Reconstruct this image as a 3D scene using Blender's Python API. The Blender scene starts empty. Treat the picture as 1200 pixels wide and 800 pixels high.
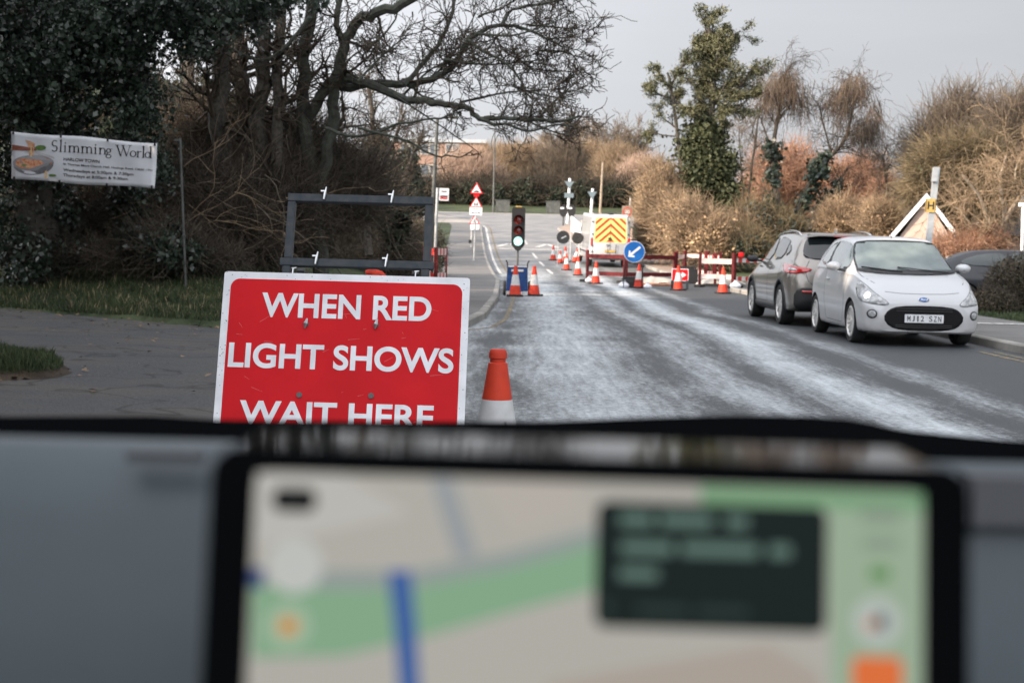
import bpy, bmesh, math, random
import numpy as np
from mathutils import Vector, Matrix
from mathutils.bvhtree import BVHTree
from mathutils.geometry import delaunay_2d_cdt

R = math.radians
scene = bpy.context.scene
COL = scene.collection

# ------------------------------------------------------------------ camera
EYE = Vector((0, 0, 1.25)); FPX = 1667.0
PITCH = math.atan((400 - 287) / FPX); ROLL = R(1.3)
cam_d = bpy.data.cameras.new('camera'); cam = bpy.data.objects.new('camera', cam_d)
COL.objects.link(cam); scene.camera = cam
CAMROT = Matrix.Rotation(R(90) - PITCH, 3, 'X') @ Matrix.Rotation(ROLL, 3, 'Z')
cam.matrix_world = Matrix.Translation(EYE) @ CAMROT.to_4x4()
cam_d.sensor_width = 36; cam_d.lens = 50.0; cam_d.clip_start = 0.05; cam_d.clip_end = 3000
cam_d.dof.use_dof = True; cam_d.dof.focus_distance = 6.3; cam_d.dof.aperture_fstop = 6.6

# ------------------------------------------------------------------ world, sun, exposure
TOSUN_AZ = R(212)            # compass of the sun in the XY plane (left, a little behind)
SUN_EL = R(23)
to_sun = Vector((math.cos(TOSUN_AZ) * math.cos(SUN_EL), math.sin(TOSUN_AZ) * math.cos(SUN_EL), math.sin(SUN_EL)))
world = bpy.data.worlds.new('World'); scene.world = world; world.use_nodes = True
wn = world.node_tree.nodes; wl = world.node_tree.links
bg = wn['Background']; bg.inputs['Strength'].default_value = 0.15
sky = wn.new('ShaderNodeTexSky'); sky.sky_type = 'NISHITA'; sky.sun_disc = False
sky.sun_elevation = SUN_EL; sky.sun_rotation = math.atan2(to_sun.x, to_sun.y)
sky.air_density = 1.0; sky.dust_density = 2.0; sky.ozone_density = 1.0
hs = wn.new('ShaderNodeHueSaturation'); hs.inputs['Saturation'].default_value = 0.3; hs.inputs['Value'].default_value = 1.0
mx = wn.new('ShaderNodeMix'); mx.data_type = 'RGBA'; mx.inputs[0].default_value = 0.8
mx.inputs[7].default_value = (3.35, 3.4, 3.6, 1)      # thin even high cloud over the clear sky
wl.new(sky.outputs[0], hs.inputs['Color']); wl.new(hs.outputs[0], mx.inputs[6]); 
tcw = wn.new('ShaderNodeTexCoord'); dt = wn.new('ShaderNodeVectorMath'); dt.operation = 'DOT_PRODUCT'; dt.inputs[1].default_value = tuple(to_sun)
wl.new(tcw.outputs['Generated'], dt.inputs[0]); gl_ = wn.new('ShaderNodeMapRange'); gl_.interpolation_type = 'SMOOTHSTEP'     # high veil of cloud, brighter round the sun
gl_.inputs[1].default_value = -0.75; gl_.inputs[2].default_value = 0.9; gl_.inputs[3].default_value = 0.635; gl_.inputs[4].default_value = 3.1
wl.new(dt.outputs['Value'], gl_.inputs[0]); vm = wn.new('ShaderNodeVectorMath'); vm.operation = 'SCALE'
wl.new(mx.outputs[2], vm.inputs[0]); cn = wn.new('ShaderNodeTexNoise'); cn.inputs['Scale'].default_value = 2.2; cn.inputs['Detail'].default_value = 6; cm = wn.new('ShaderNodeMapping'); cm.inputs['Scale'].default_value = (1, 1, 5)
wl.new(tcw.outputs['Generated'], cm.inputs[0]); wl.new(cm.outputs[0], cn.inputs['Vector'])
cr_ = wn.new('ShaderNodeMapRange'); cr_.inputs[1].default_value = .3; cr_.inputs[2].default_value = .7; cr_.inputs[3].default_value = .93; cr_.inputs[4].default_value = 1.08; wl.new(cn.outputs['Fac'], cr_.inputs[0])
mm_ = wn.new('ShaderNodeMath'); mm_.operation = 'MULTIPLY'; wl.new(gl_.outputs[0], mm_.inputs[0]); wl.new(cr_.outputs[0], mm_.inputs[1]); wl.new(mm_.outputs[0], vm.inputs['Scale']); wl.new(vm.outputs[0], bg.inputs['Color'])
sun_d = bpy.data.lights.new('sun', 'SUN'); sun = bpy.data.objects.new('sun', sun_d); COL.objects.link(sun)
sun_d.energy = 5.0; sun_d.angle = R(0.6); sun_d.color = (1.0, 0.80, 0.62)
sun.rotation_euler = (-to_sun).to_track_quat('-Z', 'Y').to_euler()
scene.view_settings.view_transform = 'Standard'; scene.view_settings.look = 'None'
scene.view_settings.exposure = 0.72; scene.view_settings.gamma = 1.0
scene.render.engine = 'CYCLES'
cy = scene.cycles
cy.use_denoising = True; cy.max_bounces = 5; cy.diffuse_bounces = 3; cy.glossy_bounces = 3
cy.transmission_bounces = 3; cy.transparent_max_bounces = 6; cy.use_adaptive_sampling = True
cy.caustics_reflective = False; cy.caustics_refractive = False; cy.sample_clamp_indirect = 4

# ------------------------------------------------------------------ pixel helpers (photo measured at 1200x800)
def ray(px, py):
    return CAMROT @ Vector(((px - 600) / FPX, -(py - 400) / FPX, -1))
def P(px, py, Y):
    d = ray(px, py); return EYE + d * (Y / d.y)
def blob(px, py, rx, ry, Y, ry_m=None):
    """ellipsoid whose silhouette is rx,ry photo pixels, at distance Y -> centre, radii (m)"""
    s = Y / FPX
    return (P(px, py, Y), (rx * s, ry_m if ry_m else rx * s, ry * s))

# ------------------------------------------------------------------ tags
def tag(o, label=None, cat=None, group=None, kind=None):
    if label: o['label'] = label
    if cat: o['category'] = cat
    if group: o['group'] = group
    if kind: o['kind'] = kind
    return o
def empty(name, loc=(0, 0, 0), rz=0.0, label=None, cat=None, group=None, rot=None):
    o = bpy.data.objects.new(name, None); COL.objects.link(o); o.location = loc
    o.rotation_euler = rot if rot else (0, 0, rz); o.empty_display_size = 0.2
    return tag(o, label, cat, group)
def copy_tree(o, parent=None):
    c = o.copy(); COL.objects.link(c); c.parent = parent
    if parent is not None: c.matrix_parent_inverse = Matrix.Identity(4)
    for ch in list(o.children): copy_tree(ch, c)
    return c

# ------------------------------------------------------------------ materials
def newmat(name):
    m = bpy.data.materials.new(name); m.use_nodes = True
    return m, m.node_tree.nodes, m.node_tree.links, m.node_tree.nodes['Principled BSDF']
def col4(c): return (c[0], c[1], c[2], 1)
def mat(name, c, rough=0.6, metal=0.0, coat=0.0, var=0.0, scale=8.0, emit=None, bump=0.0, c2=None, spec=None, detail=5):
    m, n, l, b = newmat(name)
    b.inputs['Base Color'].default_value = col4(c); b.inputs['Roughness'].default_value = rough
    b.inputs['Metallic'].default_value = metal; b.inputs['Coat Weight'].default_value = coat
    b.inputs['Coat Roughness'].default_value = 0.06
    if spec is not None: b.inputs['Specular IOR Level'].default_value = spec
    if emit:
        b.inputs['Emission Color'].default_value = col4(c); b.inputs['Emission Strength'].default_value = emit
    if var or bump or c2:
        tc = n.new('ShaderNodeTexCoord'); nz = n.new('ShaderNodeTexNoise')
        nz.inputs['Scale'].default_value = scale; nz.inputs['Detail'].default_value = detail
        l.new(tc.outputs['Object'], nz.inputs['Vector'])
        if var or c2:
            cr = n.new('ShaderNodeValToRGB')
            cr.color_ramp.elements[0].position = 0.35; cr.color_ramp.elements[1].position = 0.65
            a = c2 if c2 else tuple(x * (1 - var) for x in c); d = c if c2 else tuple(min(1, x * (1 + var)) for x in c)
            cr.color_ramp.elements[0].color = col4(a); cr.color_ramp.elements[1].color = col4(d)
            l.new(nz.outputs['Fac'], cr.inputs[0]); l.new(cr.outputs[0], b.inputs['Base Color'])
        if bump:
            bp = n.new('ShaderNodeBump'); bp.inputs['Strength'].default_value = bump; bp.inputs['Distance'].default_value = 0.01
            l.new(nz.outputs['Fac'], bp.inputs['Height']); l.new(bp.outputs[0], b.inputs['Normal'])
    return m
def foliage_mat(name, c_lo, c_hi, rough=0.55, scale=1.2, trans=0.0, spec=0.3):
    """per leaf / twig random tone (attribute rnd) mixed with slow clump noise"""
    m, n, l, b = newmat(name)
    at = n.new('ShaderNodeAttribute'); at.attribute_name = 'rnd'
    tc = n.new('ShaderNodeTexCoord'); nz = n.new('ShaderNodeTexNoise'); nz.inputs['Scale'].default_value = scale
    l.new(tc.outputs['Object'], nz.inputs['Vector'])
    ma = n.new('ShaderNodeMath'); ma.operation = 'MULTIPLY_ADD'; ma.inputs[1].default_value = 0.6
    l.new(at.outputs['Fac'], ma.inputs[0])
    m2 = n.new('ShaderNodeMath'); m2.operation = 'MULTIPLY_ADD'; m2.inputs[1].default_value = 1.3; m2.inputs[2].default_value = -0.45
    l.new(nz.outputs['Fac'], m2.inputs[0]); l.new(m2.outputs[0], ma.inputs[2])
    cr = n.new('ShaderNodeValToRGB'); cr.color_ramp.elements[0].color = col4(c_lo); cr.color_ramp.elements[1].color = col4(c_hi)
    l.new(ma.outputs[0], cr.inputs[0]); l.new(cr.outputs[0], b.inputs['Base Color'])
    b.inputs['Roughness'].default_value = rough; b.inputs['Specular IOR Level'].default_value = spec
    return m

M = {}
M['ivy'] = foliage_mat('ivy_leaves', (0.012, 0.022, 0.016), (0.06, 0.085, 0.06), rough=0.32, spec=0.5)
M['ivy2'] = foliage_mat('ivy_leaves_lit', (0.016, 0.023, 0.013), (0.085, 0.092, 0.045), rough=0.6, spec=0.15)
M['pine'] = foliage_mat('pine_needles', (0.028, 0.036, 0.020), (0.16, 0.155, 0.08), rough=0.6)
M['conifer'] = foliage_mat('dark_evergreen', (0.012, 0.02, 0.013), (0.045, 0.06, 0.035), rough=0.6)
M['bark'] = mat('bark', (0.058, 0.05, 0.04), 0.9, var=0.4, scale=14, bump=0.5)
M['bark_green'] = mat('bark_green', (0.065, 0.074, 0.055), 0.9, c2=(0.035, 0.034, 0.028), scale=9, bump=0.5)
M['bark_pale'] = mat('bark_pale', (0.33, 0.27, 0.20), 0.9, c2=(0.18, 0.14, 0.10), scale=9)
M['twig_dark'] = foliage_mat('twigs_dark', (0.025, 0.02, 0.016), (0.10, 0.08, 0.058), rough=0.9)
M['bramble'] = foliage_mat('bramble_twigs', (0.022, 0.018, 0.014), (0.14, 0.115, 0.088), rough=0.9)
M['twig_tan'] = foliage_mat('twigs_tan', (0.085, 0.06, 0.04), (0.43, 0.315, 0.20), rough=0.9)
M['twig_pink'] = foliage_mat('twigs_pink', (0.22, 0.155, 0.12), (0.60, 0.44, 0.33), rough=0.9)
M['leaf_tan'] = foliage_mat('withered_leaves', (0.10, 0.065, 0.035), (0.46, 0.32, 0.18), rough=0.8)
M['leaf_rust'] = foliage_mat('withered_rust_leaves', (0.16, 0.08, 0.05), (0.52, 0.30, 0.19), rough=0.8)
M['twig_rust'] = foliage_mat('twigs_rust', (0.15, 0.08, 0.055), (0.52, 0.31, 0.20), rough=0.9)
M['twig_brown'] = foliage_mat('twigs_brown', (0.05, 0.038, 0.03), (0.22, 0.165, 0.12), rough=0.9)
M['twig_olive'] = foliage_mat('twigs_olive', (0.055, 0.045, 0.028), (0.24, 0.185, 0.105), rough=0.9)
M['twig_grey'] = foliage_mat('twigs_grey', (0.06, 0.05, 0.04), (0.22, 0.175, 0.13), rough=0.9)
M['hedge'] = foliage_mat('hedge_twigs', (0.02, 0.022, 0.014), (0.11, 0.085, 0.055), rough=0.9, scale=1.0)
M['grassblade'] = foliage_mat('grass_blades', (0.018, 0.030, 0.013), (0.065, 0.088, 0.036), rough=0.7)
M['white'] = mat('white_paint', (0.74, 0.75, 0.76), 0.45, var=0.05, scale=6)
M['red'] = mat('sign_red', (0.60, 0.010, 0.016), 0.5, c2=(0.50, 0.008, 0.013), scale=3, detail=8, spec=0.12)
M['signwhite'] = mat('sign_white', (0.74, 0.75, 0.78), 0.4, c2=(0.62, 0.63, 0.66), scale=12, detail=10)
M['steel'] = mat('painted_steel', (0.020, 0.030, 0.040), 0.5, c2=(0.045, 0.05, 0.055), scale=30, coat=0.0, detail=9, spec=.3)
M['zinc'] = mat('zinc', (0.55, 0.56, 0.57), 0.35, metal=0.9)
M['galv'] = mat('galvanised', (0.42, 0.44, 0.45), 0.5, metal=0.5, var=0.15, scale=10)
M['galvdark'] = mat('weathered_column', (0.07, 0.075, 0.07), 0.6, var=0.3, scale=6)
M['orange'] = mat('cone_orange', (0.60, 0.058, 0.028), 0.5, c2=(0.46, 0.045, 0.028), scale=9, spec=0.15)
M['sleeve'] = mat('cone_sleeve', (0.58, 0.58, 0.58), 0.4, c2=(0.50, 0.50, 0.49), scale=14, detail=9, spec=0.15)
M['black'] = mat('black_plastic', (0.012, 0.012, 0.013), 0.5)
M['rubber'] = mat('rubber', (0.02, 0.02, 0.02), 0.85, var=0.3, scale=30)
M['barrier'] = mat('barrier_red', (0.10, 0.015, 0.017), 0.5, var=0.25, scale=8, spec=0.15)
M['barred'] = mat('plank_red', (0.52, 0.03, 0.03), 0.45, var=0.12, scale=8, spec=0.15)
M['blue'] = mat('sign_blue', (0.012, 0.11, 0.36), 0.35, var=0.06, scale=6, spec=0.15)
M['navy'] = mat('navy_panel', (0.012, 0.035, 0.12), 0.45, var=0.2, scale=8, spec=0.15)
M['yellow'] = mat('yellow_plate', (0.46, 0.32, 0.10), 0.5, var=0.1, spec=0.15)
M['chev_y'] = mat('chevron_yellow', (0.62, 0.62, 0.20), 0.4, spec=0.15)
M['chev_r'] = mat('chevron_red', (0.40, 0.065, 0.03), 0.4, spec=0.15)
M['glass'] = mat('car_glass', (0.010, 0.013, 0.014), 0.04, spec=0.6, coat=0.3)
M['glass_pale'] = mat('misted_glass', (0.13, 0.17, 0.165), 0.10, c2=(0.07, 0.10, 0.10), scale=3.0, coat=1.0)  # pale teal tone stands in for sky reflected in the panes
M['chrome'] = mat('chrome', (0.75, 0.75, 0.75), 0.12, metal=1.0)
M['alloy'] = mat('alloy', (0.66, 0.65, 0.63), 0.35, metal=0.3, var=0.15, scale=20)
M['lens'] = mat('lamp_glass', (0.45, 0.46, 0.46), 0.08, coat=1.0, c2=(0.22, 0.23, 0.24), scale=18)
M['tail'] = mat('tail_red', (0.55, 0.015, 0.012), 0.15, coat=1.0, c2=(0.36, 0.012, 0.012), scale=14)
M['concrete'] = mat('concrete', (0.33, 0.31, 0.28), 0.85, var=0.18, scale=6, bump=0.2)

# ------------------------------------------------------------------ mesh builders
class MB:
    def __init__(s): s.v = []; s.f = []; s.mi = []; s.cur = 0
    def add(s, vs, fs):
        o = len(s.v); s.v += [tuple(v) for v in vs]
        for f in fs: s.f.append(tuple(i + o for i in f)); s.mi.append(s.cur)
    def box(s, c, d, rot=None):
        hx, hy, hz = d[0] / 2, d[1] / 2, d[2] / 2; c = Vector(c)
        vs = [Vector((x, y, z)) for x in (-hx, hx) for y in (-hy, hy) for z in (-hz, hz)]
        if rot is not None: vs = [rot @ v for v in vs]
        s.add([v + c for v in vs], [(0, 1, 3, 2), (4, 6, 7, 5), (0, 4, 5, 1), (2, 3, 7, 6), (0, 2, 6, 4), (1, 5, 7, 3)])
    def beam(s, a, b, w, h, up=(0, 0, 1)):
        a = Vector(a); b = Vector(b); d = (b - a); L = d.length; d.normalize()
        x = d.cross(Vector(up)); x = x.normalized() if x.length > 1e-4 else Vector((1, 0, 0)); z = x.cross(d)
        s.box((a + b) / 2, (w, L, h), Matrix((x, d, z)).transposed())
    def tube(s, pts, rad, n=8, cap=True):
        pts = [Vector(p) for p in pts]
        if not hasattr(rad, '__len__'): rad = [rad] * len(pts)
        o = len(s.v); ref = None
        for i, p in enumerate(pts):
            t = (pts[min(i + 1, len(pts) - 1)] - pts[max(i - 1, 0)]).normalized()
            if ref is None: ref = t.cross(Vector((0, 0, 1)) if abs(t.z) < 0.9 else Vector((1, 0, 0))).normalized()
            u = (ref - t * ref.dot(t)); u = u.normalized() if u.length > 1e-5 else t.orthogonal().normalized()
            ref = u; w = t.cross(u)
            for k in range(n):
                a = 2 * math.pi * k / n
                s.v.append(tuple(p + (u * math.cos(a) + w * math.sin(a)) * rad[i]))
        for i in range(len(pts) - 1):
            for k in range(n):
                a = o + i * n + k; b = o + i * n + (k + 1) % n
                s.f.append((a, b, b + n, a + n)); s.mi.append(s.cur)
        if cap:
            s.f.append(tuple(o + k for k in range(n))[::-1]); s.mi.append(s.cur)
            s.f.append(tuple(o + (len(pts) - 1) * n + k for k in range(n))); s.mi.append(s.cur)
    def lathe(s, prof, n=24, mtx=None):
        """prof: (r,z) list, about local z"""
        o = len(s.v)
        for r, z in prof:
            for k in range(n):
                a = 2 * math.pi * k / n; v = Vector((r * math.cos(a), r * math.sin(a), z))
                s.v.append(tuple(mtx @ v if mtx else v))
        for i in range(len(prof) - 1):
            for k in range(n):
                a = o + i * n + k; b = o + i * n + (k + 1) % n
                s.f.append((a, b, b + n, a + n)); s.mi.append(s.cur)
    def prism(s, outline, depth, mtx=None):
        """outline (x,y) extruded 0..depth along local z"""
        n = len(outline)
        vs = [Vector((x, y, 0)) for x, y in outline] + [Vector((x, y, depth)) for x, y in outline]
        if mtx: vs = [mtx @ v for v in vs]
        s.add(vs, [tuple(range(n))[::-1], tuple(range(n, 2 * n))] + [(i, (i + 1) % n, (i + 1) % n + n, i + n) for i in range(n)])
    def build(s, name, mats, parent=None, smooth=False, bevel=0):
        me = bpy.data.meshes.new(name); me.from_pydata(s.v, [], s.f)
        if not isinstance(mats, (list, tuple)): mats = [mats]
        for m in mats: me.materials.append(M[m] if isinstance(m, str) else m)
        if len(mats) > 1: me.polygons.foreach_set('material_index', s.mi)
        bm = bmesh.new(); bm.from_mesh(me); bmesh.ops.recalc_face_normals(bm, faces=bm.faces)
        if bevel: bmesh.ops.bevel(bm, geom=[e for e in bm.edges if e.calc_face_angle(0) > 0.5], offset=bevel, segments=2, affect='EDGES', clamp_overlap=True)
        bm.to_mesh(me); bm.free()
        if smooth: me.polygons.foreach_set('use_smooth', [True] * len(me.polygons)); me.set_sharp_from_angle(angle=R(40))
        o = bpy.data.objects.new(name, me); COL.objects.link(o)
        if parent: o.parent = parent
        return o
def disc(r, n=28, sy=1.0): return [(r * math.cos(2 * math.pi * k / n), r * sy * math.sin(2 * math.pi * k / n)) for k in range(n)]
def rrect(w, h, r, n=5, cx=0, cy=0):
    pts = []
    for sx, sy, a0 in ((1, 1, 0), (-1, 1, 90), (-1, -1, 180), (1, -1, 270)):
        for k in range(n + 1):
            a = R(a0 + 90 * k / n); pts.append((cx + sx * (w / 2 - r) + r * math.cos(a), cy + sy * (h / 2 - r) + r * math.sin(a)))
    return pts

def np_mesh(name, V, F, mats, parent=None, rnd=None, smooth=False):
    V = np.asarray(V, dtype=np.float32); F = np.asarray(F, dtype=np.int32)
    me = bpy.data.meshes.new(name); k = F.shape[1]
    me.vertices.add(len(V)); me.vertices.foreach_set('co', V.ravel())
    me.loops.add(F.size); me.loops.foreach_set('vertex_index', F.ravel())
    me.polygons.add(len(F)); me.polygons.foreach_set('loop_start', np.arange(0, F.size, k, dtype=np.int32))
    if smooth: me.polygons.foreach_set('use_smooth', np.ones(len(F), dtype=bool))
    me.update(calc_edges=True)
    if rnd is not None:
        at = me.attributes.new('rnd', 'FLOAT', 'FACE'); at.data.foreach_set('value', np.asarray(rnd, dtype=np.float32))
    me.materials.append(M[mats] if isinstance(mats, str) else mats)
    o = bpy.data.objects.new(name, me); COL.objects.link(o)
    if parent: o.parent = parent
    return o

# ---- foliage primitives
def unit(a): return a / np.maximum(np.linalg.norm(a, axis=1, keepdims=True), 1e-9)
def sticks(P0, P1, r0, r1):
    P0 = np.asarray(P0, float); P1 = np.asarray(P1, float); n = len(P0)
    t = unit(P1 - P0); ref = np.where(np.abs(t[:, 2:3]) < 0.9, [[0, 0, 1.0]], [[1.0, 0, 0]])
    u = unit(np.cross(t, ref)); w = np.cross(t, u)
    r0 = np.broadcast_to(np.asarray(r0, float), (n,))[:, None]; r1 = np.broadcast_to(np.asarray(r1, float), (n,))[:, None]
    V = np.empty((n, 6, 3))
    for k in range(3):
        a = 2 * math.pi * k / 3; d = u * math.cos(a) + w * math.sin(a)
        V[:, k] = P0 + d * r0; V[:, 3 + k] = P1 + d * r1
    base = np.arange(n)[:, None] * 6
    F = np.concatenate([base + np.array([[k, (k + 1) % 3, 3 + (k + 1) % 3, 3 + k]]) for k in range(3)], axis=1).reshape(-1, 4)
    return V.reshape(-1, 3), F
def in_blobs(blobs, n, rng, shell=0.45, clump=0, cs=0.25):
    """points inside ellipsoids, shares by volume^(2/3); clump>0: gather round that many sub-centres"""
    w = np.array([(b[1][0] * b[1][1] * b[1][2]) ** (2 / 3) for b in blobs]); w /= w.sum()
    def samp(m):
        idx = rng.choice(len(blobs), m, p=w); d = unit(rng.normal(size=(m, 3))); r = rng.rand(m, 1) ** shell
        C = np.array([tuple(b[0]) for b in blobs])[idx]; Rr = np.array([b[1] for b in blobs])[idx]
        return C + d * r * Rr, d
    if not clump: return samp(n)
    cc, dd = samp(clump); idx = rng.randint(0, clump, n); sz = (0.5 + rng.rand(clump, 1)) * cs
    off = rng.normal(size=(n, 3)) * sz[idx] * 0.6
    return cc[idx] + off, unit(dd[idx] + unit(off + 1e-6) * 0.6)
def leaves(pts, nrm, size, rng, bias=0.5, aspect=0.7):
    n = len(pts); N = unit(rng.normal(size=(n, 3)) * (1 - bias) + nrm * bias); a = unit(np.cross(N, unit(rng.normal(size=(n, 3))))); b = np.cross(N, a)
    s = size * (0.4 + 1.25 * rng.rand(n, 1) ** 1.4)
    V = np.empty((n, 4, 3)); V[:, 0] = pts - a * s * .5; V[:, 1] = pts + b * s * .5 * aspect + N * s * .08
    V[:, 2] = pts + a * s * .5; V[:, 3] = pts - b * s * .5 * aspect + N * s * .08
    F = np.arange(n * 4).reshape(-1, 4)
    return V.reshape(-1, 3), F
def leaf_obj(name, blobs, n, size, matn, seed, parent=None, shell=0.45, clump=0, cs=0.25, bias=0.5, aspect=0.7):
    rng = np.random.RandomState(seed); p, d = in_blobs(blobs, n, rng, shell, clump, cs)
    V, F = leaves(p, d, size, rng, bias, aspect); return np_mesh(name, V, F, matn, parent, rng.rand(len(F)))
def stick_obj(name, blobs, n, length, rad, matn, seed, parent=None, up=0.5, shell=0.5, curve=0.35, out=0.5, clump=0, cs=0.3):
    """tangle of two-piece bent twigs filling the blobs"""
    rng = np.random.RandomState(seed); p, d = in_blobs(blobs, n, rng, shell, clump, cs)
    t = unit(rng.normal(size=(n, 3)) * 0.6 + d * out + np.array([[0, 0, up]])); L = length * (0.5 + rng.rand(n, 1))
    m = p + t * L * .5 + rng.normal(size=(n, 3)) * L * curve * .3; e = m + unit(t + rng.normal(size=(n, 3)) * curve) * L * .5
    rr = rad * (0.6 + 0.8 * rng.rand(n))
    V1, F1 = sticks(p, m, rr, rr * .8); V2, F2 = sticks(m, e, rr * .8, rr * .3)
    c = rng.rand(n); r3 = np.repeat(c, 3)
    return np_mesh(name, np.concatenate([V1, V2]), np.concatenate([F1, F2 + len(V1)]), matn, parent, np.concatenate([r3, r3]))

# ---- recursive branching
def grow(segs, rng, p, d, L, r, depth, wig=0.28, spread=0.8, up=0.05, step=None, kids=(3, 5), shrink=0.62, droop=0.0, rmin=0.004):
    n = max(3, int(L / (step or max(0.12, L / 7)))); sl = L / n; px, py, pz = p; dx, dy, dz = d
    pts = [(px, py, pz)]
    for i in range(n):
        f = i / n; g = rng.gauss
        dx += g(0, wig); dy += g(0, wig); dz += g(0, wig) + up - droop * f
        q = math.sqrt(dx * dx + dy * dy + dz * dz) or 1; dx /= q; dy /= q; dz /= q
        nx, ny, nz = px + dx * sl, py + dy * sl, pz + dz * sl
        ra = max(rmin, r * (1 - 0.7 * f)); rb = max(rmin * .8, r * (1 - 0.7 * (f + 1 / n)))
        segs.append((px, py, pz, nx, ny, nz, ra, rb)); px, py, pz = nx, ny, nz; pts.append((px, py, pz, dx, dy, dz, ra))
    if depth <= 0: return
    for _ in range(rng.randint(*kids)):
        i = rng.randint(max(1, n // 4), n); q = pts[i]
        a = rng.gauss; ex, ey, ez = q[3] + a(0, spread), q[4] + a(0, spread), q[5] + a(0, spread)
        m = math.sqrt(ex * ex + ey * ey + ez * ez) or 1
        grow(segs, rng, q[:3], (ex / m, ey / m, ez / m), L * shrink * rng.uniform(.7, 1.2), max(rmin, q[6] * .6), depth - 1, wig, spread, up, None, kids, shrink, droop, rmin)
def segs_obj(name, segs, matn, parent=None, seed=0):
    A = np.array(segs); rng = np.random.RandomState(seed)
    V, F = sticks(A[:, :3], A[:, 3:6], A[:, 6], A[:, 7]); return np_mesh(name, V, F, matn, parent, np.repeat(rng.rand(len(A)), 3))
def spl(pts, k=4):
    """Catmull-Rom through points"""
    pts = [Vector(p) for p in pts]; out = []
    for i in range(len(pts) - 1):
        a = pts[max(i - 1, 0)]; b = pts[i]; c = pts[i + 1]; d = pts[min(i + 2, len(pts) - 1)]
        for j in range(k):
            t = j / k; out.append(0.5 * ((2 * b) + (c - a) * t + (2 * a - 5 * b + 4 * c - d) * t * t + (3 * b - a - 3 * c + d) * t ** 3))
    out.append(pts[-1]); return out

# ---- lettering
def text_bm(s, size=1.0, bold=0.0, depth=0.002, width=None, align='CENTER', shear=0.0, spacing=1.0):
    cu = bpy.data.curves.new('lettering', 'FONT'); cu.body = s; cu.size = size; cu.offset = bold; cu.extrude = depth / 2
    cu.align_x = align; cu.align_y = 'BOTTOM_BASELINE'; cu.shear = shear; cu.space_character = spacing
    o = bpy.data.objects.new('lettering', cu); COL.objects.link(o)
    dg = bpy.context.evaluated_depsgraph_get(); dg.update(); me = bpy.data.meshes.new_from_object(o.evaluated_get(dg))
    bpy.data.objects.remove(o); bpy.data.curves.remove(cu)
    if width:
        xs = [v.co.x for v in me.vertices]; w = max(xs) - min(xs); k = width / w
        cx = (max(xs) + min(xs)) / 2 if align == 'CENTER' else min(xs)
        for v in me.vertices: v.co.x = (v.co.x - cx) * k
    return me
def text(s, name, matn, parent, mtx, **kw):
    me = text_bm(s, **kw); me.transform(mtx); me.name = name; me.materials.clear(); me.materials.append(M[matn] if isinstance(matn, str) else matn)
    o = bpy.data.objects.new(name, me); COL.objects.link(o); o.parent = parent; return o
def join_text(items, name, matn, parent):
    """items: list of meshes already transformed -> one object"""
    bm = bmesh.new()
    for me in items: bm.from_mesh(me); bpy.data.meshes.remove(me)
    me = bpy.data.meshes.new(name); bm.to_mesh(me); bm.free(); me.materials.clear(); me.materials.append(M[matn] if isinstance(matn, str) else matn)
    for p in me.polygons: p.material_index = 0
    o = bpy.data.objects.new(name, me); COL.objects.link(o); o.parent = parent; return o
FACE = Matrix.Rotation(R(90), 4, 'X')       # local x,y plane -> upright facing -Y (toward the camera)
def T(x, y, z): return Matrix.Translation((x, y, z))
# ================================================================== TERRAIN AND ROADS
_Y = np.array([-80, 45, 52, 60, 70, 80, 90, 100, 110, 120, 135, 150, 170, 260, 900.])
_Z = np.array([0, 0, .04, .20, .55, 1.05, 1.70, 2.40, 3.10, 3.75, 4.4, 5.7, 7.5, 9, 12.])
_yy = np.linspace(-80, 900, 3921); _zz = np.interp(_yy, _Y, _Z); _k = np.hanning(25); _k /= _k.sum()
_zz = np.convolve(np.pad(_zz, 12, mode='edge'), _k, 'valid')
def zr(y): return np.interp(y, _yy, _zz)
def kl(y): return np.interp(y, [-80, 9, 11.5, 16.8, 18.4, 19.6, 20.3, 21.3, 24, 32, 40, 47, 68, 100, 112, 125], [-1.6, -1.6, -2.0, -2.65, -2.5, -2.1, -1.2, -.66, -.45, -.33, -.38, -.45, -1.26, -2.3, -3.6, -9])
def kr(y): return np.interp(y, [-80, 40, 56, 66, 78, 100, 112, 125], [6.55, 6.55, 6.4, 5.9, 3.9, 3.0, 4.5, 12])
def drv_far(x): return np.interp(x, [-30, -8, -4.1, -2.6], [33, 22.0, 19.7, 19.6])
def sm(t): t = np.clip(t, 0, 1); return t * t * (3 - 2 * t)
def gz(x, y):
    x = np.asarray(x, float); y = np.asarray(y, float); z = zr(y)
    left = 0.10 + 0.75 * sm((y - drv_far(x) - .3) / 7) * sm((-3.0 - x) / 3) * sm((60 - y) / 14)
    side = (y > 43.2) & (y < 53.5)
    right = np.where(side, -0.07, 0.10)
    g = np.where(x < kl(y) - .15, left, np.where(x > kr(y) + .15, right, -0.07))
    g = np.where((x <= kl(y)) & (y < drv_far(x) - .05), -0.07 + 0.02 * np.clip(-x - 3, 0, 20), g)
    g = np.where((y > 104) & (y < 128), -0.07, g)
    return z + g
def G(px, py):
    d = ray(px, py); prev = 0
    for i in range(1, 3000):
        t = i * 0.1; p = EYE + d * t
        if p.z < float(gz(p.x, p.y)): return p
    return EYE + d * 200

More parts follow.
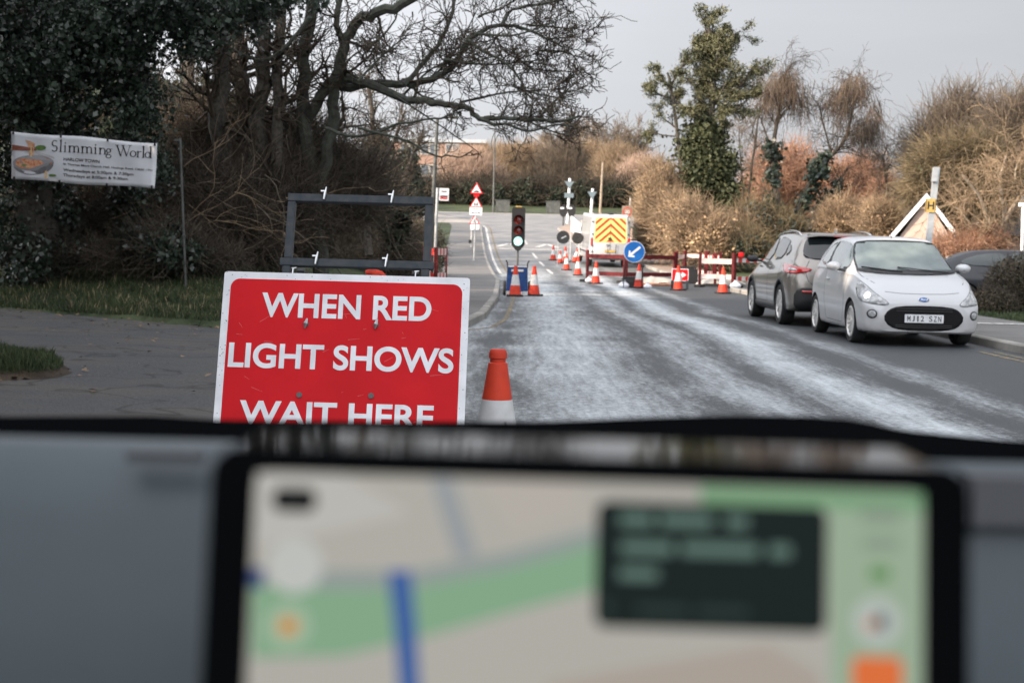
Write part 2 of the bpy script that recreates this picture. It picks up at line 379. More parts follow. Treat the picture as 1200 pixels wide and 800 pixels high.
def sheet_mat(name, kind):
    m, n, l, b = newmat(name)
    tc = n.new('ShaderNodeTexCoord'); sep = n.new('ShaderNodeSeparateXYZ'); l.new(tc.outputs['Object'], sep.inputs[0])
    def noise(sc, det=4, vec=None, rough=.55):
        z = n.new('ShaderNodeTexNoise'); z.inputs['Scale'].default_value = sc; z.inputs['Detail'].default_value = det; z.inputs['Roughness'].default_value = rough
        l.new(vec or tc.outputs['Object'], z.inputs['Vector']); return z.outputs['Fac']
    def mapr(v, a, b_, c=0., d=1.):
        z = n.new('ShaderNodeMapRange'); z.inputs[1].default_value = a; z.inputs[2].default_value = b_; z.inputs[3].default_value = c; z.inputs[4].default_value = d
        l.new(v, z.inputs[0]); return z.outputs[0]
    def mth(op, a, b_=None):
        z = n.new('ShaderNodeMath'); z.operation = op
        for i, q in enumerate((a, b_)):
            if q is None: continue
            if isinstance(q, (int, float)): z.inputs[i].default_value = q
            else: l.new(q, z.inputs[i])
        return z.outputs[0]
    def mix(f, a, b_):
        z = n.new('ShaderNodeMix'); z.data_type = 'RGBA'
        if isinstance(f, (int, float)): z.inputs[0].default_value = f
        else: l.new(f, z.inputs[0])
        for i, q in ((6, a), (7, b_)):
            if isinstance(q, tuple): z.inputs[i].default_value = col4(q)
            else: l.new(q, z.inputs[i])
        return z.outputs[2]
    def stretch(sx, sy):
        z = n.new('ShaderNodeMapping'); z.inputs['Scale'].default_value = (sx, sy, 1); l.new(tc.outputs['Object'], z.inputs[0]); return z.outputs[0]
    fine = noise(70, 3); rgh = 0.8; bumpv = fine; bs = 0.5
    if kind == 'road':
        agg = mix(mapr(fine, .35, .65), (0.016, 0.020, 0.023), (0.060, 0.066, 0.070))
        base = mix(mapr(noise(.6, 5), .35, .7), agg, mix(.5, agg, (0.035, 0.04, 0.044)))
        wob = mth('MULTIPLY_ADD', noise(.12, 2)); 
        # x bent slowly with distance, so the dried salt follows the wheels' path
        xw = mth('ADD', sep.outputs['X'], mth('MULTIPLY', mth('SUBTRACT', noise(.10, 1), .5), 1.3))
        def band(c, w):
            dd = mth('ABSOLUTE', mth('SUBTRACT', xw, c)); return mapr(dd, w, w * .15)
        bands = mth('MAXIMUM', mth('MULTIPLY', band(.75, 1.15), .80), mth('MAXIMUM', band(3.1, .62), mth('MAXIMUM', mth('MULTIPLY', band(4.15, .35), .55), mth('MAXIMUM', mth('MULTIPLY', band(2.15, .55), .62), mth('MULTIPLY', band(-.55, .5), .6)))))
        st = noise(1, 6, stretch(2.6, .45), .62); st2 = noise(1, 8, stretch(11, .9), .7); gr = noise(16, 6, None, .75)
        s = mth('ADD', mth('MULTIPLY', bands, .62), mth('MULTIPLY', st, .55))
        s = mth('ADD', s, mth('MULTIPLY', mth('SUBTRACT', st2, .5), .8))
        s = mth('ADD', s, mth('MULTIPLY', mth('SUBTRACT', gr, .5), 1.35)); s = mth('ADD', s, mth('MULTIPLY', mth('SUBTRACT', noise(.45, 4), .5), .55)); s = mth('ADD', s, mth('MULTIPLY', mth('SUBTRACT', noise(55, 3, None, .8), .5), .7))
        salt = mapr(s, .40, 1.08)
        salt = mth('MULTIPLY', salt, mapr(sep.outputs['Y'], 75, 50))
        salt = mth('MULTIPLY', salt, mth('MULTIPLY', mapr(sep.outputs['X'], 5.0, 4.0), mapr(sep.outputs['X'], -2.1, -1.0)))
        salt = mth('MULTIPLY', salt, .88)
        b_col = mix(salt, base, (0.60, 0.645, 0.67))
        # far worn part, painted paler to stand in for sunlight on it
        far = mapr(sep.outputs['Y'], 45, 80)
        b_col = mix(mth('MULTIPLY', far, .7), b_col, mix(mapr(noise(.8, 4), .4, .6), (0.20, 0.20, 0.20), (0.30, 0.29, 0.28)))
        l.new(b_col, b.inputs['Base Color']); bs = .30; rgh = .58
    elif kind == 'drive':
        agg = mix(mapr(fine, .35, .65), (0.034, 0.037, 0.041), (0.092, 0.096, 0.10))
        patch = mapr(noise(.7, 6, stretch(1, 1.4)), .40, .62)
        c = mix(patch, agg, mix(.35, agg, (0.13, 0.105, 0.085)))
        crack = mapr(mth('ABSOLUTE', mth('SUBTRACT', noise(.5, 3), .5)), .012, .0)
        c = mix(mth('MULTIPLY', crack, .7), c, (0.02, 0.018, 0.015)); l.new(c, b.inputs['Base Color'])
    elif kind == 'pave':
        agg = mix(mapr(fine, .35, .65), (0.12, 0.12, 0.12), (0.22, 0.215, 0.205))
        c = mix(mapr(noise(.8, 5), .4, .65), agg, mix(.5, agg, (0.09, 0.085, 0.08))); l.new(c, b.inputs['Base Color'])
    elif kind == 'dry':
        c = mix(mapr(noise(.8, 5), .4, .65), (0.24, 0.225, 0.21), (0.34, 0.315, 0.285)); l.new(c, b.inputs['Base Color'])  # pale tone puts the sunlight on the junction into the surface colour
    elif kind == 'pinkpave':
        c = mix(mapr(noise(2, 5), .4, .65), (0.34, 0.26, 0.21), (0.26, 0.21, 0.18)); l.new(c, b.inputs['Base Color'])
    elif kind == 'grass':
        c = mix(mapr(noise(.5, 6), .35, .65), (0.024, 0.036, 0.017), (0.06, 0.08, 0.034))
        c = mix(mapr(noise(2.2, 6), .52, .75), c, (0.06, 0.045, 0.028)); l.new(c, b.inputs['Base Color']); bumpv = noise(20, 6); bs = 1.0
    elif kind == 'earth':
        c = mix(mapr(noise(2, 7), .4, .65), (0.03, 0.022, 0.015), (0.075, 0.055, 0.038)); l.new(c, b.inputs['Base Color']); bs = 1
    b.inputs['Roughness'].default_value = rgh; b.inputs['Specular IOR Level'].default_value = 0.45 if kind == 'road' else 0.25
    bp = n.new('ShaderNodeBump'); bp.inputs['Strength'].default_value = bs; bp.inputs['Distance'].default_value = .02
    l.new(bumpv, bp.inputs['Height']); l.new(bp.outputs[0], b.inputs['Normal'])
    return m
for k_ in ('dry', 'road', 'drive', 'pave', 'pinkpave', 'grass', 'earth'): M['s_' + k_] = sheet_mat('surface_' + k_, k_)
def line_mat(name, c, thr):
    m, n, l, b = newmat(name); tc = n.new('ShaderNodeTexCoord'); z = n.new('ShaderNodeTexNoise'); z.inputs['Scale'].default_value = 9; z.inputs['Detail'].default_value = 9; z.inputs['Roughness'].default_value = .75
    l.new(tc.outputs['Object'], z.inputs['Vector']); cr = n.new('ShaderNodeValToRGB'); cr.color_ramp.elements[0].position = thr; cr.color_ramp.elements[1].position = thr + .12
    cr.color_ramp.elements[0].color = (.06, .062, .064, 1); cr.color_ramp.elements[1].color = col4(c); l.new(z.outputs[0], cr.inputs[0]); l.new(cr.outputs[0], b.inputs['Base Color']); b.inputs['Roughness'].default_value = .75
    return m
M['l_yellow'] = line_mat('worn_yellow_line', (.42, .30, .12), .48)
M['l_white'] = line_mat('worn_white_line', (.62, .61, .58), .40)

def grid_obj(name, xs, ys, zf, matn):
    X, Yy = np.meshgrid(xs, ys); Z = zf(X, Yy); V = np.stack([X, Yy, Z], -1).reshape(-1, 3); nx = len(xs)
    i = (np.arange(len(ys) - 1)[:, None] * nx + np.arange(nx - 1)[None]).reshape(-1, 1)
    return np_mesh(name, V, i + np.array([[0, 1, nx + 1, nx]]), matn, smooth=True)
xs = np.unique(np.round(np.concatenate([np.linspace(-900, -40, 20), np.arange(-40, -10, 1.), np.arange(-10, 10, .2), np.arange(10, 40, 1.), np.linspace(40, 900, 20)]), 3))
ys = np.unique(np.round(np.concatenate([np.arange(-70, -6, 4.), np.arange(-6, 60, .3), np.arange(60, 180, 1.), np.linspace(180, 890, 30)]), 3))
tag(grid_obj('ground', xs, ys, gz, 's_grass'), kind='structure')

def strip(name, fl, fr, y0, y1, off, matn, dy=.5, nx=6, kind='structure', z=None):
    yv = np.arange(y0, y1 + 1e-6, dy); t = np.linspace(0, 1, nx); L = fl(yv)[:, None]; Rr = fr(yv)[:, None]
    X = L + (Rr - L) * t[None]; Y2 = np.repeat(yv[:, None], nx, 1); Z = zr(Y2) + off if z is None else z(X, Y2)
    V = np.stack([X, Y2, Z], -1).reshape(-1, 3)
    i = (np.arange(len(yv) - 1)[:, None] * nx + np.arange(nx - 1)[None]).reshape(-1, 1)
    o = np_mesh(name, V, i + np.array([[0, 1, nx + 1, nx]]), matn, smooth=True); return tag(o, kind=kind)
C = lambda c: (lambda y: np.zeros_like(y) + c)
strip('road', kl, kr, -40, 124, 0.0, 's_road', nx=14)
strip('side_road', C(6.3), C(60), 43.4, 53.4, -.004, 's_road', nx=40)
strip('crossing_road', C(-120), C(120), 104, 128, -.012, 's_dry', dy=1, nx=60)
# driveway: sheet from the road edge to the verge
yv = np.linspace(0, 1, 40)
xg = np.unique(np.concatenate([np.arange(-30, -4, .5), np.arange(-4, -1.3, .15)]))
Xg, Tg = np.meshgrid(xg, yv); Yg = -20 + (drv_far(Xg) + 20) * Tg
Zg = zr(Yg) - .006 + .02 * np.clip(-Xg - 3, 0, 20)
ii = (np.arange(39)[:, None] * len(xg) + np.arange(len(xg) - 1)[None]).reshape(-1, 1)
tag(np_mesh('driveway', np.stack([Xg, Yg, Zg], -1).reshape(-1, 3), ii + np.array([[0, 1, len(xg) + 1, len(xg)]]), 's_drive', smooth=True), kind='structure')
# pavements and kerbs
strip('pavement', lambda y: np.minimum(kl(y) - 2.1, -2.9), lambda y: kl(y) - .13, 20.0, 104, .115, 's_pave', dy=.25)
strip('pavement', lambda y: kr(y) + .13, lambda y: kr(y) + 2.3, -40, 42.6, .115, 's_pave')
strip('pavement', lambda y: kr(y) + .13, lambda y: np.maximum(kr(y) + 2.2, 7.6), 56, 104, .115, 's_pinkpave')
def kerb(name, f, y0, y1, side, matn='concrete', dy=.3, w=.13, h=.12):
    yv = np.arange(y0, y1 + 1e-6, dy); mb = MB()
    P_ = []
    for y in yv:
        x = float(f(y)); z = float(zr(y)); P_.append(((x, y, z - .05), (x, y, z + h - .02), (x + side * .02, y, z + h), (x + side * w, y, z + h), (x + side * w, y, z - .05)))
    vs = [q for p in P_ for q in p]; fs = []
    for i in range(len(yv) - 1):
        for k in range(4): a = i * 5 + k; fs.append((a, a + 1, a + 6, a + 5))
    fs += [(0, 1, 2, 3, 4), tuple(len(vs) - 5 + k for k in range(5))]
    mb.add(vs, fs); return tag(mb.build(name, matn, smooth=True), kind='structure')
M['kerbstone'] = mat('kerbstone', (0.24, 0.23, 0.21), 0.85, var=0.35, scale=1.6, bump=0.2, detail=8)
kerb('kerb', kl, 20.0, 104, -1, 'kerbstone')
kerb('kerb', kr, -40, 42.8, 1, 'kerbstone')
kerb('kerb', kr, 56, 104, 1, 'kerbstone')
# markings
strip('road_marking', lambda y: kl(y) + .30, lambda y: kl(y) + .38, 20.5, 47, .004, 'l_yellow', nx=2)
strip('road_marking', lambda y: kl(y) + .25, lambda y: kl(y) + .35, 56, 103, .004, 'l_white', nx=2)
strip('road_marking', lambda y: kl(y) + .55, lambda y: kl(y) + .65, 56, 103, .004, 'l_yellow', nx=2)
strip('road_marking', C(6.05), C(6.13), 2, 18.6, .004, 'l_yellow', nx=2)
strip('road_marking', C(6.25), C(6.33), 2, 18.6, .004, 'l_yellow', nx=2)
strip('road_marking', C(6.95), C(14), 23.6, 23.9, .125, 'l_white', nx=2, dy=.3)  # pale edging strip across the right pavement, not a painted line
strip('road_marking', C(7.7), C(9.1), 41.0, 41.2, .119, 'l_white', nx=2, dy=.2)
for a, b_ in ((57, 61), (64, 68), (71, 76), (84, 88), (93, 97)):
    strip('road_marking', lambda y: 1.5 - (y - 57) * .03, lambda y: 1.62 - (y - 57) * .03, a, b_, .004, 'l_white', nx=2)
strip('road_marking', lambda y: kl(y) + .8, C(2.7), 79.3, 79.8, .004, 'l_white', nx=4, dy=.25)
mb = MB(); z = float(zr(83))
for a, b_ in (((1.3, 81.5), (1.9, 84.5)), ((1.9, 84.5), (2.5, 81.5)), ((-.9, 81.5), (-.3, 84.5)), ((-.3, 84.5), (.3, 81.5))):
    mb.add([(a[0] - .14, a[1], float(zr(a[1])) + .005), (a[0] + .14, a[1], float(zr(a[1])) + .005), (b_[0] + .14, b_[1], float(zr(b_[1])) + .005), (b_[0] - .14, b_[1], float(zr(b_[1])) + .005)], [(0, 1, 2, 3)])
tag(mb.build('road_marking', 'l_white'), kind='structure')

# grass
def blades(name, xy, h, seed, zf=None, w=.006, matn='grassblade'):
    rng = np.random.RandomState(seed); n = len(xy); base = np.stack([xy[:, 0], xy[:, 1], (zf or gz)(xy[:, 0], xy[:, 1])], -1)
    a = rng.rand(n) * 6.283; s = np.stack([np.cos(a), np.sin(a), 0 * a], -1) * w * (0.6 + rng.rand(n, 1)); hh = h * (0.3 + rng.rand(n, 1) ** 1.5) * (0.55 + .45 * np.sin(xy[:, :1] * 2.3 + np.sin(xy[:, 1:] * 1.7) * 2) ** 2 + .5 * (np.sin(xy[:, :1] * 6.1 + xy[:, 1:] * 4.3) > .6))
    lean = rng.normal(size=(n, 3)) * .35; lean[:, 2] = 1; tip = base + lean * hh; mid = base + (lean * [1.0, 1.0, 1.0]) * hh * .5; mid[:, :2] -= lean[:, :2] * hh * .12
    V = np.stack([base - s, base + s, mid + s * .7, tip, mid - s * .7], 1).reshape(-1, 3); b5 = np.arange(n)[:, None] * 5
    F = b5 + np.array([[0, 1, 2, 4]]); F2 = b5 + np.array([[4, 2, 3, 3]])
    V4 = V; me_F = np.concatenate([F], 0)
    T3 = b5 + np.array([[4, 2, 3]])
    # all triangles
    F = np.concatenate([b5 + np.array([[0, 1, 2]]), b5 + np.array([[0, 2, 4]]), T3], 0)
    return tag(np_mesh(name, V4, F, matn, rnd=np.tile(rng.rand(n), 3)), kind='stuff')
rng = np.random.RandomState(5)
def scatter(n, x0, x1, y0, y1, keep):
    p = np.stack([rng.uniform(x0, x1, n), rng.uniform(y0, y1, n)], -1); return p[keep(p[:, 0], p[:, 1])]
xy = scatter(90000, -12, -2.9, 19.4, 30, lambda x, y: (y > drv_far(x) + .02 + .12 * np.sin(x * 3.1) + .1 * np.sin(x * 7.7)) & (x > -.42 * y - .6))
blades('verge_grass', xy, .11, 3, w=.007)
# near grass corner
ang = np.linspace(0, 2 * math.pi, 40, endpoint=False)
def isl(x, y):       # rounded tongue of grass at the near left, between driveway and pavement
    dx = (x + 7.2) / 3.15; dy = (y - 12.5) / (1.55); return dx ** 4 + dy ** 2 + .12 * np.sin(x * 5 + y * 3)
gx, gy = np.meshgrid(np.arange(-10.5, -3.6, .12), np.arange(10.6, 14.6, .12))
Zi = -.03 + .10 * sm((1.05 - isl(gx, gy)) / .25) + .09
V = np.stack([gx, gy, Zi], -1).reshape(-1, 3); nxg = gx.shape[1]
i_ = (np.arange(gx.shape[0] - 1)[:, None] * nxg + np.arange(nxg - 1)[None]).reshape(-1)
cx_ = gx.reshape(-1)[i_]; cy_ = gy.reshape(-1)[i_]; i_ = i_[isl(cx_, cy_) < 1.1][:, None]
V[:, 2] = -.03 + .09 * sm((1.15 - isl(V[:, 0], V[:, 1])) / .3) + .02 * np.clip(-V[:, 0] - 3, 0, 20)
tag(np_mesh('grass_corner', V, i_ + np.array([[0, 1, nxg + 1, nxg]]), 's_earth', smooth=True), kind='structure')
xy = scatter(60000, -7, -3.8, 10.8, 14.3, lambda x, y: isl(x, y) < .97)
blades('corner_grass', xy, .09, 4, zf=lambda x, y: 0.02 + .0 * x + .02 * np.clip(-x - 3, 0, 20) + .07 * sm((1.1 - isl(x, y)) / .3), w=.004)
xy = scatter(26000, 8.9, 13.5, 24.2, 34, lambda x, y: x < .38 * y + .6)
xs2 = scatter(3500, -12, -2.9, 19.6, 28, lambda x, y: (y > drv_far(x) + .1) & (x > -.42 * y - .6)); M['straw'] = foliage_mat('straw', (.16, .12, .07), (.42, .33, .2), .8); blades('dry_grass', xs2, .16, 13, w=.006, matn='straw')
blades('kerbside_grass', xy, .07, 6, w=.008)
# litter: fallen leaves and bits of twig on the driveway
rng = np.random.RandomState(11)
xy = scatter(1900, -8.5, -1.8, 11.0, 22, lambda x, y: (y < drv_far(x)) & (rng.rand(len(x)) < .12 + .9 * np.exp(-(drv_far(x) - y) / .9) + .5 * (np.abs(isl(x, y) - 1.05) < .3)))
p = np.stack([xy[:, 0], xy[:, 1], zr(xy[:, 1]) + .014 + .02 * np.clip(-xy[:, 0] - 3, 0, 20)], -1)
Vl, Fl = leaves(p, np.tile([[0, 0, 1.]], (len(p), 1)), .055, rng, .85)
M['litter'] = foliage_mat('dead_leaves', (.07, .045, .025), (.30, .20, .12), .8)
tag(np_mesh('fallen_leaves', Vl, Fl, 'litter', rnd=rng.rand(len(Fl))), kind='stuff')
# ================================================================== FAR BUILDINGS
def wallbox(mb, x0, x1, y0, y1, z0, z1): mb.box(((x0 + x1) / 2, (y0 + y1) / 2, (z0 + z1) / 2), (x1 - x0, y1 - y0, z1 - z0))
def brick_mat(name, c1, c2, mortar, sc):
    m, n, l, b = newmat(name); tc = n.new('ShaderNodeTexCoord'); mp = n.new('ShaderNodeMapping'); mp.inputs['Rotation'].default_value = (R(90), 0, 0)
    bt = n.new('ShaderNodeTexBrick'); bt.inputs['Color1'].default_value = col4(c1); bt.inputs['Color2'].default_value = col4(c2); bt.inputs['Mortar'].default_value = col4(mortar); bt.inputs['Scale'].default_value = sc
    l.new(tc.outputs['Object'], mp.inputs[0]); l.new(mp.outputs[0], bt.inputs[0]); l.new(bt.outputs[0], b.inputs['Base Color']); b.inputs['Roughness'].default_value = .9; return m
M['brick'] = brick_mat('red_brick', (.23, .12, .085), (.30, .17, .12), (.33, .29, .25), 3)
M['render'] = mat('pinkish_render', (.42, .31, .26), .9, var=.12, scale=2)
M['roofdark'] = mat('roof_tiles', (.085, .07, .062), .9, var=.25, scale=3)
M['roofbrown'] = mat('roof_brown', (.20, .135, .10), .9, var=.2, scale=1)
M['window'] = mat('window_glass', (.05, .06, .07), .1, spec=.8)
bl = empty('apartment_building', P(548, 247, 205), 0, 'flat roofed brick block with pale window bands far behind the bare bushes', 'building')
b0 = bl.location; zt = P(530, 163, 205).z - b0.z; xL = P(455, 200, 205).x - b0.x; xR = P(592, 200, 205).x - b0.x
mb = MB(); wallbox(mb, xL, xR - 3, 0, 12, -3, zt - .5); mb.build('wall', 'brick', bl)
mb = MB(); wallbox(mb, xL - .4, xR - 2.6, -.4, 12.4, zt - .5, zt); mb.build('roof', 'galv', bl)
for px, py, w in ((503, 175, 2.6), (530, 176, 2.0), (503, 200, 2.6), (480, 175, 2.6), (480, 200, 2.6), (530, 200, 2.0)):
    q = P(px, py, 205) - b0; mb = MB(); wallbox(mb, q.x - w / 2, q.x + w / 2, -.12, .0, q.z - .8, q.z + .9); w_ = mb.build('window', 'concrete', bl)
    mb = MB()
    for s in (-.25, .25): wallbox(mb, q.x + s * w - w * .19, q.x + s * w + w * .19, -.16, -.12, q.z - .6, q.z + .7)
    mb.build('pane', 'window', w_)
bl = empty('terraced_house', P(650, 245, 215), 0, 'long low house with a brown roof ridge and chimney beyond the tan trees', 'house')
b0 = bl.location; zt = P(650, 168, 215).z - b0.z; xL = P(588, 200, 215).x - b0.x; xR = P(694, 200, 215).x - b0.x
mb = MB(); wallbox(mb, xL, xR, 0, 8, -3, zt - 2.6); mb.build('wall', 'brick', bl)
mb = MB(); mb.prism([(-.6, zt - 2.7), (4, zt), (8.6, zt - 2.7)], xR - xL + .6, Matrix(((0, 0, 1, xL - .3), (1, 0, 0, 0), (0, 1, 0, 0), (0, 0, 0, 1)))); rf = mb.build('roof', 'roofbrown', bl)
q = P(668, 165, 217) - b0; mb = MB(); wallbox(mb, q.x - .7, q.x + .7, 3.4, 4.6, zt - 1, zt + 1.3); mb.build('chimney', 'brick', rf)
# gabled house on the right
bl = empty('gabled_house', (P(1082, 290, 62).x, 62, .0), R(-17), 'pink rendered house whose white bargeboards form a gable behind the cars', 'house')
b0 = bl.location; ap = P(1086, 230, 62) - b0; e1 = P(1040, 290, 62) - b0; e2 = P(1131, 290, 62) - b0
hw = (e2.x - e1.x) / 2; zb = e1.z; zt = ap.z
mb = MB(); mb.prism([(-hw + .3, 0), (hw - .3, 0), (hw - .3, zb), (0, zt - .15), (-hw + .3, zb)], 9, Matrix(((1, 0, 0, ap.x), (0, 0, 1, 0), (0, 1, 0, 0), (0, 0, 0, 1)))); mb.build('wall', 'render', bl)
mb = MB()
for s in (-1, 1): mb.beam((ap.x + s * hw * 1.04, 4.4, zb - .12), (ap.x, 4.4, zt + .06), 9.4, .14, up=(0, 1, 0)) if False else None
mb.prism([(-hw - .25, zb - .22), (0, zt), (hw + .25, zb - .22), (hw + .25, zb - .05), (0, zt + .18), (-hw - .25, zb - .05)], 9.4, Matrix(((1, 0, 0, ap.x), (0, 0, 1, -.2), (0, 1, 0, 0), (0, 0, 0, 1))))
rf = mb.build('roof', 'roofdark', bl)
for s in (-1, 1):
    mb = MB(); mb.prism([(s * (hw + .3), zb - .42), (0, zt - .16), (0, zt + .12), (s * (hw + .3), zb - .14)], .07, Matrix(((1, 0, 0, ap.x), (0, 0, 1, -.28), (0, 1, 0, 0), (0, 0, 0, 1)))); mb.build('bargeboard', 'white', bl)
mb = MB(); wallbox(mb, ap.x - .6, ap.x + .6, -.06, .02, zb - 1.2, zb - .1); mb.build('window', 'window', bl)
bl2 = empty('low_house', (P(1165, 290, 66).x, 66, 0), 0, 'dark tiled house with a chimney half hidden by the pale gnarled tree', 'house')
z1 = P(1150, 232, 66).z; mb = MB(); wallbox(mb, -3.2, 6, 0, 7, 0, z1 - 1.6); mb.build('wall', 'brick', bl2)
mb = MB(); mb.prism([(-.5, z1 - 1.7), (3.5, z1), (7.5, z1 - 1.7)], 9.6, Matrix(((0, 0, 1, -3.4), (1, 0, 0, 0), (0, 1, 0, 0), (0, 0, 0, 1)))); rf = mb.build('roof', 'roofdark', bl2)
mb = MB(); wallbox(mb, -2.0, -1.0, 3, 4, z1 - 1, z1 + .9); mb.build('chimney', 'render', rf)

# ================================================================== VEGETATION, LEFT SIDE
def tree(name, label, cat='tree', group=None, loc=(0, 0, 0)): return empty(name, loc, 0, label, cat, group)
def pxs(pts, Y, dy=0.0, k=4):
    n = len(pts); return spl([P(p[0], p[1], (p[2] if len(p) > 2 else Y + dy * i / max(1, n - 1))) for i, p in enumerate(pts)], k)
def root_at(px, py, Y):
    p = P(px, py, Y); p.z = float(gz(p.x, p.y)); return p
def rebase(root):
    """children were built in world space: move the root to its foot without moving them"""
    for c in root.children: c.matrix_parent_inverse = Matrix.Translation(-root.location)

# big spreading bare tree, its limbs reach over the road
Y0 = 29
rt = tree('spreading_tree', 'big bare tree whose crooked limbs reach right over the road', loc=root_at(372, 300, Y0))
mb = MB(); rng = random.Random(4); segs = []
def limb(pts, r0, r1, dy=0.0, Y=Y0, twigs=0, tl=1.4, depth=3, rt_=None, seg=None, spread=.75, k=4, sides=8, up=.04, droop=0.0, start=.15):
    q = pxs(pts, Y, dy, k); n = len(q); rr = [r0 + (r1 - r0) * (i / (n - 1)) ** .8 for i in range(n)]
    # knobbly
    q = [p + Vector((rng.gauss(0, 1), rng.gauss(0, 1), rng.gauss(0, 1))) * rr[i] * .25 for i, p in enumerate(q)]
    mb.tube(q, rr, sides)
    for _ in range(twigs):
        i = rng.randint(int(n * start), n - 1); t = (q[min(i + 1, n - 1)] - q[max(i - 1, 0)]).normalized()
        e = t * .8 + Vector((rng.gauss(0, spread), rng.gauss(0, spread), rng.gauss(.1, spread))); e.normalize()
        grow(segs if seg is None else seg, rng, tuple(q[i]), tuple(e), tl * rng.uniform(.6, 1.25) * ((1 - .5 * i / n) if Y0 == 29 else 1), max(.012, rr[i] * .42), depth, wig=.26, spread=.7, up=up, kids=(3, 5), droop=droop, rmin=.0075)
    return q
limb([(376, 330), (368, 250), (358, 160), (356, 90), (363, 10), (372, -90)], .17, .11, twigs=5, depth=2)
limb([(372, 240), (384, 170), (393, 110), (402, 55), (420, 24), (444, 14), (481, 0), (520, -30)], .13, .09, dy=-1, twigs=7)
limb([(356, 150), (376, 112), (400, 93), (430, 98), (468, 115), (498, 118), (525, 123), (549, 127), (562, 138), (589, 138), (620, 140), (657, 142), (680, 136)], .125, .02, dy=-2.5, twigs=16, tl=1.1, depth=2)
limb([(562, 138), (580, 146), (592, 145), (620, 154), (650, 146), (682, 150)], .04, .012, Y=27.2, dy=-.6, twigs=10, tl=.7, depth=2)
limb([(393, 105), (430, 100), (461, 98), (490, 97), (515, 90), (535, 71), (549, 47), (570, 34), (589, 30), (616, 34), (637, 44), (662, 56)], .10, .018, dy=-1, twigs=20, tl=1.2, depth=2)
limb([(470, 100), (481, 91), (500, 70), (515, 51), (528, 20), (535, -10), (548, -50)], .06, .03, Y=28.5, dy=1, twigs=12, tl=1.3, depth=2)
limb([(549, 47), (566, 60), (582, 68), (603, 84), (616, 111), (614, 136)], .04, .013, Y=28.2, dy=-.5, twigs=14, tl=.9, depth=2)
limb([(589, 30), (600, 12), (640, 4), (672, -4), (690, -16)], .035, .02, Y=28, twigs=15, tl=1.1, depth=2)
limb([(380, 150), (420, 160), (468, 145), (480, 144), (505, 139), (517, 139), (526, 135), (540, 130)], .035, .012, Y=28, dy=-1, twigs=8, tl=.7, depth=2)
limb([(420, 150), (450, 158), (480, 166), (496, 176), (515, 184), (524, 182), (540, 184), (554, 176)], .03, .010, Y=27.5, twigs=4, tl=.5, depth=1)
limb([(402, 55), (395, 20), (410, -30)], .07, .05, Y=28.5, twigs=7, depth=2)
limb([(363, 20), (330, 60), (300, 70), (262, 52), (235, 40)], .05, .02, Y=28, twigs=7, depth=2)
limb([(460, 110), (520, 150), (560, 178)], .02, .008, Y=28, twigs=3, tl=.5, depth=1)
for (ax, ay, bx, by) in ((500, 95, 560, 10), (520, 70, 640, 70), (560, 40, 664, 20), (600, 60, 672, 84), (540, 120, 660, 105), (430, 60, 470, -30), (600, 100, 674, 118), (620, 30, 676, 34), (630, 140, 676, 96), (560, 20, 640, -40), (630, 60, 676, 70), (420, 95, 480, 40), (470, 115, 540, 70), (610, 136, 668, 160)):
    limb([(ax, ay), ((ax + bx) / 2 + rng.gauss(0, 8), (ay + by) / 2 + rng.gauss(0, 8)), (bx, by)], .028, .010, Y=28 + rng.uniform(-1.5, 1.5), twigs=11, tl=.85, depth=2)
mb.build('trunk', 'bark_green', rt, smooth=True)
segs_obj('branches', segs, 'twig_dark', rt); rebase(rt)

def bare_tree(label, px, Y, stems, tw, seed, leafm='twig_dark', bark='bark', base=310, depth=2, tl=1.5, grp=None, name='bare_tree', kids=None, up=.05, droop=0., rmin=None):
    global mb, segs, rng
    mb = MB(); segs = []; rng = random.Random(seed)
    r_ = tree(name, label, group=grp, loc=root_at(px, base, Y))
    for pts, ra, rb, n in stems: limb(pts, ra, rb, Y=Y, dy=rng.uniform(-1, 1), twigs=n, tl=tl, depth=depth, up=up, droop=droop, start=.3)
    mb.build('trunk', bark, r_, smooth=True); segs_obj('branches', segs, leafm, r_); rebase(r_); return r_
g1 = 'bare trees standing in the wood on the left'
bare_tree('bare grey trunk nearest the ivy covered tree', 257, 28.2, [([(262, 310), (258, 200), (255, 100), (262, 20), (258, -60)], .22, .13, 22)], 1, 21, grp=g1)
bare_tree('forked bare tree with a leaning reddish trunk', 296, 28.6, [([(300, 310), (296, 180), (287, 120), (278, 60), (270, -40)], .24, .12, 18), ([(298, 200), (306, 120), (309, 40), (312, -50)], .19, .11, 18)], 1, 22, grp=g1)
bare_tree('slim straight bare tree just left of the spreading tree', 326, 28, [([(318, 310), (322, 180), (327, 60), (330, -50)], .14, .09, 18)], 1, 23, grp=g1)
bare_tree('bare tree above the clipped hedge with fine drooping twigs', 430, 40, [([(432, 300), (428, 220), (436, 150), (430, 90)], .13, .05, 26), ([(430, 240), (455, 180), (475, 130)], .07, .03, 16)], 1, 24, grp=g1, tl=1.7)
bare_tree('low leaning tree behind the top rail of the empty frame', 470, 46, [([(462, 300), (466, 240), (480, 190), (496, 160)], .11, .04, 26), ([(464, 250), (440, 210), (425, 190)], .07, .03, 16)], 1, 25, grp=g1, tl=1.5)
bare_tree('bare tree hidden deep behind the banner', 215, 38, [([(215, 310), (205, 200), (222, 90), (214, -30)], .2, .12, 20)], 1, 26, grp=g1)

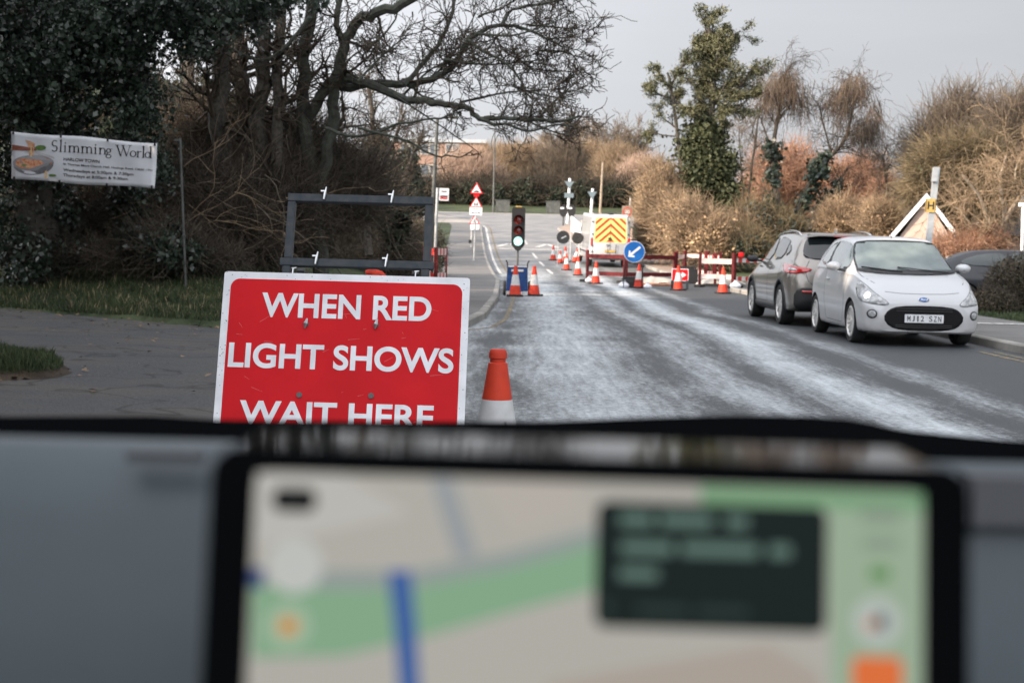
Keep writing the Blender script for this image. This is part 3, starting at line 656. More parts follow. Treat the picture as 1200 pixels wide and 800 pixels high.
# ivy clad tree at the far left
rt = tree('ivy_tree', 'huge dark ivy covered tree towering over the white banner', loc=root_at(40, 300, 25.5))
mb = MB(); mb.tube(pxs([(45, 330), (40, 220), (30, 110), (40, 0), (35, -120)], 25.5), [.48, .45, .4, .36, .3, .3, .3, .3] + [.3] * 9, 10)
for a in ([(36, 100), (90, 60), (160, 20), (250, -10)], [(40, 40), (110, 0), (200, -40)], [(38, 150), (-20, 90), (-60, 20)], [(160, 20), (240, 22), (330, 14)]):
    mb.tube(pxs(a, 25.2), [.16 - .11 * i / 12 for i in range(4 * (len(a) - 1) + 1)], 7)
mb.build('trunk', 'bark', rt, smooth=True)
BL = [blob(20, 60, 80, 90, 25, 2.0), blob(95, 70, 70, 70, 24.6, 1.5), blob(150, 105, 42, 60, 24.6, 1.2), blob(50, 160, 70, 70, 25.5, 1.3), blob(165, 165, 26, 46, 24.8, .7), blob(180, 205, 14, 26, 24.8, .5),
      blob(30, 245, 56, 55, 25.8, .9), blob(10, 290, 40, 22, 25.4, .8), blob(55, 300, 42, 24, 25.0, .6), blob(45, 318, 34, 12, 25.0, .6), blob(150, 20, 90, 48, 24.6, 1.8), blob(240, 5, 90, 34, 24.4, 1.5), blob(330, -5, 60, 22, 24.2, 1.0), blob(230, 45, 42, 20, 24.4, .8),
      blob(80, -60, 200, 60, 25, 3.0), blob(-60, 100, 60, 150, 25.5, 2)]
leaf_obj('ivy', BL, 88000, .085, 'ivy', 31, rt, shell=.5, clump=1500, cs=.20, bias=.45)
rebase(rt)
rt = tree('ivy_tree', 'short ivy wrapped trunk directly below the right end of the banner', loc=root_at(150, 300, 27))
mb = MB(); mb.tube(pxs([(158, 320), (152, 250), (146, 190), (150, 120), (160, 60)], 27), .2, 9)
mb.build('trunk', 'bark', rt, smooth=True)
leaf_obj('ivy', [blob(153, 262, 17, 45, 26.9, .3), blob(150, 225, 22, 30, 26.9, .3), blob(165, 290, 24, 16, 26.8, .4), blob(75, 268, 22, 36, 26.6, .4)], 9000, .075, 'ivy', 32, rt, clump=260, cs=.14); rebase(rt)
# holly / laurel at its foot and the brambles
def bush(name, label, blobs, n_l, size, lm, n_s, sl, sr, smn, seed, cat='bush', grp=None, up=.5, clump=0, cs=.25, shell=.45, sshell=.5, curve=.35, out=.5):
    b0 = blobs[0][0]; z = float(gz(b0.x, b0.y)); r_ = empty(name, (b0.x, b0.y, z), 0, label, cat, grp)
    if n_l: leaf_obj('foliage', blobs, n_l, size, lm, seed, r_, shell=shell, clump=clump, cs=cs)
    if n_s: stick_obj('twigs', blobs, n_s, sl, sr, smn, seed + 1, r_, up=up, shell=sshell, curve=curve, out=out)
    rebase(r_); return r_
bush('laurel_bush', 'low dark glossy bush at the foot of the thin metal pole', [blob(200, 292, 34, 26, 24.5, .5), blob(170, 285, 22, 18, 25, .4), blob(228, 300, 16, 14, 24.6, .3)], 7000, .09, 'ivy', 1200, .5, .006, 'bramble', 41, clump=220, cs=.12)
g2 = 'bramble thickets under the trees on the left'
def bram(label, bl_, n, seed, L=.75, rad=.0065, m='bramble', up=.35, nl=0):
    return bush('bramble_thicket', label, bl_, nl, .07, 'ivy', n, L, rad, m, seed, grp=g2, up=up, out=.35, curve=.6, sshell=.4, clump=0)
bram('tall brown bramble thicket rising between thin pole and bare trees', [blob(240, 200, 70, 75, 29.5, 1.2), blob(225, 245, 55, 55, 28, .8), blob(270, 265, 60, 50, 27.5, 1.0)], 11500, 51, nl=900)
bram('brown bramble thicket right behind the left post of the empty frame', [blob(335, 205, 80, 75, 30, 1.3), blob(320, 250, 62, 55, 28.5, 1.0), blob(400, 225, 60, 50, 31, 1.0)], 11500, 53, nl=800)
bram('dim bramble thicket filling the gap under the white banner', [blob(110, 270, 60, 38, 27.5, .8), blob(60, 285, 60, 25, 27, .8)], 5200, 55, nl=900)
bram('dry bramble edge spilling onto the verge grass', [blob(60, 300, 60, 10, 25.2, .4), blob(140, 303, 50, 12, 25, .4), blob(250, 306, 40, 12, 25.2, .4)], 2600, 57, L=.4, rad=.005)
# a few long pale sprays
segs = []; rng = random.Random(9)
for px, py in ((215, 195), (230, 215), (240, 205), (260, 190), (300, 240), (225, 250), (290, 210), (205, 270), (250, 230), (221, 240), (275, 225), (243, 262), (310, 205), (265, 248), (183, 262), (335, 232), (150, 285)):
    segs = []; p = P(px, py, 25.5 + rng.random()); grow(segs, rng, tuple(p), (.6, rng.gauss(0, .3), rng.uniform(-.6, .7)), 1.6, .011, 1, wig=.2, spread=.5, up=.02, kids=(2, 4), rmin=.005)
    tag(segs_obj('bramble_cane', segs, 'twig_tan' if px % 2 else 'twig_grey'), 'long pale arching bramble cane in front of the brown thickets', 'bramble', 'pale bramble canes')
# dark wood behind
for px, py, rx, ry, Y, sd, lab in ((120, 200, 130, 130, 33, 61, 'dark evergreen mass behind the banner and ivy tree'), (280, 270, 110, 60, 36, 62, 'dark evergreen undergrowth behind the bramble thickets'), (400, 262, 80, 50, 44, 63, 'dark evergreen undergrowth behind the clipped hedge'), (30, 120, 120, 200, 34, 64, 'tall dark evergreen at the left edge of the wood')):
    bush('evergreen_bush', lab, [blob(px, py, rx, ry, Y, 1.5)], 15000, .26, 'conifer', 1500, 1.2, .012, 'bramble', sd, shell=.35)
# clipped hedge behind the frame
hb = [(Vector((-6.6 + 3.5 * t, 33 + 17 * t, .95)), (.75, 1.2, 1.12)) for t in np.linspace(0, 1, 14)]
bush('hedge', 'long clipped brown hedge running beside the left pavement', hb, 34000, .075, 'hedge', 16000, .3, .007, 'bramble', 71, cat='hedge', shell=.22, sshell=.2, up=.1)
hb = [(Vector((-13.6 + 6.5 * t, 30 + 3 * t, 1.0)), (1.2, .8, 1.2)) for t in np.linspace(0, 1, 6)]
bush('hedge', 'rough hedge end in the shade behind the bramble thickets', hb, 9000, .10, 'hedge', 4000, .4, .008, 'bramble', 73, cat='hedge', shell=.25)
g3 = 'evergreens beyond the clipped hedge'
for i, (px, py, rx, ry, Y, lab) in enumerate(((445, 205, 26, 50, 64, 'dark conifer seen through the empty frame, tallest of its row'), (478, 215, 18, 38, 72, 'small dark conifer just left of the leaning lamp column'), (405, 215, 28, 44, 60, 'dark conifer behind the left half of the empty frame'), (360, 210, 30, 48, 66, 'dark conifer behind the left post of the frame'))):
    p = P(px, 290, Y); r_ = tree('conifer', lab, group=g3, loc=(p.x, p.y, float(gz(p.x, p.y)))); mb = MB(); mb.tube([(p.x, p.y, float(gz(p.x, p.y)) - .2), tuple(P(px, py - ry * .8, Y))], [.18, .04], 7); mb.build('trunk', 'bark', r_)
    leaf_obj('foliage', [blob(px, py - ry * .5, rx * .55, ry * .5, Y), blob(px, py, rx * .8, ry * .6, Y), blob(px, py + ry * .6, rx, ry * .7, Y)], 9000, .2, 'conifer', 80 + i, r_, shell=.4, clump=200, cs=.3); rebase(r_)
for i, (x, y, h) in enumerate(((-15, 76, 9), (-19, 84, 11), (-13.5, 66, 7))):  # hidden conifers added to throw shade bands across the far road
    z0 = float(gz(x, y)); r_ = tree('conifer', ['dark conifer left of the far road, hidden behind the wood', 'tallest conifer left of the far road, hidden behind the wood', 'short conifer left of the far road, hidden behind the wood'][i], group=g3, loc=(x, y, z0)); mb = MB(); mb.tube([(x, y, z0 - .2), (x, y, z0 + h * .9)], [.2, .04], 7); mb.build('trunk', 'bark', r_)
    leaf_obj('foliage', [(Vector((x, y, z0 + h * .3)), (2.2, 2.2, h * .3)), (Vector((x, y, z0 + h * .65)), (1.3, 1.3, h * .35))], 7000, .3, 'conifer', 86 + i, r_, shell=.4, clump=200, cs=.3); rebase(r_)
# unseen trees added left of the frame edge to keep the near road in shade
g4 = 'evergreens lining the road left of the view'
lab4 = ['tall evergreen beside the road, left of the grass corner', 'tall evergreen level with the car bonnet', 'tall evergreen just behind the car', 'broad evergreen furthest behind the car', 'evergreen in the second row, left of the banner', 'tall evergreen far behind the car in the verge', 'evergreen filling the second row beside the car', 'evergreen filling the second row beside the driveway']
for i, (x, y, r, h) in enumerate(((-10.6, 14.5, 3.2, 15), (-8.3, 8.5, 3.0, 15), (-8.5, 3.0, 3.3, 15), (-9, -3.5, 3.6, 15), (-14, 20, 3.5, 15), (-9.5, -11, 3.8, 15), (-14, 4, 3.6, 16), (-15, 12, 3.8, 16))):
    r_ = tree('evergreen_tree', lab4[i], group=g4, loc=(x, y, 0.1)); mb = MB(); mb.tube([(x, y, -.1), (x + .1, y, h * .9)], [.3, .08], 8); mb.build('trunk', 'bark', r_)
    leaf_obj('foliage', [(Vector((x, y, h * .2)), (r, r, h * .2)), (Vector((x, y, h * .45)), (r * 1.05, r * 1.05, h * .25)), (Vector((x, y, h * .72)), (r * .85, r * .85, h * .28))], 4500 if i in (0, 4) else 13000, .6, 'conifer', 90 + i, r_, shell=.45); rebase(r_)

# ================================================================== VEGETATION, FAR END
def trunks(mb_, pts, r): 
    for a, b_ in pts: mb_.tube([a, b_], [r, r * .4], 5)
g5 = 'bare tan trees in a row across the junction'
for i, (px, top, w, Y, m_) in enumerate(((548, 182, 30, 150, 'twig_pink'), (585, 174, 26, 165, 'twig_tan'), (620, 172, 26, 168, 'twig_tan'), (655, 170, 26, 165, 'twig_grey'), (690, 173, 26, 168, 'twig_tan'), (722, 176, 24, 160, 'twig_tan'), (752, 190, 22, 150, 'twig_pink'))):
    lab = ['pale pinkish bushy tree below the brick block', 'tan bare tree behind the tall slim lamp column', 'tan bare tree directly beyond the signal head', 'greyish bare tree in the middle of the far row', 'tan bare tree beyond the two pale sign posts', 'tan bare tree above the van roof', 'pinkish bush at the right end of the far row'][i]
    p = P(px, 240, Y); z0 = float(gz(p.x, p.y)); zt = P(px, top, Y).z; s = Y / FPX
    r_ = tree('bare_tree', lab, group=g5, loc=(p.x, p.y, z0)); mb = MB(); rr = random.Random(i)
    for k in range(5): x = p.x + rr.uniform(-w, w) * s * .8; mb.tube([(x, Y, z0 - .2), (x + rr.uniform(-.6, .6), Y + rr.uniform(-1, 1), z0 + (zt - z0) * .85)], [.10, .03], 5)
    mb.build('trunk', 'bark_pale', r_)
    zc = (z0 + zt) / 2; h = (zt - z0) / 2
    stick_obj('branches', [(Vector((p.x, Y, zc + h * .1)), (w * s * 1.15, 2.2, h * 1.0)), (Vector((p.x + .8, Y, zc - h * .3)), (w * s * 1.2, 2.2, h * .8))], 6500, 1.3, .022, m_, 100 + i, r_, up=.9, shell=.4); rebase(r_)
g6 = 'round bare treetops above the far row'
for i, (px, py, rx, ry, Y) in enumerate(((676, 158, 18, 22, 185), (716, 160, 24, 30, 180), (742, 170, 14, 20, 175), (640, 163, 12, 8, 190))):
    lab = ['round bare treetop left of centre above the long roof', 'tallest round bare tree rising above the far row', 'smaller bare tree at the right shoulder of the tallest one', 'wispy bare treetop just clearing the far roof'][i]
    p = P(px, 240, Y); z0 = float(gz(p.x, p.y)); r_ = tree('bare_tree', lab, group=g6, loc=(p.x, p.y, z0)); segs = []; rng = random.Random(200 + i); mb = MB()
    c = P(px, py + ry * .9, Y); mb.tube([(p.x, Y, z0 - .2), tuple(c)], [.3, .16], 6); mb.build('trunk', 'bark', r_)
    for k in range(16):
        e = Vector((rng.gauss(0, .8), rng.gauss(0, .5), rng.uniform(.4, 1.3))).normalized(); grow(segs, rng, tuple(c), tuple(e), ry * 1.15 * Y / FPX, .10, 3, wig=.2, spread=.5, up=.05, kids=(3, 5), rmin=.03)
    segs_obj('branches', segs, 'twig_grey', r_); rebase(r_)
bl_ = [blob(x, 226 + (k % 3) * 2, 20, 13 + (k % 4) * 3, 146 + (k % 2) * 2, 1.2) for k, x in enumerate(range(515, 760, 17))]
bush('evergreen_hedge', 'ragged dark evergreen belt along the top of the far grass bank', bl_, 50000, .22, 'conifer', 6000, 1.6, .03, 'twig_dark', 120, cat='hedge', shell=.35)
bush('bush', 'low brown bush in front of the brick block, left of the far bank', [blob(490, 222, 26, 14, 120, 1.5), blob(465, 228, 20, 16, 110, 1.5)], 4000, .25, 'hedge', 3000, .8, .018, 'bramble', 122)
# shadow casting garden trees left of the far road
for i, (x, y, h) in enumerate(((-10, 58, 6), (-14, 69, 7), (-12, 80, 6), (-17, 92, 7))):
    lab = ['bare garden tree beyond the far end of the hedge', 'bare tree left of the far pavement, second along', 'bare tree left of the far pavement, third along', 'bare tree nearest the junction, left of the far pavement'][i]
    z0 = float(gz(x, y)); r_ = tree('bare_tree', lab, group='bare garden trees beside the far road', loc=(x, y, z0)); segs = []; rng = random.Random(300 + i); mb = MB(); mb.tube([(x, y, z0 - .2), (x, y, z0 + h * .4)], [.2, .14], 7); mb.build('trunk', 'bark', r_)
    for k in range(20):
        e = Vector((rng.gauss(0, .8), rng.gauss(0, .8), rng.uniform(.4, 1.3))).normalized(); grow(segs, rng, (x, y, z0 + h * rng.uniform(.2, .4)), tuple(e), h * .55, .07, 3, wig=.2, spread=.6, up=.05, kids=(3, 5), rmin=.012)
    segs_obj('branches', segs, 'twig_dark', r_); rebase(r_)

# ================================================================== VEGETATION, RIGHT SIDE
YP = 66
rt = tree('pine_tree', 'tall pine wrapped in ivy, highest tree on the right', loc=root_at(838, 300, YP)); mb = MB()
for pts, ra, rb in (([(845, 305), (838, 240), (832, 160), (836, 90), (830, 30)], .32, .08), ([(802, 300), (800, 220), (793, 150), (786, 100), (782, 85)], .12, .05), ([(834, 120), (862, 105), (885, 76)], .07, .03), ([(832, 150), (800, 125), (768, 108)], .06, .03), ([(834, 90), (850, 60), (862, 40)], .06, .03), ([(834, 130), (860, 125), (876, 118)], .05, .02), ([(793, 160), (775, 158), (758, 152)], .04, .02)):
    q = pxs(pts, YP); mb.tube(q, [ra + (rb - ra) * i / (len(q) - 1) for i in range(len(q))], 7)
mb.build('trunk', 'bark', rt, smooth=True)
rng = random.Random(131); segs = []; tips = []
def pine_branch(px, py, dx, dz, L_, r_=.06):
    k0 = len(segs); p_ = P(px, py, YP); d_ = Vector((dx, rng.uniform(-.9, .9), dz)).normalized()
    grow(segs, rng, tuple(p_), tuple(d_), L_, r_, 2, wig=.14, spread=.55, up=.09, kids=(4, 6), shrink=.5, rmin=.012)
    tips.extend([(q[3], q[4], q[5]) for q in segs[k0 + 2:]])
for i in range(34):
    f = i / 33; y_ = 158 - 108 * f; w_ = .65 + 1.05 * math.sin(math.pi * min(1, .18 + f * .78)) ; sd = 1 if i % 2 else -1
    pine_branch(834 + rng.uniform(-4, 4), y_, sd * rng.uniform(.3, 1.3), rng.uniform(.0, .7) + f * .5, w_ * rng.uniform(.55, 1.05))
for px, py, dx, dz, L_ in ((862, 105, 1.2, .9, 1.5), (870, 95, 1.3, .8, 1.3), (850, 60, .8, .9, 1.2), (860, 118, 1.2, .1, 1.2), (834, 38, .3, 1.2, .9), (828, 40, -.5, 1.2, .9), (795, 128, -1.2, .7, 1.1), (788, 105, -1, .8, 1.0), (786, 100, .5, 1.1, 1.0), (775, 112, -1, .5, .8), (770, 156, -1.2, .2, .8), (793, 150, -1.1, .4, 1.1), (792, 140, .8, .6, .8), (800, 125, -.9, .8, 1.0), (845, 135, 1.2, .2, 1.5)): pine_branch(px, py, dx, dz, L_)
segs_obj('branches', segs, 'bark', rt)
nr = np.random.RandomState(7); tp = np.array(tips); sel = tp[nr.choice(len(tp), min(len(tp), 900), replace=False)]; cc = sel[nr.randint(0, len(sel), 30000)]; pp_ = cc + nr.normal(size=cc.shape) * np.array([[.12, .12, .09]])
V_, F_ = leaves(pp_, unit(nr.normal(size=pp_.shape) + [[0, 0, .6]]), .17, nr, .2, .25); np_mesh('needles', V_, F_, 'pine', rt, nr.rand(len(F_)))
ib = [blob(*b_) for b_ in ((826, 160, 26, 28, YP), (836, 195, 30, 28, YP), (818, 215, 20, 30, YP), (848, 228, 22, 30, YP), (854, 262, 26, 28, YP), (830, 258, 22, 28, YP), (842, 285, 34, 20, YP), (812, 180, 14, 16, YP))]
ib = [(c_, (r_[0] * .78, r_[1] * .8, r_[2] * .85)) for c_, r_ in ib]
leaf_obj('ivy', ib, 32000, .17, 'ivy2', 131, rt, shell=.8, clump=300, cs=.52); rebase(rt)

rt = tree('weeping_birch', 'bare weeping tree with three ivy sleeved stems right of the pine', loc=root_at(915, 290, 72)); mb = MB(); segs = []; rng = random.Random(77)
Y0 = 72
limb([(912, 300), (908, 230), (906, 170), (913, 130), (918, 96), (922, 84)], .17, .04, Y=72, twigs=24, tl=1.5, depth=2, up=.1, droop=.5, start=.5)
limb([(918, 300), (940, 235), (958, 198), (975, 182), (992, 160), (1000, 120), (1003, 92)], .15, .04, Y=72, twigs=30, tl=1.6, depth=2, up=.1, droop=.5, start=.5)
limb([(925, 300), (955, 255), (978, 222), (988, 205)], .13, .05, Y=72, twigs=12, tl=1.2, depth=2, start=.6)
limb([(906, 180), (895, 150), (888, 135), (880, 160)], .05, .02, Y=72, twigs=16, tl=1.2, depth=2, droop=.3)
limb([(975, 182), (966, 150), (960, 125)], .06, .03, Y=72, twigs=20, tl=1.3, depth=2, droop=.3)
mb.build('trunk', 'bark', rt, smooth=True); segs_obj('branches', segs, 'twig_dark', rt)
stick_obj('weeping_twigs', [blob(920, 97, 20, 16, 72), blob(901, 112, 12, 22, 72), blob(938, 118, 8, 18, 72), blob(1000, 100, 17, 17, 72), blob(1022, 135, 8, 24, 72), blob(980, 118, 10, 20, 72), blob(1012, 150, 14, 14, 72)], 2600, .95, .011, 'twig_brown', 141, rt, up=-2.0, curve=.25, shell=.8, out=.4, clump=420, cs=.45)
iv = []
for pts in ([(912, 292), (909, 265), (908, 235), (907, 205), (906, 178)], [(922, 292), (932, 262), (943, 235), (955, 208), (962, 196)], [(930, 292), (948, 268), (964, 245), (978, 225)]):
    iv += [blob(x, y, 10.5, 17, 72) for x, y in pts]
leaf_obj('ivy', iv, 11000, .19, 'ivy', 142, rt, clump=300, cs=.2); rebase(rt)
bare_tree('thin bare tree between the pine and the weeping tree', 872, 70, [([(872, 300), (878, 220), (886, 160), (892, 110)], .08, .03, 26), ([(874, 250), (868, 190), (866, 150)], .05, .02, 18)], 1, 150, 'twig_grey', tl=1.3, depth=2, rmin=.01, grp='bare trees right of the road')
bare_tree('fine twiggy tree left of the rounded olive tree', 1040, 74, [([(1045, 300), (1042, 240), (1036, 190), (1040, 170)], .09, .03, 40), ([(1044, 260), (1062, 215), (1070, 190)], .05, .02, 24)], 1, 151, 'twig_grey', tl=1.5, depth=2, grp='bare trees right of the road')
g7 = 'tall bare bushes on the right of the road'
def rb(label, bs, n, m_, seed, L=.7, rad=.014, up=.6, nl=0, lm='ivy2', Y=62, ls=.14, clump=0):
    return bush('hawthorn_bush', label, [blob(*b_) for b_ in bs], nl, ls, lm, n, L, rad, m_, seed, grp=g7, up=up, sshell=.45, curve=.6, clump=clump, cs=.3)
rb('big tan bush beside the van, left of the pine', [(777, 250, 26, 52, 66), (770, 213, 14, 22, 67), (792, 268, 24, 38, 64), (762, 272, 13, 28, 67), (756, 240, 9, 20, 68)], 9000, 'twig_tan', 160, nl=11000, lm='leaf_tan', ls=.12, clump=420)
rb('tan thicket at the foot of the pine', [(812, 272, 26, 34, 61), (836, 282, 22, 24, 60), (866, 278, 20, 24, 62)], 5000, 'twig_tan', 162, nl=8000, lm='leaf_tan', ls=.12, clump=300)
rb('dark leafy bush right behind the grey car roof', [(885, 265, 28, 30, 63), (915, 275, 30, 24, 63), (875, 290, 30, 18, 60)], 3500, 'twig_olive', 164, nl=9000, lm='ivy')
rb('rust coloured bush behind the weeping tree, left part', [(900, 220, 30, 45, 80), (930, 215, 30, 45, 82), (880, 250, 22, 36, 78)], 6000, 'twig_rust', 166, L=.9, nl=8000, lm='leaf_rust', ls=.13, clump=330)
rb('rust coloured bush above the white car', [(970, 235, 34, 45, 80), (1010, 225, 34, 40, 82), (1040, 245, 26, 34, 78)], 8000, 'twig_rust', 168, L=.9, nl=9000, lm='leaf_rust', ls=.13, clump=380)
rb('tan bush just left of the gable', [(985, 262, 30, 26, 68), (1030, 264, 26, 26, 66), (1058, 250, 16, 30, 72)], 5500, 'twig_tan', 170, nl=6000, lm='leaf_tan', ls=.12, clump=260)
rb('low russet bush behind the dark car', [(1125, 294, 34, 9, 46), (1152, 288, 24, 10, 46)], 3800, 'twig_rust', 172, L=.5, rad=.01)
g8 = 'rounded bare trees on the right edge'
def crown(label, bs, n, m_, seed, px, Y, ntr=4, L=1.2, rad=.015, nl=0, up=1.0):
    p = root_at(px, 300, Y); r_ = tree('bare_tree', label, group=g8, loc=p); mb_ = MB(); rr = random.Random(seed); B = [blob(*b_) for b_ in bs]
    for k in range(ntr):
        c = B[k % len(B)][0]; q = spl([p, p.lerp(c, .5) + Vector((rr.gauss(0, .4), 0, rr.gauss(0, .3))), c + Vector((0, 0, .5))], 4); mb_.tube(q, [.2 - .16 * i / (len(q) - 1) for i in range(len(q))], 6)
    sg = []; rq = random.Random(seed + 5)
    for k in range(len(B) * 7):
        c = B[k % len(B)]; a0 = c[0] + Vector((rq.gauss(0, .3) * c[1][0], rq.gauss(0, .3) * c[1][0], -c[1][2] * rq.uniform(0, .8))); e = Vector((rq.gauss(0, .6), rq.gauss(0, .5), 1)).normalized()
        grow(sg, rq, tuple(a0), tuple(e), c[1][2] * rq.uniform(.9, 1.5), .045, 2, wig=.16, spread=.5, up=.05, kids=(3, 5), rmin=.012)
    mb_.build('trunk', 'bark_pale', r_, smooth=True); stick_obj('branches', B, int(n * .62), L, rad, m_, seed, r_, up=up, shell=.45, curve=.4); segs_obj('boughs', sg, 'twig_grey', r_)
    if nl: leaf_obj('foliage', B, nl, .16, 'ivy2', seed + 1, r_, clump=200, cs=.35)
    rebase(r_)
crown('tall rounded bare tree with upright twigs, above the yellow plate', [(1125, 155, 32, 46, 74), (1098, 175, 26, 40, 74), (1145, 180, 28, 44, 74), (1080, 195, 20, 30, 74)], 9000, 'twig_grey', 180, 1110, 74)
crown('olive twiggy tree in front of the tall rounded one', [(1100, 200, 30, 34, 64), (1140, 195, 34, 36, 64), (1085, 225, 20, 30, 64), (1165, 215, 26, 34, 64), (1135, 235, 30, 26, 66)], 13000, 'twig_olive', 182, 1130, 64, up=-.2, nl=1500)
crown('bare tree with fine grey twigs at the right border', [(1185, 150, 26, 34, 70), (1205, 180, 30, 44, 70), (1170, 175, 20, 30, 70), (1230, 160, 30, 50, 70)], 9000, 'twig_grey', 184, 1195, 70)
bare_tree('gnarled pale barked tree rising behind the dark car', 1172, 46, [([(1178, 330), (1172, 290), (1160, 265), (1150, 235), (1128, 205)], .13, .04, 20), ([(1172, 290), (1178, 250), (1172, 215), (1180, 180)], .12, .04, 20), ([(1178, 260), (1196, 230), (1215, 205), (1235, 190)], .09, .03, 18), ([(1150, 330), (1146, 280), (1128, 250), (1116, 240)], .06, .03, 16), ([(1162, 262), (1140, 262), (1120, 272)], .04, .02, 12), ([(1196, 230), (1190, 200), (1205, 170)], .05, .02, 14)], 1, 190, 'twig_tan', 'bark_pale', tl=1.2, depth=2, base=320, grp='bare trees right of the road', up=-.02)
bush('hedge', 'clipped brown green bush beside the dark car on the right', [(Vector((10.75, 29.3, .72)), (1.05, .9, .62)), (Vector((11.9, 29.5, .72)), (1.1, .9, .62)), (Vector((9.7, 28.8, .3)), (.5, .6, .28))], 20000, .05, 'hedge', 6000, .2, .005, 'bramble', 195, cat='bush', shell=.3)
# grass bank litter on right
# ================================================================== ROADWORK SIGN IN THE FOREGROUND
def plane_frame(tl, tr, bl_):
    u = (tr - tl).normalized(); v = (tl - bl_); v = (v - u * v.dot(u)).normalized(); n = u.cross(v)     # n toward the camera
    return u, v, n
TL, TR, BLc = P(263.5, 318, 6.12), P(551, 326, 6.10), P(245, 492, 5.94)
su, sv, sn = plane_frame(TL, TR, BLc); SW = (TR - TL).length; SH = SW * 0.715
S0 = TL
SM = Matrix((su, sv, sn)).transposed().to_4x4()
foot_z = 0.0
root_p = TL + su * SW / 2 - sv * (SH + .33); root_p.z = 0
rs = empty('roadwork_sign', root_p, 0, 'large red WHEN RED LIGHT SHOWS WAIT HERE sign on a blue grey steel frame', 'sign')
SMT = Matrix.Translation(TL - root_p) @ SM        # local: x right along top edge, y up, z to viewer; origin top-left corner
mb = MB(); mb.prism(rrect(SW, SH, .012, 3, SW / 2, -SH / 2), .004, SMT @ T(0, 0, 0)); board = mb.build('board', 'signwhite', rs)
mb = MB(); mb.prism(rrect(SW - .062, SH - .062, .04, 7, SW / 2, -SH / 2), .0012, SMT @ T(0, 0, .0045)); mb.build('red_face', 'red', board)
def line(s, px0, px1, pyb, cap):
    """photo pixels of a line of lettering -> local mm on the board"""
    me = text_bm(s, size=1.0, bold=.026, depth=0.0012); xs_ = [v.co.x for v in me.vertices]; ys_ = [v.co.y for v in me.vertices]
    kx = (px1 - px0) / (max(xs_) - min(xs_)); ky = cap / .729; x0 = min(xs_)
    for v in me.vertices: v.co.x = (v.co.x - x0) * kx + px0; v.co.y = v.co.y * ky + pyb
    me.transform(SMT @ T(0, 0, .0068)); return me
kx = SW / 287.
def bx(px, py):      # board-local from photo px
    d = ray(px, py); n = sn; t = (TL - EYE).dot(n) / d.dot(n); q = EYE + d * t - TL; return q.dot(su), q.dot(sv)
a = bx(306, 370); b_ = bx(505, 376); c = bx(306, 341); capH = .105
L = [line('WHEN RED', a[0], b_[0], a[1] - .001, capH)]
a = bx(267, 429); b_ = bx(531, 438); L.append(line('LIGHT SHOWS', a[0], b_[0], a[1], capH))
a2 = bx(281, 494); b2 = bx(508, 497); L.append(line('WAIT HERE', a2[0] - .004, b2[0], bx(281, 497)[1], capH))
join_text(L, 'lettering', 'signwhite', board)
M['bolt'] = mat('bolt_grey', (.10, .10, .10), .6, metal=.3)
for px, py, kind in ((359, 380, 1), (441, 381, 1), (351, 463, 0), (435, 464, 0)):
    x, y = bx(px, py); mb = MB(); mb.lathe([(0, .0065), (.012, .0065), (.012, .001), (.012, 0)], 12, SMT @ T(x, y, .006)); o = mb.build('bolt', 'bolt', board)
    if kind:
        mb = MB(); mb.tube([SMT @ Vector((x - .004, y - .018, .012)), SMT @ Vector((x, y, .022)), SMT @ Vector((x + .004, y + .022, .016))], [.004, .009, .004], 6); mb.build('wing_nut', 'zinc', o)
mb = MB(); rs_ = random.Random(8)
for _ in range(26):
    x_ = rs_.uniform(.06, SW - .06); y_ = -rs_.uniform(.05, SH - .05); a_ = rs_.gauss(0, .5); l_ = rs_.uniform(.008, .06)
    d_ = Vector((math.cos(a_), math.sin(a_), 0)) * l_; n__ = Vector((-d_.y, d_.x, 0)).normalized() * .0006
    b3 = Vector((x_, y_, .0066)); mb.add([SMT @ (b3 - n__), SMT @ (b3 + d_ - n__ * .4), SMT @ (b3 + d_ + n__ * .4), SMT @ (b3 + n__)], [(0, 1, 2, 3)])
mb.build('scratches', mat('scratch', (.62, .20, .2), .6), board)
mb = MB(); rs_ = random.Random(5)
for _ in range(60):
    e_ = rs_.choice((0, 1, 2)); x_ = (rs_.uniform(.003, .028) if e_ == 0 else SW - rs_.uniform(.003, .028) if e_ == 1 else rs_.uniform(0, SW)); y_ = -rs_.uniform(.0, SH) if e_ < 2 else -rs_.uniform(.003, .027); r_s = rs_.uniform(.0008, .0028)
    mb.add([SMT @ Vector((x_ + r_s * math.cos(k * 1.05) * rs_.uniform(.6, 1.3), y_ + r_s * math.sin(k * 1.05), .0046)) for k in range(6)], [tuple(range(6))])
mb.build('chips', mat('chip', (.16, .15, .14), .8), board)
fx0, fx1 = .262, SW - .193
x0, yt = bx(340, 228); x1, _ = bx(503, 235); _, yl = bx(331, 304)
w = .034
def sq(a, b_, wd=w, dp=.034, zz=-.045):
    m_ = MB(); A = SMT @ Vector((a[0], a[1], zz)); B = SMT @ Vector((b_[0], b_[1], zz)); m_.beam(A, B, wd, dp, up=sn); return m_
yt -= .002; xa = fx0; xb = fx1
sq((xa - w / 2, yt), (xb + w / 2, yt), zz=-.042).build('frame_rail', 'steel', rs, bevel=.002)
sq((xa - w, yl), (xb + w * .9, yl), zz=-.010 - .034).build('frame_rail', 'steel', rs, bevel=.002)
for x in (xa, xb): sq((x, yt - w / 2 - .001), (x, yl + w / 2 + .001), zz=-.045).build('frame_post', 'steel', rs, bevel=.002)
for x in (xa - .004, xb - .004): sq((x, yl - w / 2 - .001), (x, -SH - .372), zz=-.046).build('frame_leg', 'steel', rs, bevel=.002)
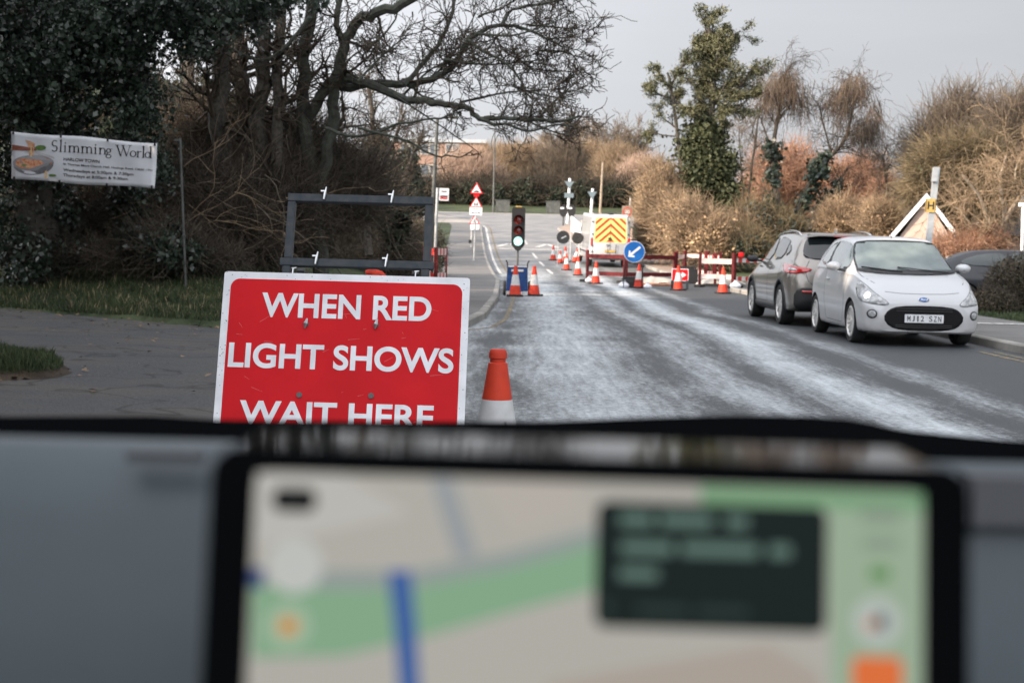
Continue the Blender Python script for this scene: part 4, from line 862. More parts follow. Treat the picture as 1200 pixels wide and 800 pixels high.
for x in (xa + .05, xb - .05):   # rear legs of the A-frame
    m_ = MB(); A = SMT @ Vector((x, yl - .02, -.08)); B = Vector((A.x, A.y + .55, 0.012)) ; B.x = A.x - .03; B.z = .012; m_.beam(A, B, .03, .03); m_.build('rear_leg', 'steel', rs, bevel=.002)
sq((xa, -SH - .18), (xb, -SH - .18)).build('frame_rail', 'steel', rs)
for px, py in ((380, 226), (459, 230), (370, 302), (452, 305)):
    x, y = bx(px, py); m_ = MB(); m_.tube([SMT @ Vector((x - .003, y - .024, -.015)), SMT @ Vector((x, y, -.012)), SMT @ Vector((x + .005, y + .032, -.016))], [.005, .007, .003], 7)
    m_.box(SMT @ Vector((x - .006, y + .012, -.014)), (.022, .006, .012), SMT.to_3x3()); m_.build('spring_clip', 'zinc', rs, smooth=True)
for x, s in ((xa + .02, 1), (xb - .05, -1)):
    m_ = MB(); m_.tube([SMT @ Vector((x, yl - .03, -.03)), SMT @ Vector((x + .02, yl - .028, -.028)), SMT @ Vector((x + .005, yl - .034, -.028)), SMT @ Vector((x + .004, yl - .075, -.03))], .004, 6); m_.build('hook', 'zinc', rs)
p = P(440, 319, 24); m_ = MB()
m_.tube([(p.x - .16, p.y, p.z - .02), (p.x - .05, p.y, p.z), (p.x + .1, p.y, p.z - .03), (p.x + .17, p.y, p.z - .06)], [.05, .075, .05, .02], 8); m_.tube([(p.x, p.y, float(gz(p.x, p.y))), (p.x, p.y, p.z)], [.14, .1], 10)
tag(m_.build('cone_stump', 'orange', smooth=True), 'orange plastic top just showing above the red sign board', 'cone')

# ================================================================== CONES
def cone_root(label):
    r_ = empty('traffic_cone', (0, 0, 0), 0, label, 'cone', 'traffic cones set out round the roadworks')
    m_ = MB(); m_.prism(rrect(.40, .40, .06, 4), .045); m_.build('base', 'rubber', r_, bevel=.006)
    m_ = MB(); m_.lathe([(.150, .045), (.146, .06), (.098, .34), (.064, .56), (.046, .675), (.038, .680), (.038, .695), (.044, .70), (.044, .722), (.040, .735), (.034, .742), (.0, .742)], 28); m_.build('body', 'orange', r_, smooth=True)
    m_ = MB(); m_.lathe([(.110, .268), (.1125, .27), (.0720, .528), (.069, .528)], 28); m_.build('sleeve', 'sleeve', r_, smooth=True)
    return r_
cones = [  # photo px of the foot centre, Y, label, scale
    (605, 6.86, 0), ]
def gpx(px, py):
    for i in range(400, 12000):
        t_ = i * .01; p = P(px, py, t_)
        if p.z <= float(zr(t_)): return t_
    return 60
def ground_at(px, Y):
    p = P(px, 330, Y); z = float(zr(p.y)); 
    return p.x, Y, z + .004
cone0 = cone_root('nearest traffic cone, beside the large red sign, cut off by the dashboard')
x, y, z = ground_at(585.5, 6.86); cone0.location = (x, y, z); cone0.rotation_euler = (0, 0, .3)
# this one wears a lower sleeve with a black scuff
m_ = MB(); m_.tube([(.012, -.1005, .40), (.022, -.103, .372), (.02, -.108, .345), (.03, -.110, .335)], .0035, 5); m_.build('scuff', 'black', cone0)
far = [(604, 34.6, 'cone standing right in front of the traffic signal trolley', 1), (626, 35.2, 'cone standing alone just right of the traffic signal trolley', 1), (698, 47.5, 'cone at the left foot of the front red barrier', 1),
       (748.5, 44.2, 'cone directly below the round blue arrow sign', 1), (795, 42.8, 'cone in front of the small red arrow sign', 1), (847.5, 40.6, 'rightmost cone, close to the grey car', 1), (677, gpx(677, 322.6), 'cone at the near left corner of the van', 1),
       (647.5, gpx(647.5, 305), 'leftmost cone of the small cluster left of the van', .98), (655.5, gpx(655, 308.5), 'short cone under the round black sign', .8), (662, gpx(662, 307), 'cone partly behind the round black sign stand', 1), (663.5, gpx(663, 316.5), 'cone in front of the round black sign stand', .95), (672.5, 68, 'tilted cone leaning against the front of the van side', 1)]
for i, (px, Y, lab, sc_) in enumerate(far):
    c_ = copy_tree(cone0) if i else cone_root(lab)
    if i: 
        for ch in list(c_.children):
            if ch.name.startswith('scuff'): bpy.data.objects.remove(ch)
    c_['label'] = lab; x, y, z = ground_at(px, Y); c_.location = (x, y, z); c_.rotation_euler = (R((i * 37) % 5 - 2) * .6, 0, i * 1.3); c_.scale = (sc_,) * 3
    if 'tilted' in lab: c_.rotation_euler = (0, R(14), 0)
# near cone's own sleeve geometry (lower edge of white higher orange)
near_sleeve = [ch for ch in cone0.children if ch.name.startswith('sleeve')][0]
m_ = MB(); m_.lathe([(.1275, .16), (.1310, .162), (.0745, .50), (.0715, .50)], 40); o = m_.build('sleeve', 'sleeve', cone0, smooth=True); bpy.data.objects.remove(near_sleeve)

# ================================================================== PORTABLE TRAFFIC SIGNAL
Y = 35.3; x, y, z = ground_at(606, Y)
ts = empty('traffic_signal', (x, y, z), 0, 'portable traffic signal showing green on a blue wheeled trolley', 'traffic light')
k = Y / FPX; zt = P(605, 243, Y).z - z; zh = P(605, 293.5, Y).z - z; hw = .165
mb = MB(); mb.prism([(-hw + .03, 0), (-hw, -.04), (-hw, -(zt - zh) + .14), (-.05, -(zt - zh)), (.05, -(zt - zh)), (hw, -(zt - zh) + .14), (hw, -.04), (hw - .03, 0)], .16, T(0, -.08, zt) @ Matrix.Rotation(R(90), 4, 'X') @ T(0, 0, -.16) if False else Matrix(((1, 0, 0, 0), (0, 0, 1, -.08), (0, 1, 0, zt), (0, 0, 0, 1))))
head = mb.build('signal_head', 'black', ts, bevel=.008)
M['lamp_red'] = mat('unlit_red_lens', (.30, .028, .016), .2, coat=.6); M['lamp_green'] = mat('lit_green_lens', (.50, 1.0, .86), .3, emit=1.0)
for py, m_n in ((257.5, 'lamp_red'), (270, 'lamp_red'), (282.5, 'lamp_green')):
    zc = P(605, py, Y).z - z; Mx = Matrix(((1, 0, 0, 0), (0, 0, 1, -.083), (0, 1, 0, zc), (0, 0, 0, 1))) @ Matrix.Rotation(math.pi, 4, 'X')
    mb = MB(); mb.lathe([(.108, 0), (.106, .012), (.08, .025), (.04, .034), (.0, .036)], 26, Mx); mb.build('lens', m_n, head, smooth=True)
    mb = MB(); n_ = 14; o_ = []
    for i in range(n_ + 1):
        a_ = R(-20 + 220 * i / n_); r_ = .118; L_ = .19 - .08 * abs(i / n_ - .5); o_.append((r_ * math.cos(a_), r_ * math.sin(a_), L_))
    vs = [(a_[0], -.083, zc + a_[1]) for a_ in o_] + [(a_[0], -.083 - a_[2], zc + a_[1]) for a_ in o_] + [(a_[0] * 1.05, -.083, zc + a_[1] * 1.05) for a_ in o_] + [(a_[0] * 1.05, -.083 - a_[2], zc + a_[1] * 1.05) for a_ in o_]
    N = n_ + 1; fs = []
    for i in range(n_): fs += [(i, i + 1, N + i + 1, N + i), (2 * N + i, 2 * N + i + 1, 3 * N + i + 1, 3 * N + i), (N + i, N + i + 1, 3 * N + i + 1, 3 * N + i)]
    mb.add(vs, fs); mb.build('hood', 'black', head)
mb = MB(); mb.box((0, 0, zt + .018), (.16, .1, .03)); mb.build('sensor', 'yellow', head, bevel=.005)
mb = MB(); mb.tube([(0, 0, .55), (0, 0, zh + .02)], .024, 10); mb.build('pole', 'galvdark', ts, smooth=True)
mb = MB(); mb.prism([(-.27, .10), (-.25, .70), (-.22, .74), (.22, .74), (.25, .70), (.27, .10)], .36, Matrix(((1, 0, 0, 0), (0, 0, 1, -.18), (0, 1, 0, 0), (0, 0, 0, 1)))); tr = mb.build('battery_box', 'navy', ts, bevel=.015)
for s in (-1, 1):
    mb = MB(); mb.tube([(s * .24, -.16, .68), (s * .25, -.17, .80), (s * .285, -.18, .87)], .017, 7); mb.build('handle', 'black', tr)
    mb = MB(); mb.lathe([(.06, -.035), (.16, -.035), (.18, -.015), (.18, .015), (.16, .035), (.06, .035)], 24, T(s * .31, .05, .18) @ Matrix.Rotation(R(90), 4, 'Y')); mb.build('wheel', 'rubber', ts, smooth=True)
    mb = MB(); mb.box((s * .2, -.24, .06), (.13, .12, .10)); mb.build('foot', 'galv', ts, bevel=.01)
mb = MB(); mb.box((0, -.19, .72), (.46, .02, .03)); mb.box((0, -.19, .62), (.30, .012, .05)); mb.build('latch', 'galv', tr)

# ================================================================== BARRIERS
M['plank_rw'] = None
def striped_mat(name, a, b_, sc, ang=0):
    m, n, l, b = newmat(name); tc = n.new('ShaderNodeTexCoord'); wv = n.new('ShaderNodeTexWave'); wv.inputs['Scale'].default_value = sc; wv.bands_direction = 'X'; wv.inputs['Distortion'].default_value = 0
    l.new(tc.outputs['Object'], wv.inputs[0]); cr = n.new('ShaderNodeValToRGB'); cr.color_ramp.interpolation = 'CONSTANT'; cr.color_ramp.elements[0].color = col4(a); cr.color_ramp.elements[1].position = .5; cr.color_ramp.elements[1].color = col4(b_)
    l.new(wv.outputs['Fac'], cr.inputs[0]); l.new(cr.outputs[0], b.inputs['Base Color']); b.inputs['Roughness'].default_value = .45; return m
M['plank_rw'] = striped_mat('red_white_plank', (.60, .57, .55), (.50, .04, .035), .9)
M['plank_pale'] = mat('faded_plank', (.56, .40, .37), .5, c2=(.62, .56, .53), scale=2.5)
def barrier(label, pa, pb, matn='barrier', rows=((.90, .14), (.30, .14)), post='barrier', hpost=1.08, foot=True):
    A = Vector(pa); B = Vector(pb); c_ = (A + B) / 2; d = B - A; L_ = d.length; rz = math.atan2(d.y, d.x)
    r_ = empty('road_barrier', (c_.x, c_.y, float(gz(c_.x, c_.y)) if False else (A.z + B.z) / 2), rz, label, 'barrier', 'red plastic barriers fencing off the dug up side road')
    for zz, hh in rows:
        m_ = MB(); m_.box((0, 0, zz), (L_ - .085, .045, hh)); m_.box((0, 0, zz + hh / 2 - .012), (L_ - .085, .06, .02)); m_.build('plank', matn, r_, bevel=.004)
    for s in (-1, 1):
        m_ = MB(); m_.box((s * L_ / 2, 0, hpost / 2 + .03), (.085, .085, hpost)); m_.build('post', post, r_, bevel=.008)
        if foot: m_ = MB(); m_.box((s * L_ / 2, 0, .045), (.22, .62, .085)); m_.build('foot', 'rubber', r_, bevel=.01)
    return r_
def bp(px, Y): p = P(px, 330, Y); return (p.x, Y, float(zr(Y)))
barrier('front red barrier directly behind the van doors', bp(688, 50), bp(731.5, 49))
barrier('front red barrier passing behind the blue arrow sign', bp(733.5, 49), bp(790, 50.5))
barrier('barrier turning away behind the small red arrow sign', bp(792.5, 50.6), bp(801, 54.5), 'plank_pale')
barrier('tall barrier with pale faded planks in front of the hole', bp(820, 46.8), bp(858.5, 46.4), 'plank_pale', rows=((.86, .17), (.36, .15)), hpost=1.12)
barrier('barrier with pale planks along the back, left half', bp(802.5, 54.6), bp(826, 54), 'plank_pale')
barrier('barrier with pale planks along the back, right half', bp(828.5, 53.8), bp(843.5, 52), 'plank_rw')
barrier('red and white barrier running behind the grey car', bp(860.5, 46.6), bp(898, 47.5), 'plank_rw')
barrier('short return barrier behind the tall pale one', bp(836, 51), bp(838, 47.6), 'barrier')
# pedestrian barrier left, beside the bus stop
def pfence(label, pa, pb, matn):
    A = Vector(pa); B = Vector(pb); c_ = (A + B) / 2; d = B - A; L_ = d.length; rz = math.atan2(d.y, d.x)
    r_ = empty('pedestrian_barrier', ((A.x + B.x) / 2, (A.y + B.y) / 2, (A.z + B.z) / 2), rz, label, 'barrier', 'pedestrian barriers round the bus stop pole')
    for zz, hh in ((.88, .20), (.15, .20)): m_ = MB(); m_.box((0, 0, zz), (L_ - .07, .03, hh)); m_.build('plank', matn, r_)
    for s in (-1, 1): 
        m_ = MB(); m_.box((s * L_ / 2, 0, .52), (.06, .05, .98)); m_.build('post', 'barrier', r_); m_ = MB(); m_.box((s * L_ / 2, 0, .03), (.08, .4, .05)); m_.build('foot', 'rubber', r_)
    for t_ in (-.25, .0, .25): pass
    return r_
def gp(px, Y): p = P(px, 330, Y); return (p.x, Y, float(gz(p.x, Y)) + .02)
f_ = pfence('solid red and white barrier panel left of the bus stop pole', gp(496, 42.5), gp(509.5, 42), 'plank_rw')
mb = MB(); mb.box((0, -.012, .5), (.22, .02, .55)); mb.build('panel', 'plank_rw', f_)
pfence('open red and white barrier right of the bus stop pole', gp(511.5, 42), gp(522.5, 43), 'plank_rw')

# ================================================================== SIGNS
def arrow_outline(s=1.0):      # pointing to -x, centred
    return [(x * s, y * s) for x, y in ((-.5, 0), (-.12, .36), (-.12, .13), (.46, .13), (.46, -.13), (-.12, -.13), (-.12, -.36))]
Y = 43.5; p = P(743.3, 295, Y); z0 = float(zr(Y))
kl_ = empty('keep_left_sign', (p.x, Y, z0), 0, 'round blue sign with a white arrow pointing down left, on a low frame', 'sign')
zc = p.z - z0; rD = .325
FM = Matrix(((1, 0, 0, 0), (0, 0, 1, 0), (0, 1, 0, zc), (0, 0, 0, 1)))       # outline plane, thickness toward +Y
mb = MB(); mb.prism(disc(rD, 40), .02, FM); ds = mb.build('disc', 'signwhite', kl_)
mb = MB(); mb.prism(disc(rD * .955, 40), .004, FM @ T(0, 0, -.005)); mb.build('blue_face', 'blue', ds)
A_ = Matrix.Rotation(R(45), 4, 'Z')
aro = [(-.62, 0), (-.20, .40), (-.31, .115), (-.31, .115)]
ar = [(-.56, 0.0), (-.56 + .0, 0)]
mb = MB(); c45 = math.cos(R(40)); s45 = math.sin(R(40))
def rt2(x, y): x *= rD; y *= rD; return (x * c45 - y * s45, x * s45 + y * c45)
mb.prism([rt2(*q) for q in ((-.74, 0), (-.30, .42), (-.22, .28), (-.40, .11), (.72, .11), (.72, -.11), (-.40, -.11), (-.22, -.28), (-.30, -.42))], .003, FM @ T(0, 0, -.009)); mb.build('arrow', 'signwhite', ds)
mb = MB()
for s in (-1, 1): mb.tube([(s * .26, .03, zc - .2), (s * .30, .01, .02)], .013, 6); mb.tube([(s * .26, .04, zc - .2), (s * .30, .5, .02)], .013, 6)
mb.tube([(-.30, .03, .22), (.30, .03, .22)], .012, 6); mb.build('frame', 'black', kl_)
def sandbag(px, Y, label, m_='signwhite', s=1.0, base=None):
    x, y, z = ground_at(px, Y); m2 = MB(); m2.lathe([(.02, 0), (.2, .03), (.24, .1), (.2, .17), (.08, .24), (.05, .27), (.09, .31), (0, .30)], 14); o = m2.build('sandbag', m_, smooth=True)
    o.location = (x, y, z); s *= .72; o.scale = (s, s * .7, s * 1.1); return tag(o, label, 'sandbag', 'white sandbags weighing down signs')
sandbag(731, 44.0, 'white sandbag hanging at the left foot of the blue sign frame', s=1.0)
sandbag(690, 49.0, 'white sandbag at the left foot of the front barrier', s=.8)
sandbag(862, 46.0, 'white sandbag beside the barrier, close to the grey car', s=1.1)
sandbag(759, 43.8, 'white sandbag behind the cone below the blue sign', s=.8)
mb = MB(); mb.box((0, 0, .15), (.5, .35, .28)); mb.box((0, 0, .31), (.42, .28, .05)); o = mb.build('battery_case', 'black', bevel=.02); x, y, z = ground_at(738, 44.6); o.location = (x, y, z); tag(o, 'black battery case on the road behind the blue sign', 'case')
# small red sign with an arrow
Y = 43.8; p = P(797, 322, Y); z0 = float(zr(Y)); rd = empty('diversion_sign', (p.x, Y, z0), 0, 'small rectangular red sign with a white right arrow, low to the ground', 'sign')
zc = p.z - z0; FM = Matrix(((1, 0, 0, 0), (0, 0, 1, 0), (0, 1, 0, zc), (0, 0, 0, 1)))
mb = MB(); mb.prism(rrect(.52, .38, .03, 4), .02, FM); ds = mb.build('board', 'signwhite', rd)
mb = MB(); mb.prism(rrect(.48, .34, .03, 4), .003, FM @ T(0, 0, -.004)); mb.build('red_face', 'red', ds)
mb = MB(); mb.prism([(.19, 0), (.06, .09), (.06, .03), (-.06, .03), (-.06, -.03), (.06, -.03), (.06, -.09)], .002, FM @ T(0, 0, -.007)); mb.build('arrow', 'signwhite', ds)
mb = MB()
for s in (-1, 1): mb.box((s * .23, .02, .14), (.08, .05, .28)); 
mb.build('frame', 'steel', rd)
# round black sign back on a stand
Y = 64; p = P(660, 278, Y); z0 = float(zr(Y)); rb_ = empty('round_sign', (p.x, Y, z0), 0, 'round black sign on a thin wire stand left of the van', 'sign'); zc = p.z - z0
FM = Matrix(((1, 0, 0, 0), (0, 0, 1, 0), (0, 1, 0, zc), (0, 0, 0, 1))); mb = MB(); mb.prism(disc(.295, 30), .02, FM); dd = mb.build('disc', 'black', rb_)
mb = MB(); mb.prism([(-.1, -.03), (.12, .08), (.14, .04), (-.06, -.08)], .004, FM @ T(0, 0, -.006)); mb.build('scuff', 'galv', dd)
mb = MB()
for s in (-1, 1): mb.tube([(s * .22, .02, zc - .15), (s * .24, 0, .0)], .012, 5)
mb.tube([(-.24, .01, zc - .3), (.24, .01, zc - .3)], .012, 5); mb.build('stand', 'galv', rb_)

# warning triangles
def tri(r, round_=.12, n=4):
    pts = []; V = [Vector((0, r)), Vector((-r * .866, -r * .5)), Vector((r * .866, -r * .5))]
    for i in range(3):
        v = V[i]; a = (V[i - 1] - v).normalized(); b_ = (V[(i + 1) % 3] - v).normalized(); rr = r * round_; 
        p0 = v + a * rr; p1 = v + b_ * rr
        for k in range(n + 1): t = k / n; pts.append(tuple(p0 * (1 - t) ** 2 + v * 2 * t * (1 - t) + p1 * t * t))
    return pts
def triangle(parent, zc, r, sym):
    FM = Matrix(((1, 0, 0, 0), (0, 0, 1, -.04), (0, 1, 0, zc), (0, 0, 0, 1)))
    mb = MB(); mb.prism(tri(r), .012, FM); t_ = mb.build('triangle', 'red', parent)
    mb = MB(); mb.prism(tri(r * .74, .06), .002, FM @ T(0, 0, -.003)); mb.build('white_face', 'signwhite', t_)
    mb = MB(); 
    if sym == 'hump': mb.prism([(-.13 + .26 * i / 10, -.085 + .06 * math.sin(math.pi * i / 10)) for i in range(11)] + [(.13, -.11), (-.13, -.11)], .002, FM @ T(0, 0, -.006))
    elif sym == 'person':
        mb.prism([(q[0], q[1] + .10) for q in disc(.028, 10)], .002, FM @ T(0, 0, -.006)); mb.prism([(-.03, .06), (.03, .06), (.06, -.10), (.03, -.10), (0, -.02), (-.04, -.10), (-.07, -.10)], .002, FM @ T(0, 0, -.006))
    else:
        for s in (-1, 1):
            mb.prism([(q[0] + s * .055, q[1] + .05) for q in disc(.022, 10)], .002, FM @ T(0, 0, -.006)); mb.prism([(s * .055 - .03, .02), (s * .055 + .03, .02), (s * .055 + .045, -.10), (s * .055 + .015, -.10), (s * .055, -.04), (s * .055 - .02, -.10), (s * .055 - .05, -.10)], .002, FM @ T(0, 0, -.006))
    mb.build('symbol', 'black', t_)
Y = gpx(552, 308); p = P(556.5, 250, Y); z0 = float(gz(p.x, Y)) + .01
ws = empty('warning_sign', (p.x, Y, z0), 0, 'slim post with two red triangles and a white arrow plate, beside the left kerb', 'sign')
ws.rotation_euler = (0, R(1.0), 0)
zz = lambda py: P(556, py, Y).z - z0
mb = MB(); mb.tube([(0, 0, 0), (0, 0, zz(214))], .035, 10); mb.build('post', 'galv', ws, smooth=True)
triangle(ws, zz(222.5), .345, 'hump'); triangle(ws, zz(238.5), .345, 'people')
mb = MB(); mb.box((0, -.045, zz(228.6)), (.24, .02, .12)); mb.build('plate', 'red', ws)
mb = MB(); mb.box((0, -.045, zz(247.5)), (.58, .02, .36)); pl = mb.build('plate', 'signwhite', ws)
mb = MB(); FM = Matrix(((1, 0, 0, 0), (0, 0, 1, -.058), (0, 1, 0, zz(249.5)), (0, 0, 0, 1))); mb.prism([(-.22, 0), (-.14, .05), (-.14, .015), (.14, .015), (.14, .05), (.22, 0), (.14, -.05), (.14, -.015), (-.14, -.015), (-.14, -.05)], .002, FM); mb.box((0, -.057, zz(245)), (.3, .002, .03)); mb.build('symbol', 'black', pl)
Y = 78; p = P(556, 262, Y); z0 = float(gz(p.x, Y)) + .01
ws = empty('warning_sign', (p.x, Y, z0), 0, 'second triangle sign with a white plate, just behind the taller sign post', 'sign'); zz = lambda py: P(556, py, Y).z - z0
mb = MB(); mb.tube([(-.15, 0, 0), (-.15, 0, zz(256))], .04, 8); mb.build('post', 'galv', ws, smooth=True)
triangle(ws, zz(259), .34, 'person'); mb = MB(); mb.box((.02, -.045, zz(266)), (.48, .02, .30)); mb.build('plate', 'signwhite', ws)
mb = MB(); mb.box((-.22, -.08, zz(283)), (.16, .14, .18)); mb.build('box', 'black', ws)
# bus stop
Y = 43; p = P(509, 300, Y); z0 = float(gz(p.x, Y)) + .02
bs = empty('bus_stop', (p.x, Y, z0), 0, 'white bus stop pole with a small white flag sign', 'bus stop'); zz = lambda py: P(509, py, Y).z - z0
bs.rotation_euler = (0, R(1.2), 0)
mb = MB(); mb.tube([(0, 0, 0), (0, 0, zz(220))], .045, 10); mb.build('pole', 'galv', bs, smooth=True)
mb = MB(); mb.box((.20, 0, zz(227.5)), (.29, .03, .37)); fl = mb.build('flag', 'signwhite', bs)
mb = MB(); mb.box((.20, -.018, zz(229.7)), (.22, .003, .05)); mb.box((.20, -.018, zz(224)), (.16, .003, .035)); mb.build('lettering', 'black', fl)
mb = MB(); mb.box((.20, -.018, zz(232)), (.22, .003, .05)); mb.build('red_band', 'red', fl)
# hydrant marker behind
p = P(499, 290, 44); z0 = float(gz(p.x, 44)); hm = empty('marker_post', (p.x, 44, z0), 0, 'short yellow marker plate low beside the dark lamp column', 'marker post'); zz = lambda py: P(499, py, 44).z - z0
mb = MB(); mb.box((0, 0, zz(293) / 2), (.06, .06, zz(293))); mb.build('post', 'concrete', hm); mb = MB(); mb.box((0, -.04, zz(290)), (.17, .02, .33)); mb.build('plate', 'yellow', hm)

# lamp columns
def column(label, pt, pb, Y, r0, r1, m_, name='lamp_column', arm=None, grp=None):
    A = P(*pb, Y); B = P(*pt, Y); A.z = float(gz(A.x, Y)); r_ = empty(name, A, 0, label, 'lamp post', grp); B = B - A
    mb = MB(); mb.tube([(0, 0, -.1), B * .35, B * .36, B], [r0, r0 * .9, (r0 + r1) / 2, r1], 9); mb.build('pole', m_, r_, smooth=True)
    if arm: mb = MB(); mb.tube([B, B + Vector((arm * .5, -.1, .05)), B + Vector((arm, -.2, .06))], .03, 6); mb.box(B + Vector((arm * 1.15, -.22, .05)), (abs(arm) * .5, .16, .09)); mb.build('lamp_head', 'galvdark', r_)
    return r_
column('dark leaning lamp column left of the pavement, next to the bus stop', (512.5, 140), (503, 318), 44.5, .085, .05, 'galvdark', arm=.45)
column('tall slim pale green lamp column straight ahead beyond the junction', (580, 148), (578, 248), 128, .085, .05, 'galvdark', arm=-1.2)
column('plain rust coloured column behind the van', (706.5, 190), (703, 251), 118, .12, .09, 'bark_pale')
M['sign_blueback'] = mat('sign_back_grey', (.13, .17, .19), .5)
for i, (px, pt, lab) in enumerate(((665, 209, 'white post with dark triangular sign backs, left of the van'), (692, 221, 'shorter white post with a triangular sign back, just left of the van roof'))):
    Y = 108; p = P(px, 250, Y); z0 = float(gz(p.x, Y)); sg = empty('sign_post', (p.x, Y, z0), 0, lab, 'sign', 'white sign posts at the junction'); zz = lambda py: P(px, py, Y).z - z0
    mb = MB(); mb.tube([(0, 0, -.1), (.12, 0, zz(pt))], .10, 8); mb.build('post', 'white', sg, smooth=True)
    mb = MB(); mb.prism([(-.36, .22), (.36, .22), (0, -.38)], .03, Matrix(((1, 0, 0, .08), (0, 0, 1, -.14), (0, 1, 0, zz(pt + 7)), (0, 0, 0, 1)))); mb.build('sign_back', M['sign_blueback'], sg)
    if i == 0: mb = MB(); mb.box((.08, -.14, zz(229)), (.7, .03, .35)); mb.build('plate', M['sign_blueback'], sg)
for px, lab in ((660, 'dark signal head left of the white post, beside the junction'), (669.5, 'dark signal head right of the white post, beside the junction')):
    Y = 103; p = P(px, 258, Y); z0 = float(gz(p.x, Y)); sg = empty('signal_post', (p.x, Y, z0), 0, lab, 'traffic light', 'dark signal heads at the junction'); zz = lambda py: P(px, py, Y).z - z0
    mb = MB(); mb.tube([(0, 0, 0), (0, 0, zz(246))], .06, 7); mb.build('post', 'galvdark', sg); mb = MB(); mb.prism([(x * .3, y_ * .45) for x, y_ in disc(1, 14)], .2, Matrix(((1, 0, 0, 0), (0, 0, 1, -.1), (0, 1, 0, zz(247)), (0, 0, 0, 1)))); h_ = mb.build('head', 'black', sg)
    mb = MB(); mb.box((-.1, -.13, zz(244)), (.25, .05, .12)); mb.build('hood', 'white', h_)
for px, Y, lab in ((682.5, 92, 'pale bollard left of the van roof'), (741, 84, 'pale bollard right of the van roof')):
    p = P(px, 258, Y); z0 = float(gz(p.x, Y)) + .02; mb = MB(); mb.lathe([(.09, 0), (.09, .85), (.07, .95), (0, .98)], 12); o = mb.build('bollard', 'render', smooth=True); o.location = (p.x, Y, z0); tag(o, lab, 'bollard', 'pale bollards at the kerb')
for px, lab in ((589, 'low dark cabinet on the far bank, left of the signal head'), (648, 'low dark cabinet on the far bank, beside the junction signals')):
    p = P(px, 246, 134); z0 = float(gz(p.x, 134)); mb = MB(); mb.box((0, 0, .55), (1.3, .5, 1.1)); mb.box((0, 0, 1.13), (1.4, .6, .06)); mb.box((0, -.26, .55), (.03, .02, .95)); o = mb.build('cabinet', 'galvdark'); o.location = (p.x, 134, z0); tag(o, lab, 'cabinet')
# speed sign
Y = 80; p = P(735, 248, Y); z0 = float(gz(p.x, Y)); sp = empty('speed_sign', (p.x, Y, z0), 0, 'square brownish speed sign with a red ring showing 30', 'sign'); zz = lambda py: P(735, py, Y).z - z0
mb = MB(); mb.tube([(.12, .03, 0), (.16, .03, zz(232))], .05, 8); mb.build('post', 'galv', sp); mb = MB(); mb.box((0, -.04, zz(248)), (.60, .06, .64)); M['speedplate'] = mat('speed_plate', (.22, .17, .13), .6, var=.1); q_ = mb.build('board', 'speedplate', sp)
FM = Matrix(((1, 0, 0, 0), (0, 0, 1, -.076), (0, 1, 0, zz(248)), (0, 0, 0, 1)))
vs = [(r_ * math.cos(a_ * math.pi / 14), r_ * math.sin(a_ * math.pi / 14)) for r_ in (.24, .19) for a_ in range(28)]
mb = MB(); mb.add([FM @ Vector((x, y, 0)) for x, y in vs], [(i, (i + 1) % 28, 28 + (i + 1) % 28, 28 + i) for i in range(28)]); mb.build('ring', 'red', q_)
text('30', 'lettering', 'signwhite', q_, Matrix(((1, 0, 0, 0), (0, 0, -1, -.078), (0, 1, 0, zz(248) - .09), (0, 0, 0, 1))), size=.26, depth=.002)
# thin metal pole on the left
A = P(218, 330, 24); B = P(211, 162, 24); A.z = float(gz(A.x, 24)); pp = empty('metal_pole', A, 0, 'thin galvanised pole at the wood edge, right of the banner', 'pole')
mb = MB(); mb.tube([(0, 0, -.1), B - A], .022, 8); mb.build('pole', 'galvdark', pp, smooth=True); mb = MB(); mb.box(B - A + Vector((-.05, 0, -.03)), (.1, .03, .03)); mb.box((B - A) * .35, (.06, .06, .03)); mb.build('bracket', 'galvdark', pp)
# hydrant post on the right
Y = 30; A = P(1080, 350, Y); B = P(1098, 196, Y); A.z = .1; hp = empty('hydrant_post', A, 0, 'leaning grey post carrying a yellow H plate and a grey box', 'sign')
D = B - A; mb = MB(); mb.beam((0, 0, 0), D, .12, .10, up=(0, -1, 0)); mb.build('post', 'galv', hp, bevel=.006)
c_ = P(1089.5, 241, Y) - A; tilt = Matrix.Rotation(-math.atan2(D.x, D.z) * 1.0, 3, 'Y') if False else Matrix.Rotation(math.atan2(D.x, D.z) * .35, 3, 'Y')
mb = MB(); mb.box(c_ + Vector((0, -.075, 0)), (.22, .02, .28), tilt); hpl = mb.build('plate', 'yellow', hp)
Mx = Matrix.Translation(c_ + Vector((0, -.088, -.075))) @ tilt.to_4x4() @ FACE
text('H', 'lettering', 'black', hpl, Mx, size=.22, depth=.003, bold=.004)
mb = MB()
for s in (-1, 1): mb.box(c_ + tilt @ Vector((s * .1, -.087, 0)), (.012, .003, .27), tilt)
mb.build('border', 'black', hpl)
c_ = P(1094.5, 205, Y) - A; mb = MB(); mb.box(c_ + Vector((0, -.09, 0)), (.11, .12, .30), Matrix.Rotation(math.atan2(D.x, D.z), 3, 'Y')); mb.build('box', 'galv', hp, bevel=.008)
# white post with a horizontal board at the right border
Y = 36; A = P(1197, 345, Y); A.z = .1; B = P(1199, 240, Y); wp = empty('white_post', A, 0, 'thin white post with a flat white board on top at the right border', 'sign')
mb = MB(); mb.tube([(0, 0, 0), B - A], .04, 8); mb.build('post', 'white', wp); mb = MB(); mb.box(B - A + Vector((.12, -.03, 0)), (.48, .04, .10)); mb.build('board', 'white', wp, bevel=.005)

